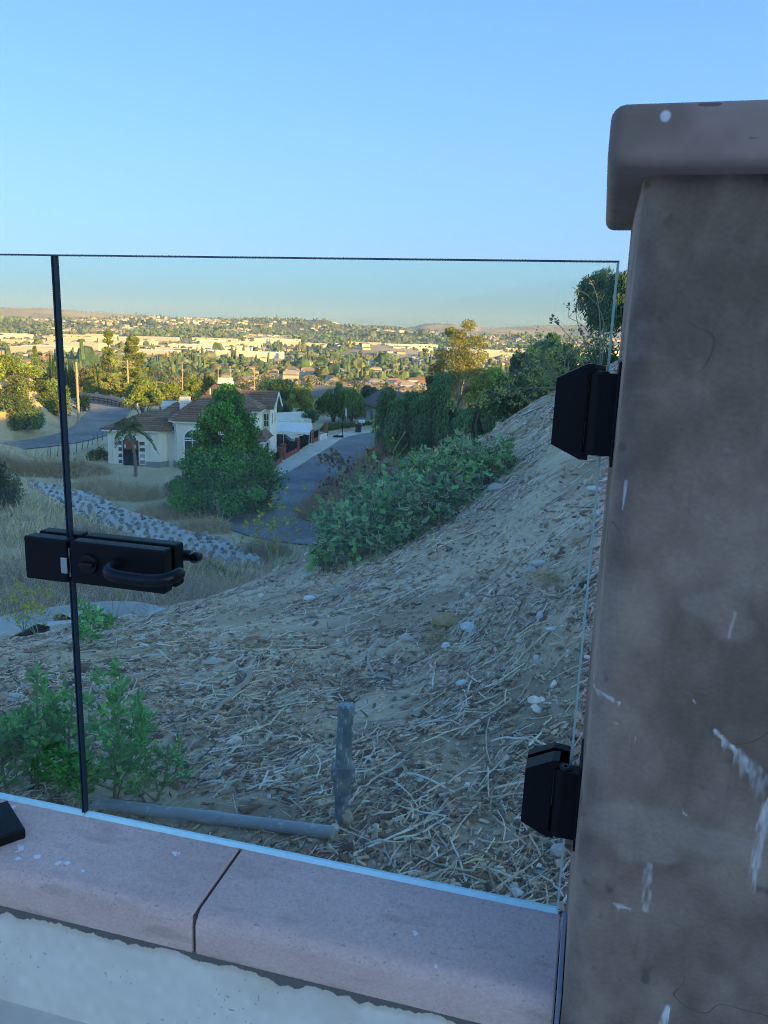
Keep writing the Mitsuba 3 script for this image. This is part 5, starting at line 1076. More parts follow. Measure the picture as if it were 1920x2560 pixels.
for y0, s in ((.135, 0), (1.63, 1)):
    put('side_window', LC_(prism([(1.0, .92), (1.48, 1.33), (2.05, 1.36), (2.05, .92)], y0, y0 + .02)), 'm_gloss', car, color=(.03, .04, .05)); put('side_window', LC_(prism([(2.12, .92), (2.12, 1.36), (2.5, 1.33), (3.1, .92)], y0, y0 + .02)), 'm_gloss', car, color=(.03, .04, .05))
for x0 in (.85, 3.6):
    for y0 in (-.02, 1.62):
        w = put('wheel', LC_(xf(man(m3.Manifold.cylinder(.2, .32, .32, 28).rotate((90, 0, 0))), None, (x0, y0 + .2, .32))), 'm_paint', car, color=(.02, .02, .02))
        put('rim', LC_(xf(man(m3.Manifold.cylinder(.22, .2, .2, 10).rotate((90, 0, 0))), None, (x0, y0 + .21, .32))), 'm_gloss', w, color=(.4, .4, .42))
for y0 in (.08, 1.42):
    put('headlight', LC_(rbox([4.36, y0, .55], [4.5, y0 + .3, .70], .04, 3)), 'm_gloss', car, color=(.6, .62, .65)); put('tail_light', LC_(rbox([-.01, y0, .6], [.1, y0 + .3, .74], .03, 3)), 'm_gloss', car, color=(.25, .02, .02))
# brick fence with iron panels and a gate
fence = thing('brick_fence', 'brick pillars and black iron panels along the driveway apron', 'fence')
BR = (.27, .085, .055)
FP = [G(668, 1182), G(699, 1157), G(708, 1150), G(743, 1130), G(779, 1108), G(815, 1092)]
Z0 = EYE - 14.0
def bricks(a, b, z0, z1, th, key):             # a wall of brick courses from a to b
    d = b - a; d[2] = 0; L = np.linalg.norm(d); ang = math.atan2(d[1], d[0]); tr = local([a[0], a[1], Z0], ang); out = []
    nz = max(1, int((z1 - z0) / .115)); out.append(box([.01, -th / 2 + .012, z0], [L - .01, th / 2 - .012, z1 - .01]) + (np.array((.42, .38, .34)),))
    for k in range(nz):
        z = z0 + (z1 - z0) * k / nz; n = max(1, int(L / .30)); off = .5 * (k % 2) / n
        e = np.clip(np.r_[0, (np.arange(n) + 1) / n - off if k % 2 else (np.arange(n) + 1) / n, 1], 0, 1) * L; e = np.unique(e)
        for u0, u1 in zip(e[:-1], e[1:]):
            if u1 - u0 > .04: out.append(box([u0 + .006, -th / 2, z + .008], [u1 - .006, th / 2, z + (z1 - z0) / nz - .008]) + (np.array(BR) * rng.uniform(.75, 1.3) * (1 + .06 * rng.normal(size=3)),))
    put('brick_wall', tr(cat_(out)), 'm_paint', key, kind='stuff')
def pillar(c, h, key, label=None, w=.42):
    tr = local([c[0], c[1], Z0], FA - math.pi / 2); out = [box([-w / 2 + .015, -w / 2 + .015, -.2], [w / 2 - .015, w / 2 - .015, h]) + (np.array((.42, .38, .34)),)]; nz = int(h / .16)
    for k in range(nz):
        z = h * k / nz
        for (x0, x1, y0, y1) in ((-w / 2, -.01, -w / 2, w / 2), (.01, w / 2, -w / 2, w / 2)) if k % 2 else ((-w / 2, w / 2, -w / 2, -.01), (-w / 2, w / 2, .01, w / 2)):
            out.append(box([x0, y0, z + .008], [x1, y1, z + h / nz - .008]) + (np.array(BR) * rng.uniform(.75, 1.3),))
    p_ = thing(key + '__pillar'); put('brickwork', tr(cat_(out)), 'm_paint', p_, kind='stuff'); put('cap', tr(box([-w / 2 - .04, -w / 2 - .04, h], [w / 2 + .04, w / 2 + .04, h + .09], .02)), 'm_paint', p_, color=np.array(BR) * 1.2)
def iron(a, b, z0, z1, key, scallop=0.):
    d = b - a; L = math.hypot(d[0], d[1]); tr = local([a[0], a[1], Z0], math.atan2(d[1], d[0])); P_ = thing(key + '__iron_panel'); n = max(4, int(L / .13)); e = np.linspace(.05, L - .05, n)
    put('rail', tr(box([0, -.02, z0], [L, .02, z0 + .05])), 'm_paint', P_, color=(.012, .013, .018))
    top = z1 + scallop * np.abs(np.sin(e / L * np.pi * 3)) 
    put('rail', tr(box([0, -.02, z1 - .12], [L, .02, z1 - .07])), 'm_paint', P_, color=(.012, .013, .018))
    put('bars', tr(tubes(np.stack([np.c_[e, 0 * e, 0 * e + z0], np.c_[e, 0 * e, top]], 1), .016, 4)), 'm_paint', P_, color=(.012, .013, .018), kind='stuff')
    put('mesh_screen', tr(box([.05, .022, z0 + .04], [L - .05, .026, z1 - .13])), 'm_paint', P_, color=(.02, .022, .028))
for c, h in zip(FP[1:], (1.55, 1.65, 1.55, 1.65, 1.75)): pillar(c, h, fence)
pre = FP[0] + (FP[0] - FP[1]) * .9
bricks(pre.copy(), FP[1].copy(), -.1, .5, .3, fence); iron(pre, FP[1], .55, 1.35, fence)
bricks(FP[2].copy(), FP[3].copy(), -.1, .5, .3, fence); iron(FP[2], FP[3], .55, 1.45, fence)
iron(FP[3], FP[4], .12, 1.5, fence, .18); bricks(FP[4].copy(), FP[5].copy(), -.1, .45, .3, fence); iron(FP[4], FP[4] + (FP[5] - FP[4]) * .45, .5, 1.4, fence)
put('low_white_wall', local([FP[4][0], FP[4][1], Z0], math.atan2(*(FP[5] - FP[4])[[1, 0]]))(box([2.2, -.45, -.1], [5.6, -.2, .65], .02)), 'm_paint', fence, color=(.72, .72, .72))
drv = [FP[3] + [-.3, -.2, 0], FP[4] + [-.3, .2, 0], FP[4] + [-7.5, 1.5, 0], FP[3] + [-8.5, 1.0, 0]]
yard = np.array([[q[0], q[1]] for q in (pre + [-2.5, 1.5, 0], pre + [-.2, 0, 0], FP[5] + [-.2, 0, 0], FP[5] + [-10, 2, 0])])
m_ = man(m3.Manifold.extrude(m3.CrossSection([yard.tolist() if area2(yard) > 0 else yard[::-1].tolist()]), .3)); put('yard_paving', (m_[0] + [0, 0, Z0 - .27], m_[1]), 'm_concrete', kind='structure')
# basketball hoop
hb = G(856, 1094); hoop = thing('basketball_hoop', 'portable basketball hoop standing on the driveway apron', 'basketball hoop'); Lh = local([hb[0], hb[1], Z0 + .06], .15)
put('base', Lh(rbox([-1.2, -.35, 0], [.15, .35, .2], .06, 4)), 'm_paint', hoop, color=(.015, .015, .02)); put('post', Lh(tubes(np.array([(0, 0, .1), (0, 0, 2.6), (.25, 0, 3.1)]), .055, 8)), 'm_paint', hoop, color=(.015, .015, .02))
put('brace', Lh(tubes(np.array([(-.9, 0, .2), (0, 0, .9)]), .03, 6)), 'm_paint', hoop, color=(.015, .015, .02))
put('backboard', Lh(box([.40, -.75, 2.75], [.44, .75, 3.75], .01)), 'm_paint', hoop, color=(.70, .72, .74)); put('board_frame', Lh(cat_([box([.445, -.78, 2.72], [.47, .78, 2.79]), box([.445, -.78, 3.71], [.47, .78, 3.78]), box([.445, -.78, 2.79], [.47, -.71, 3.71]), box([.445, .71, 2.79], [.47, .78, 3.71])])), 'm_paint', hoop, color=(.10, .10, .11))
t = np.linspace(0, 2 * np.pi, 25); put('rim', Lh(tubes(np.c_[.72 + .23 * np.cos(t), .23 * np.sin(t), np.full(25, 3.0)], .012, 5)), 'm_paint', hoop, color=(.5, .12, .03))
# bin, mailbox, hydrant, marker
bn = G(896, 1081); bin_ = thing('trash_bin', 'dark green wheeled trash bin at the kerb', 'trash bin'); Lb = local([bn[0], bn[1], Z0 + .02], .4)
put('body', Lb(hull([(sx * (.28 if z < .5 else .36), sy * (.28 if z < .5 else .38), z) for sx in (-1, 1) for sy in (-1, 1) for z in (.05, 1.05)])), 'm_paint', bin_, color=(.02, .045, .04)); put('lid', Lb(hull([(-.4, -.42, 1.05), (.42, -.42, 1.05), (-.4, .42, 1.05), (.42, .42, 1.05), (-.36, -.3, 1.16), (.3, -.3, 1.13), (-.36, .3, 1.16), (.3, .3, 1.13)])), 'm_paint', bin_, color=(.025, .05, .05))
for s in (-1, 1): put('wheel', Lb(xf(man(m3.Manifold.cylinder(.06, .13, .13, 16).rotate((90, 0, 0))), None, (-.3, s * .3 + .03, .13))), 'm_paint', bin_, color=(.02, .02, .02))
mb = G(903, 1079); mail = thing('mailbox', 'white mailbox on a post behind the trash bin', 'mailbox'); Lm = local([mb[0], mb[1] + .9, Z0 + .02], .3)
put('post', Lm(box([-.06, -.06, 0], [.06, .06, 1.15])), 'm_paint', mail, color=(.6, .6, .6)); put('box', Lm(man(m3.Manifold.batch_hull([m3.Manifold.cube((.9, .4, .2)).translate((-.45, -.2, 1.15)), m3.Manifold.cylinder(.9, .2, .2, 20).rotate((0, 90, 0)).translate((-.45, 0, 1.35))]))), 'm_paint', mail, color=(.78, .78, .79))
def lathe(prof, n=20): return tuple(np.asarray(q) for q in (lambda m: (m.vertices, m.faces))(trimesh.creation.revolve(np.array(prof, float), sections=n)))
hy = G(891, 1074); hyd = thing('fire_hydrant', 'yellow fire hydrant on the verge beside the trash bin', 'fire hydrant')
put('barrel', xf(lathe([(0, 0), (.2, 0), (.2, .06), (.12, .08), (.12, .62), (.17, .64), (.17, .70), (.13, .74), (.09, .86), (0, .9)]), None, [hy[0], hy[1], hy[2] + .3]), 'm_paint', hyd, color=(.62, .46, .06), smooth=False)
put('nozzle', xf(man(m3.Manifold.cylinder(.5, .07, .07, 14).rotate((0, 90, 0))), None, [hy[0] - .25, hy[1], hy[2] + .8]), 'm_paint', hyd, color=(.62, .46, .06))
mk = G(913, 1077); put('marker_post', cat_([xf(man(m3.Manifold.cylinder(.85, .085, .08, 16)), None, mk), xf(man(m3.Manifold.sphere(.08, 16)), None, mk + [0, 0, .85])]), 'm_paint', color=(.60, .48, .06), label='short yellow marker post at the kerb right of the trash bin', cat='marker post')
# ground cover bank beyond the road
n = 9000; P4 = np.array([G(800, 1078), G(830, 1076), G(900, 1066), G(965, 1056), G(965, 1040, -13), G(880, 1052, -13.2), G(812, 1060, -13.6)])[:, :2]
x = rng.uniform(P4[:, 0].min(), P4[:, 0].max(), n * 3); y = rng.uniform(P4[:, 1].min(), P4[:, 1].max(), n * 3); m = poly_mask(x, y, P4) & (dist_line(x, y, R1)[0] > 3.2); x, y = x[m], y[m]
put('ground_cover', cards(np.stack([x, y, ground(x, y) + .1 + .35 * rng.random(len(x))], 1), unit(len(x)), .38, .2, tint((.11, .19, .05), len(x), .25, .08)), 'm_leaf', label='green ground cover on the verge across the road', cat='ground cover', kind='stuff')
kr = put('kerb', (lambda v_f: (np.vstack([v_f[0], v_f[0] - [0, 0, .4]]), np.vstack([v_f[1], v_f[1] + len(v_f[0])])))(ribbon(R1[:24], [-3.25, -2.93], .11)), 'm_concrete', kind='structure', label='pale kerb along the outer side of the road', cat='kerb')
# wire fence by the left road, pale garden wall beyond the bend
wf = thing('wire_fence', 'leaning posts of an old wire fence beside the left road', 'wire fence'); pts = []
for px, py in ((116, 1143), (125, 1140), (143, 1135), (158, 1132), (174, 1128), (191, 1124), (204, 1119), (217, 1115), (230, 1108), (243, 1103), (256, 1099)):
    b = G(px, py, -13.95); tp = b + [rng.uniform(-.05, .35), 0, 1.25 * rng.uniform(.85, 1.1)]; pts.append((b, tp)); put('post', tubes(np.array([b, tp]), .045, 5), 'm_paint', wf, color=(.15, .17, .18))
for k in (.45, .95): put('wire', tubes(np.array([b + (t_ - b) * k for b, t_ in pts]), .008, 4), 'm_paint', wf, color=(.4, .42, .43))
gw = [G(198, 1000, -14.3), G(235, 1003, -14.2), G(270, 1010, -14.2), G(300, 1017, -14.1), G(335, 1024, -14.1)]
for a, b in zip(gw[:-1], gw[1:]):
    d = b - a; L = math.hypot(d[0], d[1]); 
gk = thing('garden_wall', 'sunlit tan garden wall with a dark rail fence beyond the bend of the left road', 'wall')
for a, b in zip(gw[:-1], gw[1:]):
    d = b - a; L = math.hypot(d[0], d[1]); tr = local([a[0], a[1], a[2]], math.atan2(d[1], d[0])); put('wall_panel', tr(box([0, .5, -.3], [L + .05, .75, 1.5])), 'm_paint', gk, color=(.56, .46, .36)); put('pilaster', tr(box([-.2, .4, -.3], [.2, .85, 1.75], .02)), 'm_paint', gk, color=(.60, .50, .40))
    put('rail', tr(cat_([box([0, -.06, .45], [L, .0, .6]), box([0, -.06, .85], [L, .0, 1.0])])), 'm_paint', gk, color=(.10, .085, .075))
    for q in np.arange(0, L, 2.2): put('rail_post', tr(box([q, -.16, -.2], [q + .14, -.065, 1.1])), 'm_paint', gk, color=(.10, .085, .075))
# houses behind the trees across the road
def far_house(px, py, D, w, d, h, rise, ang, wallc, roofc, label, win=3):
    b = on(px, py, D); k = thing('neighbour_house', label, 'house'); tr = local(b - [0, 0, .6], ang)
    put('wall', tr(cat_([box([0, 0, 0], [w, d, h]), (np.array([[0, 0, h], [0, d, h], [0, d / 2, h + rise], [w, 0, h], [w, d, h], [w, d / 2, h + rise]]), np.array([[0, 2, 1], [3, 4, 5]]))])), 'm_paint', k, color=wallc)
    o = .5; put('roof', tr(cat_([hull([(-o, -o, h - .2), (w + o, -o, h - .2), (-o, d / 2, h + rise + .15), (w + o, d / 2, h + rise + .15), (-o, -o, h), (w + o, -o, h), (-o, d / 2, h + rise + .3), (w + o, d / 2, h + rise + .3)]), hull([(-o, d + o, h - .2), (w + o, d + o, h - .2), (-o, d / 2, h + rise + .15), (w + o, d / 2, h + rise + .15), (-o, d + o, h), (w + o, d + o, h), (-o, d / 2, h + rise + .3), (w + o, d / 2, h + rise + .3)])])), 'm_paint', k, color=roofc)
    for i_ in range(win): u = w * (i_ + .5) / win; wk = put('window', tr(box([u - .5, -.03, h * .35], [u + .5, .0, h * .75])), 'm_gloss', k, color=(.05, .07, .08)); put('frame', tr(cat_([box([u - .6, -.06, h * .35 - .1], [u - .5, .0, h * .75 + .1]), box([u + .5, -.06, h * .35 - .1], [u + .6, .0, h * .75 + .1])])), 'm_paint', wk, color=C_TRIM)
far_house(905, 1052, 138, 9, 7, 3.4, 2.0, -1.2, (.66, .64, .60), (.17, .13, .115), 'white gabled house behind the hedge and small cypresses across the road')
far_house(782, 1032, 150, 5, 6, 3.6, 1.4, -.2, (.55, .53, .50), (.22, .205, .20), 'house with a grey roof between the trees beyond the canopy tents')
# ------------------------------------------------------------------ trees
def crown_noise(c, k): return (1 + .30 * (meshkit.noise(c / k, 3) - .5)[:, None] * 2)
def limbs(base, tops, r, seed, sag=.0):
    g = np.random.default_rng(seed); out = []; K = 7; t = np.linspace(0, 1, K)
    for tp in tops:
        q = base + (tp - base) * t[:, None]; q[:, :2] -= (tp - base)[:2] * (t * (1 - t) * .7)[:, None]; q += g.normal(0, .02, (K, 3)) * np.linalg.norm(tp - base) * np.sin(t * np.pi)[:, None]; out.append(q)
    return tubes(np.array(out), np.linspace(r, r * .22, K)[None] * np.ones((len(out), 1)), 5)
def tree(kind, px, ptop, D, hwpx, label, seed, col=(.10, .15, .05), n=5000, L=.30, pbase=None, name=None, group=None, depth=None, bark=(.14, .11, .085), hang=(.12, .42), low=-.05):
    """a tree seen at px with its top at ptop; hwpx: half width in photograph pixels"""
    g = np.random.default_rng(seed); tp = at(px, ptop, D); x0, y0 = tp[0], tp[1]; zb = gz(x0, y0)
    if pbase is not None: zb = max(zb, 0 * zb + min(at(px, pbase, D)[2], zb)) 
    H = max(tp[2] - zb, 1.5); W = hwpx * D / F; b = np.array([x0, y0, zb]); key = thing(name or {'round': 'broadleaf_tree', 'pepper': 'pepper_tree', 'cypress': 'cypress_tree', 'pine': 'pine_tree', 'euc': 'eucalyptus_tree', 'pyramid': 'sycamore_tree'}.get(kind, 'tree'), label, 'tree', group)
    col = np.asarray(col); Dp = W * (depth or 1.0)
    leaf = 'm_leaf'
    if kind == 'round':
        nc = 42; d = unit(nc, g); d[:, 2] = np.abs(d[:, 2]) * 1.15 - .35; rr_ = g.uniform(.35, .90, (nc, 1)); C = d * rr_ * [W, Dp, H * .50] + b + [0, 0, H * .57]
        C[:, :2] += g.normal(0, .07 * W, (nc, 2)); k = g.integers(0, nc, n); R = g.uniform(.20, .36, nc) * min(W, H * .6)
        p = C[k] + unit(n, g) * (R[k] * g.random(n) ** .33)[:, None] * [1, 1, .8]; dd = unit(n, g); tone = (1 + .16 * g.normal(size=nc)).clip(.6, 1.5)[k]
        put('trunk', limbs(b - [0, 0, .2], C[np.argsort(-R)[:9]], max(.06, H * .026), seed), 'm_paint', key, color=bark)
        put('crown', cards(p, dd, L * g.uniform(.55, 1.3, n), L * .5, tint(col * 1.3, n, .22, .10, g) * tone[:, None], g), leaf, key)
    elif kind == 'pyramid':                       # dense broad cone of lobed leaves
        nc = 190; u = g.random(nc) ** 1.0; prof = lambda u: np.where(u < .16, .74 + u * 1.6, 1.0 * (1 - (u - .16) / .84) ** .88 + .03)
        a = g.uniform(0, 2 * np.pi, nc); q = np.sqrt(g.uniform(.25, 1.12, nc)); C = b + np.stack([W * prof(u) * q * np.cos(a), Dp * prof(u) * q * np.sin(a), H * (.02 + u * .94)], 1)
        R = (.060 + .065 * (1 - u)) * H * g.uniform(.55, 1.35, nc); k = g.integers(0, nc, n); p = C[k] + unit(n, g) * (R[k] * g.random(n) ** .35)[:, None] * [1, 1, .75]
        m = p[:, 2] > zb + .1; p, k = p[m], k[m]; nn = len(p); tone = (1 + .28 * g.normal(size=nc)).clip(.5, 1.7)[k]; dd = unit(nn, g); dd[:, 2] -= .35
        put('trunk', cat_([tubes(np.array([b - [0, 0, .2], b + [0, 0, H * .5], b + [0, 0, H * .97]]), np.array([[H * .024, H * .016, H * .003]]), 7), limbs(b + [0, 0, H * .12], C[:26], H * .009, seed)]), 'm_paint', key, color=bark)
        put('crown', cards(p, dd, L * g.uniform(.6, 1.3, nn), L * .75, tint(col * 1.2, nn, .26, .10, g) * tone[:, None], g), leaf, key)
    elif kind == 'pepper':                        # weeping strands
        nc = 24; d = unit(nc, g); d[:, 2] = np.abs(d[:, 2]) * 1.0 + low; C = d * g.uniform(.35, 1.0, (nc, 1)) * [W, Dp, H * .5] + b + [0, 0, H * .46]
        ns = n // 14; k = g.integers(0, nc, ns); s0 = C[k] + unit(ns, g) * (W * g.uniform(.10, .26, nc)[k])[:, None] * [1, 1, .6]; ln = np.minimum(g.uniform(hang[0], hang[1], ns) * H, np.maximum(s0[:, 2] - zb - .2, .3)); out = (s0 - b) * [1, 1, 0]; out /= np.linalg.norm(out, axis=1, keepdims=True) + 1e-6
        m = 14; t = (np.arange(m) + g.random((ns, m))) / m; p = s0[:, None] + out[:, None] * (.22 * np.sqrt(t) * ln[:, None])[..., None]; p[:, :, 2] -= t ** 1.4 * ln[:, None]; p += g.normal(0, .045 * L / .2, p.shape); p = p.reshape(-1, 3); nn = len(p)
        dd = np.repeat(out, m, 0) * .5 + unit(nn, g) * .55 + [0, 0, -.9]; tone = np.repeat((1 + .2 * g.normal(size=nc)).clip(.55, 1.6)[k], m)
        put('trunk', limbs(b - [0, 0, .2], C[:12], max(.08, H * .03), seed), 'm_paint', key, color=bark)
        put('crown', cards(p, dd, L * g.uniform(.6, 1.4, nn), L * .30, tint(col * 1.3, nn, .2, .09, g) * tone[:, None], g), leaf, key)
    elif kind == 'cypress':
        u = g.random(n) ** .85; q = np.sqrt(g.uniform(.25, 1, n)); a = g.uniform(0, 6.28, n); pr = W * (np.sin(np.pi * np.clip(u * .93 + .07, 0, 1) ** .62)) * (1 + .25 * (meshkit.noise(np.stack([a * 1.2, u * 14, 0 * u], 1), seed) - .5)); p = b + np.stack([pr * q * np.cos(a), pr * q * np.sin(a), H * u], 1); dd = unit(n, g) * .6 + [0, 0, 1.]
        put('trunk', tubes(np.array([b - [0, 0, .2], b + [0, 0, H * .5], b + [0, 0, H * .96]]), np.array([[H * .022, H * .014, .02]]), 6), 'm_paint', key, color=bark)
        put('crown', cards(p, dd, L * g.uniform(.6, 1.3, n), L * .4, tint(col * 1.3, n, .25, .08, g), g), leaf, key)
    elif kind == 'pine':                          # whorled, open
        nb = 46; u = np.sort(g.uniform(.16, .99, nb)); a = np.arange(nb) * 2.4 + g.uniform(-.5, .5, nb); ln = W * (1.04 - u) ** .62 * g.uniform(.7, 1.2, nb); ends = b + np.stack([ln * np.cos(a), ln * np.sin(a), H * u + ln * .12], 1); st = b + np.stack([0 * u, 0 * u, H * u - ln * .1], 1)
        k = g.integers(0, nb, n); s = g.uniform(.25, 1.05, n); p = st[k] + (ends[k] - st[k]) * s[:, None] + unit(n, g) * (W * .17 * (1.25 - .5 * s))[:, None] * [1, 1, .75]; dd = unit(n, g); dd[:, 2] += .5; tone = (1 + .2 * g.normal(size=nb)).clip(.6, 1.6)[k]
        put('trunk', cat_([tubes(np.array([b - [0, 0, .3], b + [0, 0, H * .5], b + [0, 0, H * .98]]), np.array([[H * .02, H * .013, .03]]), 7), tubes(np.stack([st, (st + ends) / 2, ends], 1), np.array([[H * .006, H * .004, .015]]) * np.ones((nb, 1)), 4)]), 'm_paint', key, color=bark)
        put('crown', cards(p, dd, L * g.uniform(.6, 1.4, n), L * .38, tint(col * 1.3, n, .22, .08, g) * tone[:, None], g), leaf, key)
    elif kind == 'euc':                           # bare pale limbs with separate bunches
        nc = 30; a = np.arange(nc) * 2.4 + g.uniform(-.4, .4, nc); hz = np.r_[.96, .90, .87, g.uniform(.34, .84, nc - 3)]; q = np.where(hz > .85, .38, g.uniform(.45, 1.0, nc)) * (1.12 - .35 * hz); C = b + np.stack([W * q * np.cos(a), Dp * q * np.sin(a), H * hz], 1)
        R = g.uniform(.045, .095, nc) * H; k = g.integers(0, nc, n); p = C[k] + unit(n, g) * (R[k] * g.random(n) ** .4)[:, None] * [1, 1, .85]; dd = unit(n, g) + [0, 0, -.6]; tone = (1 + .2 * g.normal(size=nc)).clip(.6, 1.5)[k]
        put('trunk', limbs(b - [0, 0, .2], C, H * .016, seed), 'm_paint', key, color=(.42, .34, .25))
        put('crown', cards(p, dd, L * g.uniform(.6, 1.3, n), L * .34, tint(col * 1.2, n, .22, .09, g) * tone[:, None], g), leaf, key)
    return b, H
LIT, MIDG, DARK = (.26, .31, .07), (.18, .24, .07), (.08, .12, .05)
tree('pyramid', 567, 960, 61, 124, 'large dense green tree standing in front of the white house', 1, (.125, .30, .07), 50000, .20, name='sycamore_tree')
tree('pepper', 1045, 925, 66, 92, 'weeping pepper tree at the left end of the dark tree row by the road', 2, (.13, .24, .10), 34000, .34)
tree('pepper', 1128, 905, 62, 70, 'tall weeping pepper tree in the middle of the dark tree row', 3, (.12, .22, .095), 30000, .33)
tree('pepper', 1195, 945, 56, 62, 'weeping pepper tree at the right end of the dark tree row', 4, (.11, .20, .09), 22000, .32)
tree('pepper', 985, 985, 74, 45, 'smaller weeping pepper tree overhanging the road bend', 5, (.13, .24, .10), 14000, .34)
tree('pepper', 1368, 803, 31, 62, 'weeping tree standing alone left of the upper hinge', 6, (.11, .20, .10), 20000, .17, hang=(.05, .22), low=.02)
tree('pepper', 1640, 600, 26, 158, 'tall weeping tree half hidden behind the pier', 7, (.11, .20, .10), 42000, .15, hang=(.05, .24), low=.02)
shrub(1315, 965, 21, 3.4, 1.6, (.08, .14, .065), 'dark shadowed bush under the weeping tree left of the hinge', 31, 4200, .13)
shrub(1450, 915, 19, 2.4, 1.5, (.07, .12, .05), 'green bush behind the wiry mustard stalks by the pier', 32, 3000, .11)
shrub(1500, 890, 18, 1.6, 1.2, (.09, .15, .06), 'small bright bush at the pier edge', 33, 1800, .09)
tree('euc', 1150, 801, 112, 72, 'sunlit eucalyptus with pale limbs above the dark pepper trees', 8, (.30, .29, .09), 12000, .42)
tree('round', 1240, 902, 100, 62, 'sunlit bright green tree to the right below the eucalyptus', 9, (.27, .33, .07), 7000, .42)
tree('round', 1090, 930, 112, 34, 'olive green tree at the foot of the eucalyptus', 10, (.16, .16, .06), 4000, .42)
tree('pine', 270, 822, 150, 25, 'tall slender open pine left of the broad pine', 11, (.25, .28, .09), 7000, .50)
tree('pine', 330, 838, 172, 42, 'broad tall pine behind the bend of the left road', 12, (.21, .25, .075), 15000, .62)
tree('round', 300, 950, 150, 32, 'round olive tree in front of the broad pine', 13, (.24, .25, .08), 4500, .5)
for i_, (px, pt) in enumerate(((215, 925), (226, 910), (238, 903), (249, 908), (259, 922))):
    tree('cypress', px, pt, 158, 9, ('leftmost', 'second', 'middle', 'fourth', 'rightmost')[i_] + ' of the five sunlit cypresses in a row behind the left road', 14 + i_, (.24, .28, .08), 2600, .45, group='row of sunlit cypresses')
tree('cypress', 258, 885, 168, 8, 'thin dark cypress between the sunlit row and the broad pine', 20, DARK, 2200, .45)
for i_, (px, pt) in enumerate(((124, 884), (132, 890), (141, 897))):
    tree('cypress', px, pt, 185, 5.5, ('tallest', 'middle', 'shortest')[i_] + ' dark cypress of the three left of the glass joint', 21 + i_, DARK, 1500, .5, group='three dark cypresses')
for i_, (px, pt) in enumerate(((164, 912), (172, 903), (181, 909))):
    tree('cypress', px, pt, 165, 5.5, ('left', 'middle', 'right')[i_] + ' one of the three dark cypresses right of the glass joint', 24 + i_, DARK, 1500, .45, group='dark cypresses behind the pole')
tree('pine', 86, 865, 185, 13, 'small pine standing alone left of the dark cypresses', 27, MIDG, 2600, .55)
tree('round', 60, 915, 175, 24, 'dark round tree behind the left bank', 28, (.10, .13, .05), 3000, .5)
tree('round', 105, 918, 170, 20, 'olive round tree under the small pine', 29, (.15, .16, .06), 2600, .5)
tree('round', 205, 915, 178, 14, 'brownish tree between the cypress groups', 30, (.18, .15, .07), 2000, .5)
tree('round', 358, 945, 122, 46, 'wide light green tree behind the entrance wing of the house', 31, (.25, .30, .075), 7000, .42)
tree('round', 425, 948, 135, 30, 'bright green tree above the left part of the roof', 32, LIT, 4500, .42)
tree('round', 480, 936, 140, 30, 'bright yellow green tree behind the roof ridge left of the chimney', 33, LIT, 4500, .42)
tree('round', 525, 922, 150, 24, 'olive tree behind the top of the roof', 34, (.17, .18, .06), 3600, .45)
tree('round', 620, 968, 122, 22, 'yellow green bush top showing right of the roof', 35, LIT, 2600, .4)
tree('round', 690, 934, 128, 53, 'big dark round tree right of the house', 36, (.085, .16, .07), 11000, .36)
tree('round', 752, 960, 122, 38, 'sunlit yellow green tree behind the canopy tents', 37, (.27, .29, .075), 7000, .36)
tree('pepper', 702, 990, 114, 32, 'grey green weeping tree left of the sunlit one behind the tents', 38, (.12, .19, .095), 9000, .40)
tree('round', 765, 1018, 110, 42, 'dark low tree directly behind the canopy tents', 39, (.08, .14, .065), 6000, .34)
tree('pepper', 835, 950, 124, 36, 'weeping tree with a sunlit top left of the basketball hoop', 40, (.16, .24, .075), 14000, .42)
tree('pepper', 880, 952, 122, 30, 'weeping tree with a sunlit top behind the basketball hoop', 41, (.17, .25, .075), 12000, .42)
tree('round', 932, 955, 142, 34, 'dark tree behind the two small cypresses', 42, (.085, .145, .06), 6000, .42)
tree('round', 968, 965, 150, 24, 'olive tree at the left shoulder of the dark tree row', 43, (.13, .15, .055), 3500, .45)
tree('cypress', 912, 1012, 130, 6.5, 'small dark cypress in front of the white gable', 44, (.06, .10, .05), 1800, .28)
tree('cypress', 936, 1008, 130, 7, 'small dark cypress right of the white gable', 45, (.06, .10, .05), 1800, .28)
tree('cypress', 890, 1030, 130, 5, 'smallest dark cypress left of the white gable', 46, (.06, .10, .05), 1200, .28)
tree('round', 655, 990, 135, 16, 'shaded bush between the house gable and the big dark tree', 47, (.06, .10, .045), 2000, .4)
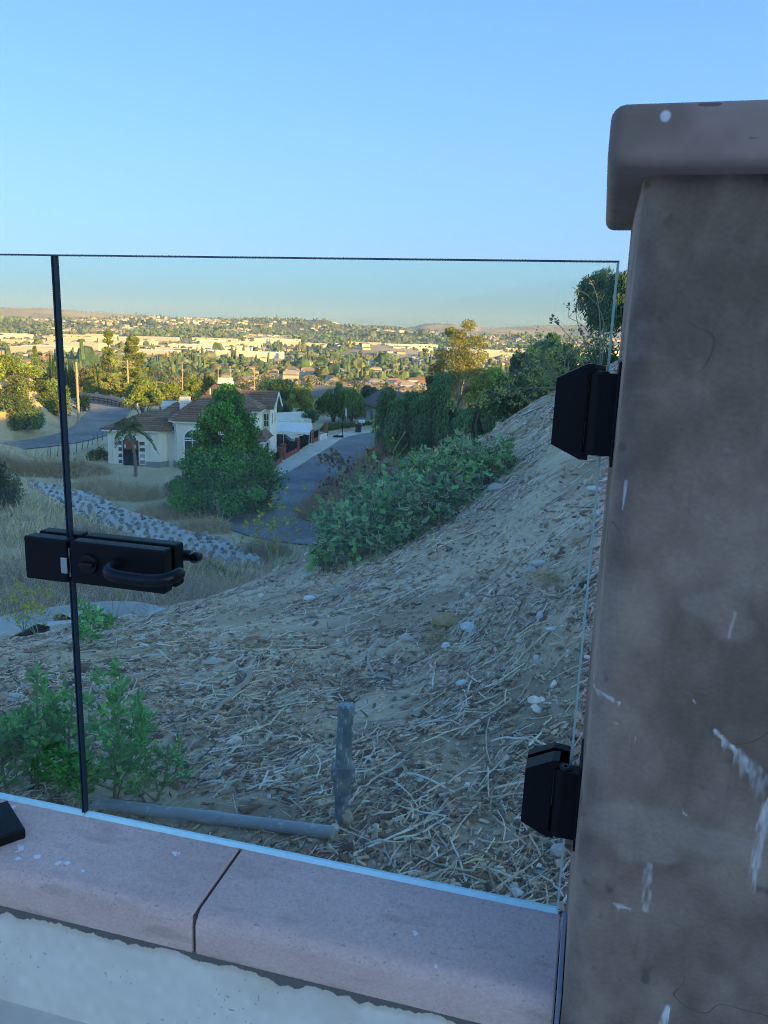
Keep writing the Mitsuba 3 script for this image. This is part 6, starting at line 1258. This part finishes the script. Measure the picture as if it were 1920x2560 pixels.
# palms
def palm(px, py, D, hpx, nf, fl, label, seed, c=(.13, .17, .075)):
    g = np.random.default_rng(seed); b = on(px, py, D); Hh = hpx; key = thing('palm_tree', label, 'palm'); top = b + [-.35, 0, Hh]
    q = spline(np.array([b - [0, 0, .2], b + [.05, 0, Hh * .4], b + [-.12, 0, Hh * .75], top]), 24); r = np.linspace(.17, .11, 24) * (1 + .10 * (np.arange(24) % 2)); put('trunk', tubes(q, r[None], 9), 'm_paint', key, color=(.20, .17, .15))
    put('crownshaft', tubes(np.array([top - [0, 0, .1], top + [0, 0, .5], top + [0, 0, 1.0]]), np.array([[.13, .15, .05]]), 9), 'm_paint', key, color=(.22, .22, .13))
    for i_ in range(nf):
        a = i_ * 2.4 + g.uniform(-.3, .3); e = g.uniform(-.1, 1.25); L_ = fl * g.uniform(.8, 1.1); t = np.linspace(0, 1, 14); o = np.array([math.cos(a), math.sin(a)])
        x_ = L_ * (math.cos(e) * t * (1 - .15 * t)); z_ = L_ * (math.sin(e) * t - (.55 + .25 * math.cos(e)) * t ** 2.1); P = top + [0, 0, .6] + np.c_[o[0] * x_, o[1] * x_, z_]
        m = 70; u = g.uniform(.12, 1, m); k = u * 13; j = np.minimum(k.astype(int), 12); c_ = P[j] + (P[j + 1] - P[j]) * (k - j)[:, None]; sd = np.where(np.arange(m) % 2, 1, -1)[:, None]; d = np.c_[-o[1] * sd, o[0] * sd, np.full(m, -.75)] + np.c_[np.full(m, o[0]), np.full(m, o[1]), 0 * u] * .6; ll = fl * .24 * np.sin(np.pi * (u * .8 + .15)) * g.uniform(.8, 1.2, m); d /= np.linalg.norm(d, axis=1, keepdims=True)
        put('frond', cat_([cards(c_ + d * ll[:, None] / 2, d, ll, .05 + .02 * g.random(m), tint(c, m, .15, .05, g), g), tubes(P, np.linspace(.035, .008, 14)[None], 4, np.array([(.20, .22, .10)]))]), 'm_leaf', key)
palm(338, 1192, 67, 3.9, 17, 2.9, 'small palm in front of the black door of the white house', 3)
tree_palm = palm(400, 1030, 100, 2.8, 15, 3.4, 'dark palm crown behind the entrance wing of the house', 5, (.075, .12, .05))
# poles and wires
def pole(px, pt, pb_, D, label, r=.15, arms=1):
    tp = at(px, pt, D); b = np.array([tp[0], tp[1], gz(tp[0], tp[1])]); key = thing('utility_pole', label, 'utility pole'); put('shaft', tubes(np.array([b - [0, 0, .3], tp]), np.array([[r * 1.15, r * .8]]), 9), 'm_paint', key, color=(.50, .38, .27))
    for i_ in range(arms):
        c = tp - [0, 0, .35 + .9 * i_]; put('crossarm', box(c - [1.3, .07, .06], c + [1.3, .07, .06]), 'm_paint', key, color=(.42, .33, .25))
        for s in (-1.1, -.5, .5, 1.1): put('insulator', tubes(np.array([c + [s, 0, .06], c + [s, 0, .22]]), .05, 6), 'm_paint', key, color=(.4, .42, .42))
    return tp
p1 = pole(190, 905, 1042, 122, 'bare wooden utility pole beside the left road', .17, 0); p2 = pole(318, 900, 985, 150, 'wooden utility pole with a crossarm in front of the broad pine', .16, 2)
p3 = pole(455, 905, 960, 260, 'thin distant utility pole above the left part of the roof', .16, 1); p4 = pole(575, 915, 965, 300, 'thin distant utility pole right of the tree top', .16, 1); p5 = pole(636, 918, 960, 320, 'thin distant utility pole in town above the big dark tree', .16, 1); p6 = pole(545, 918, 965, 330, 'thin distant utility pole behind the tree top', .16, 1)
def wire(a, b, sag): t = np.linspace(0, 1, 15); q = a + (b - a) * t[:, None]; q[:, 2] -= 4 * sag * t * (1 - t); return q
put('overhead_wires', cat_([tubes(wire(p1 + [0, 0, -.3 - k * .5], p2 + [k - .5, 0, -.35], 1.0), .012, 4) for k in range(2)] + [tubes(wire(p2 + [k - 1.1, 0, -.2], p3 + [k - 1.1, 0, -.2], 2.4), .02, 4) for k in range(3)]), 'm_paint', color=(.05, .05, .05), label='thin dark wires running between the utility poles', cat='power line')
# ------------------------------------------------------------------ the town on the plain and the far hills
g = np.random.default_rng(2024)
def town_house(x, y, z, w, d, h, rh, a, wc, rc):
    """many hip roofed houses at once -> (verts (N,16,3), faces (k,3), colours (N,16,3))"""
    N = len(x); s = np.array([(-1, -1), (1, -1), (1, 1), (-1, 1)]) / 2; o = 1.10
    lo = np.stack([s[None, :, 0] * w[:, None], s[None, :, 1] * d[:, None], np.full((N, 4), -2.0)], -1); hi = lo.copy(); hi[..., 2] = h[:, None]
    ev = hi * [o, o, 1]; ev[..., 2] -= .15; ev2 = ev * [1, 1, 1]
    rg = np.zeros((N, 2, 3)); rg[:, 0, 0], rg[:, 1, 0] = -w * .28, w * .28; rg[..., 2] = (h + rh)[:, None]
    v = np.concatenate([lo, hi, ev2, rg], 1); c, s_ = np.cos(a)[:, None], np.sin(a)[:, None]
    v = np.stack([v[..., 0] * c - v[..., 1] * s_ + x[:, None], v[..., 0] * s_ + v[..., 1] * c + y[:, None], v[..., 2] + z[:, None]], -1)
    f = [[0, 1, 5], [0, 5, 4], [1, 2, 6], [1, 6, 5], [2, 3, 7], [2, 7, 6], [3, 0, 4], [3, 4, 7], [8, 9, 13], [8, 13, 12], [10, 11, 12], [10, 12, 13], [9, 10, 13], [11, 8, 12]]
    col = np.concatenate([np.repeat(wc[:, None], 8, 1), np.repeat(rc[:, None], 6, 1)], 1)
    return v, np.array(f), col
def emit(name, V, f, C, n_one, label, cat, group, stuff_label, stuffname):
    r = np.hypot(V[:, 0, 0], V[:, 0, 1]); size = np.ptp(V[:, :, 0], axis=1) / r; az_ = np.degrees(np.arctan2(V[:, 0, 0], V[:, 0, 1])); vis = (az_ > -26.5) & (az_ < 16)
    order = np.argsort(-(size * (vis + .001))); one, rest = order[:n_one], order[n_one:]
    for i_ in one: put(name, (V[i_], f), 'm_paint', color=C[i_], label=label if isinstance(label, str) else label(V[i_], C[i_]), cat=cat, group=group)
    k = V.shape[1]; put(stuffname, (V[rest].reshape(-1, 3), (f[None] + (np.arange(len(rest)) * k)[:, None, None]).reshape(-1, 3)), 'm_paint', color=C[rest].reshape(-1, 3), label=stuff_label, cat=cat, kind='stuff')
def place_word(v, near, far):
    x, y = v[:, 0].mean(), v[:, 1].mean(); b = math.degrees(math.atan2(x, y)); D = math.hypot(x, y)
    return ('far left' if b < -20 else 'left' if b < -13 else 'left middle' if b < -7 else 'middle' if b < -1 else 'right middle' if b < 6 else 'right') + ' side, ' + ('near ' if D < near else 'far ' if D > far else 'middle ')
def tone(c): return 'white' if min(c) > .56 else 'cream' if c[0] > .56 else 'tan' if c[0] > .47 else 'brown'
def roof_tone(c): return 'red brown' if c[0] > 1.5 * c[1] else 'pale' if c[0] > .42 else 'grey' if c[0] < 1.22 * c[1] else 'brown'
def band(n, d0, d1, a0=-34, a1=24, p=1.0):
    u = g.random(n); D = 1 / (1 / d1 + (1 / d0 - 1 / d1) * u ** p); a = np.radians(g.uniform(a0, a1, n)); return D * np.sin(a), D * np.cos(a)
WC = np.array([(.62, .56, .47), (.54, .47, .37), (.68, .65, .59), (.46, .38, .29), (.58, .46, .33)]); RCOL = np.array([(.30, .22, .17), (.36, .31, .27), (.42, .24, .15), (.24, .21, .19), (.50, .45, .38)])
# warehouses in rows between the houses and the hills
W_ = []
for _ in range(420):
    D = 1 / (1 / 2750 + (1 / 1180 - 1 / 2750) * g.random()); a = math.radians(g.uniform(-32, 20)); x, y = D * math.sin(a), D * math.cos(a); w, d = g.uniform(45, 150), g.uniform(32, 70)
    if math.degrees(a) > -9 and D < 1750: continue
    if all(abs(x - q[0]) > (w + q[2]) / 2 + 26 or abs(y - q[1]) > (d + q[3]) / 2 + 45 for q in W_): W_.append((x, y, w, d, g.uniform(8, 12)))
W_ = np.array(W_); wz = ground(W_[:, 0], W_[:, 1], False)
def blockbox(x, y, z, w, d, h, a, wc, rc):
    N = len(x); v = np.array([[sx, sy, k] for k in (0, 1) for sx, sy in ((-.5, -.5), (.5, -.5), (.5, .5), (-.5, .5))] + [[sx * .96, sy * .96, .93] for sx, sy in ((-.5, -.5), (.5, -.5), (.5, .5), (-.5, .5))] + [[sx * .96, sy * .96, 1.0] for sx, sy in ((-.5, -.5), (.5, -.5), (.5, .5), (-.5, .5))])
    V = v[None] * np.stack([w, d, h], -1)[:, None]; V[:, :4, 2] = -3; c, s = np.cos(a)[:, None], np.sin(a)[:, None]; V = np.stack([V[..., 0] * c - V[..., 1] * s + x[:, None], V[..., 0] * s + V[..., 1] * c + y[:, None], V[..., 2] + z[:, None]], -1)
    f = [[0, 1, 5], [0, 5, 4], [1, 2, 6], [1, 6, 5], [2, 3, 7], [2, 7, 6], [3, 0, 4], [3, 4, 7], [8, 9, 10], [8, 10, 11]] + [q for i_ in range(4) for q in ([4 + i_, 4 + (i_ + 1) % 4, 12 + (i_ + 1) % 4], [4 + i_, 12 + (i_ + 1) % 4, 12 + i_])] + [q for i_ in range(4) for q in ([12 + i_, 12 + (i_ + 1) % 4, 8 + (i_ + 1) % 4], [12 + i_, 8 + (i_ + 1) % 4, 8 + i_])]
    C = np.concatenate([np.repeat(wc[:, None], 8, 1), np.repeat(rc[:, None], 4, 1), np.repeat(wc[:, None], 4, 1)], 1); return V, np.array(f), C
nW = len(W_); wc = np.array([(.64, .60, .53), (.56, .49, .39), (.70, .68, .65), (.46, .44, .42)])[g.choice(4, nW, p=(.4, .25, .25, .1))]; rc = np.array([(.62, .60, .56), (.48, .46, .43), (.38, .40, .44), (.55, .50, .42)])[g.choice(4, nW, p=(.4, .25, .15, .2))]
V, f, C = blockbox(W_[:, 0], W_[:, 1], wz, W_[:, 2], W_[:, 3], W_[:, 4], g.normal(.06, .05, nW), wc, rc)
emit('warehouse', V, f, C, min(nW - 1, 160), lambda v, c: ('long' if np.ptp(v[:, 0]) > 95 else 'short') + ' ' + tone(c[0]) + ' warehouse with a ' + ('pale' if c[9][0] > .5 else 'grey') + ' flat roof, ' + place_word(v, 1500, 2050) + 'plain', 'warehouse', 'warehouses on the plain', 'the farthest small warehouses of the plain', 'far_warehouses')
def clear_of_warehouses(x, y, m=4):
    ok = np.ones(len(x), bool)
    for q in W_: ok &= (np.abs(x - q[0]) > q[2] / 2 + m) | (np.abs(y - q[1]) > q[3] / 2 + m)
    return ok
x, y = band(3600, 420, 2850); k = clear_of_warehouses(x, y, 8); x, y = x[k], y[k]
# houses line up in streets
st = 46.0; rot_ = .12; u, v_ = x * math.cos(rot_) + y * math.sin(rot_), -x * math.sin(rot_) + y * math.cos(rot_); v_ = np.round(v_ / st) * st + np.where(g.random(len(v_)) < .5, -11, 11); u = np.round(u / 19) * 19 + g.normal(0, 1.2, len(u)); uv_, idx = np.unique(np.round(np.c_[u / 19, v_]), axis=0, return_index=True); u, v_ = u[idx], v_[idx]; x, y = u * math.cos(rot_) - v_ * math.sin(rot_), u * math.sin(rot_) + v_ * math.cos(rot_)
N = len(x); z = ground(x, y, False); hx, hy, hz = x, y, z
V, f, C = town_house(x, y, z, g.uniform(11, 17, N), g.uniform(9, 12, N), g.choice([2.8, 3.0, 5.4], N, p=(.45, .3, .25)), g.uniform(1.3, 2.4, N), rot_ + g.choice([0, math.pi / 2], N, p=(.75, .25)) + g.normal(0, .05, N), WC[g.integers(0, 5, N)] * g.uniform(.85, 1.1, (N, 1)), RCOL[g.choice(5, N, p=(.3, .25, .2, .15, .1))] * g.uniform(.8, 1.2, (N, 1)))
emit('town_house', V, f, C, 290, lambda v, c: ('two storey ' if v[4, 2] - v[0, 2] > 6.5 else 'low ') + tone(c[0]) + ' house with a ' + roof_tone(c[9]) + ' roof, ' + place_word(v, 620, 900) + 'town streets', 'house', 'houses of the town on the plain', 'the farther houses of the town', 'far_town_houses')
# houses on the hills
x, y = band(5200, 2900, 5000, -34, 20, .75); z = ground(x, y, False); cl = meshkit.fbm(np.stack([x, y, 0 * x], 1) / 260.0, 3, 51); k = (cl > .46) & (z - EYE > CITYZ + 1); x, y, z = x[k], y[k], z[k]; N = len(x)
V, f, C = town_house(x, y, z, g.uniform(13, 26, N), g.uniform(10, 16, N), g.choice([4.0, 6.5], N), g.uniform(1.5, 3, N), g.uniform(-.6, .6, N), WC[g.integers(0, 5, N)] * g.uniform(.9, 1.12, (N, 1)), RCOL[g.choice(5, N)] * g.uniform(.8, 1.2, (N, 1)))
emit('hill_house', V, f, C, 220, lambda v, c: ('tall ' if v[4, 2] - v[0, 2] > 7.5 else 'low ') + tone(c[0]) + ' house with a ' + roof_tone(c[9]) + ' roof, ' + place_word(v, 3500, 4200) + 'slopes of the hills', 'house', 'houses on the far hills', 'the smallest houses on the far hills', 'far_hill_houses')
# rows of apartments on the hill
rowp = [(380 + i_ * 9.5, 833 + (i_ % 3) * 1.2, 4100) for i_ in range(9)] + [(608 + i_ * 7.5, 831 + .3 * i_, 4000) for i_ in range(10)] + [(240 + i_ * 11, 846, 3500) for i_ in range(7)]
A_ = np.array([(lambda p: (p[0], p[1]))(at(*q)) for q in rowp]); N = len(A_); z = ground(A_[:, 0], A_[:, 1], False)
V, f, C = town_house(A_[:, 0], A_[:, 1], z, np.full(N, 13.), np.full(N, 12.), np.full(N, 8.5), np.full(N, 3.), np.full(N, .3), np.tile((.82, .66, .42), (N, 1)), np.tile((.50, .33, .2), (N, 1)))
for i_ in range(N): put('hill_apartment', (V[i_], f), 'm_paint', color=C[i_], label='ochre apartment block, ' + 'first second third fourth fifth sixth seventh eighth ninth tenth'.split()[i_ if i_ < 9 else i_ - 9 if i_ < 19 else i_ - 19] + ' of the ' + ('left' if i_ < 9 else 'middle' if i_ < 19 else 'lowest') + ' row on the far hillside', cat='apartment block', group='rows of apartment blocks on the far hills')
# trees of the town and of the hills: lumpy crowns
ico = trimesh.creation.icosphere(1, 1.0); IV, IF = np.array(ico.vertices), np.array(ico.faces)
BL = []
for s in range(5):
    q = np.random.default_rng(60 + s); vv = IV * q.uniform(.62, 1.18, (len(IV), 1)); vv[:, 2] = np.maximum(vv[:, 2], -.75); BL.append(vv)
BL = np.array(BL)
ico0 = trimesh.creation.icosphere(0, 1.0); V0, F0 = np.array(ico0.vertices), np.array(ico0.faces); B0 = np.array([V0 * np.random.default_rng(80 + s).uniform(.65, 1.2, (len(V0), 1)) for s in range(5)])
def blobs(x, y, z, w, h, col, B):
    N = len(x); k = g.integers(0, 5, N); a = g.uniform(0, 6.28, N); v = B[k]; c, s = np.cos(a)[:, None], np.sin(a)[:, None]
    v = np.stack([(v[..., 0] * c - v[..., 1] * s) * w[:, None] + x[:, None], (v[..., 0] * s + v[..., 1] * c) * w[:, None] + y[:, None], (v[..., 2] * .58 + .48) * h[:, None] + z[:, None]], -1)
    cc = col[:, None] * (1 + .22 * g.normal(size=(N, v.shape[1], 1))).clip(.5, 1.6); return v, cc
TC = np.array([(.12, .165, .07), (.085, .14, .07), (.165, .19, .08), (.07, .12, .07), (.14, .145, .08)])
def plant(n, d0, d1, a0, a1, p, hs, slim, B, F_, n_one, name, label, group, sname, slabel, thr=None, sc=90.0):
    x, y = band(n, d0, d1, a0, a1, p); k = clear_of_warehouses(x, y); 
    if thr is not None: k &= meshkit.fbm(np.stack([x, y, 0 * x], 1) / sc, 3, 71) > thr
    x, y = x[k], y[k]; N = len(x); z = ground(x, y, False); h = np.exp(g.normal(math.log(hs), .32, N)); tall = g.random(N) < slim; w = h * np.where(tall, g.uniform(.14, .22, N), g.uniform(.45, .75, N)); h = np.where(tall, h * 1.7, h)
    V, C = blobs(x, y, z - .3, w, h, TC[g.integers(0, 5, N)] * g.uniform(.8, 1.25, (N, 1)), B); emit(name, V, F_, C, n_one, label, 'tree', group, slabel, sname)
x, y = band(1050, 330, 720, -34, 22); k = np.ones(len(x), bool)
for q in zip(hx[np.hypot(hx, hy) < 800], hy[np.hypot(hx, hy) < 800]): k &= np.hypot(x - q[0], y - q[1]) > 8
x, y = x[k], y[k]; z = ground(x, y, False); h = np.exp(g.normal(math.log(7.0), .35, len(x))); az_ = np.degrees(np.arctan2(x, y)); o_ = np.argsort(np.hypot(x, y) + 2000 * ((az_ < -26.5) | (az_ > 14))); many = []
for q, i_ in enumerate(o_):
    m = 170 if q < 260 else 90; tall = g.random() < .12; w = h[i_] * (g.uniform(.14, .2) if tall else g.uniform(.38, .62)); hh = h[i_] * (1.5 if tall else 1.0); cl = unit(7, g) * .55; p = cl[g.integers(0, 7, m)] + unit(m, g) * .48; p = p * [w, w, hh * .44] + [x[i_], y[i_], z[i_] + hh * .55]
    ms = cards(p, unit(m, g), 1.5 * g.uniform(.6, 1.3, m), .75, tint(np.array([(.19, .21, .07), (.13, .17, .06), (.23, .24, .075), (.10, .13, .055), (.21, .18, .09)])[g.integers(5)] * g.uniform(.8, 1.2), m, .22, .08, g), g)
    tr = tubes(np.array([[x[i_], y[i_], z[i_] - .3], [x[i_], y[i_], z[i_] + hh * .5]]), np.array([[.22, .14]]), 5, np.array([(.15, .12, .09)])); ms = cat_([ms, tr])
    if q < 260: put('town_tree', ms, 'm_leaf', label=('narrow ' if tall else '') + ('tall' if hh > 9 else 'small' if hh < 6 else 'middling') + ' tree, ' + place_word(ms[0], 430, 580) + 'row of nearest town streets', cat='tree', group='trees of the town')
    else: many.append(ms)
put('near_town_trees', cat_(many), 'm_leaf', label='the other trees of the nearest streets', cat='trees', kind='stuff')
plant(8000, 700, 2850, -36, 24, 1.0, 6.2, .12, BL, IF, 0, 'town_tree', 'lumpy green tree among the farther streets of the town', 'trees of the farther streets', 'far_town_trees', 'mass of trees between the houses and warehouses of the plain', .40)
plant(16000, 2780, 4900, -36, 24, .7, 9.5, .05, B0, F0, 0, 'hill_tree', 'dark tree in the woods of the far hillside', 'trees on the far hills', 'hill_woods', 'woods covering the far hillside between the houses', .36, 220.0)
# ridge line trees
sx = g.uniform(-.62, .30, 420); D = DF - g.uniform(0, 260, 420); x, y = D * np.sin(sx), D * np.cos(sx); z = ground(x, y, False); h = g.uniform(6, 15, 420); V, C = blobs(x, y, z - 1, h * g.uniform(.5, 1.1, 420), h, TC[g.integers(0, 5, 420)] * .9, B0)
put('ridge_woods', (V.reshape(-1, 3), (F0[None] + (np.arange(420) * V.shape[1])[:, None, None]).reshape(-1, 3)), 'm_paint', color=C.reshape(-1, 3), label='dark trees along the ridge of the far hills', cat='trees', kind='stuff')
mp = at(1118, 806, 7300); mt = thing('radio_mast', 'thin radio mast on the brown hill at the skyline left of the eucalyptus', 'radio mast'); gzm = gz(mp[0], mp[1]); put('lattice', tubes(np.array([[mp[0], mp[1], gzm - 3], [mp[0], mp[1], max(mp[2], gzm + 35)]]), np.array([[2.2, 1.0]]), 4), 'm_paint', mt, color=(.30, .26, .24)); put('antenna', tubes(np.array([[mp[0] - 4, mp[1], max(mp[2], gzm + 35) - 8], [mp[0] + 4, mp[1], max(mp[2], gzm + 35) - 8]]), .9, 4), 'm_paint', mt, color=(.3, .26, .24))
# ------------------------------------------------------------------ the air
scene['m_null'] = {'type': 'null'}
scene['haze'] = {'type': 'cube', 'to_world': T().translate([0, 0, 60]).scale([12400, 12400, 190]), 'bsdf': {'type': 'ref', 'id': 'm_null'}, 'interior': {'type': 'ref', 'id': 'haze_air'}}
labels['haze'] = {'kind': 'stuff', 'label': 'thin evening haze between here and the far hills', 'category': 'haze'}
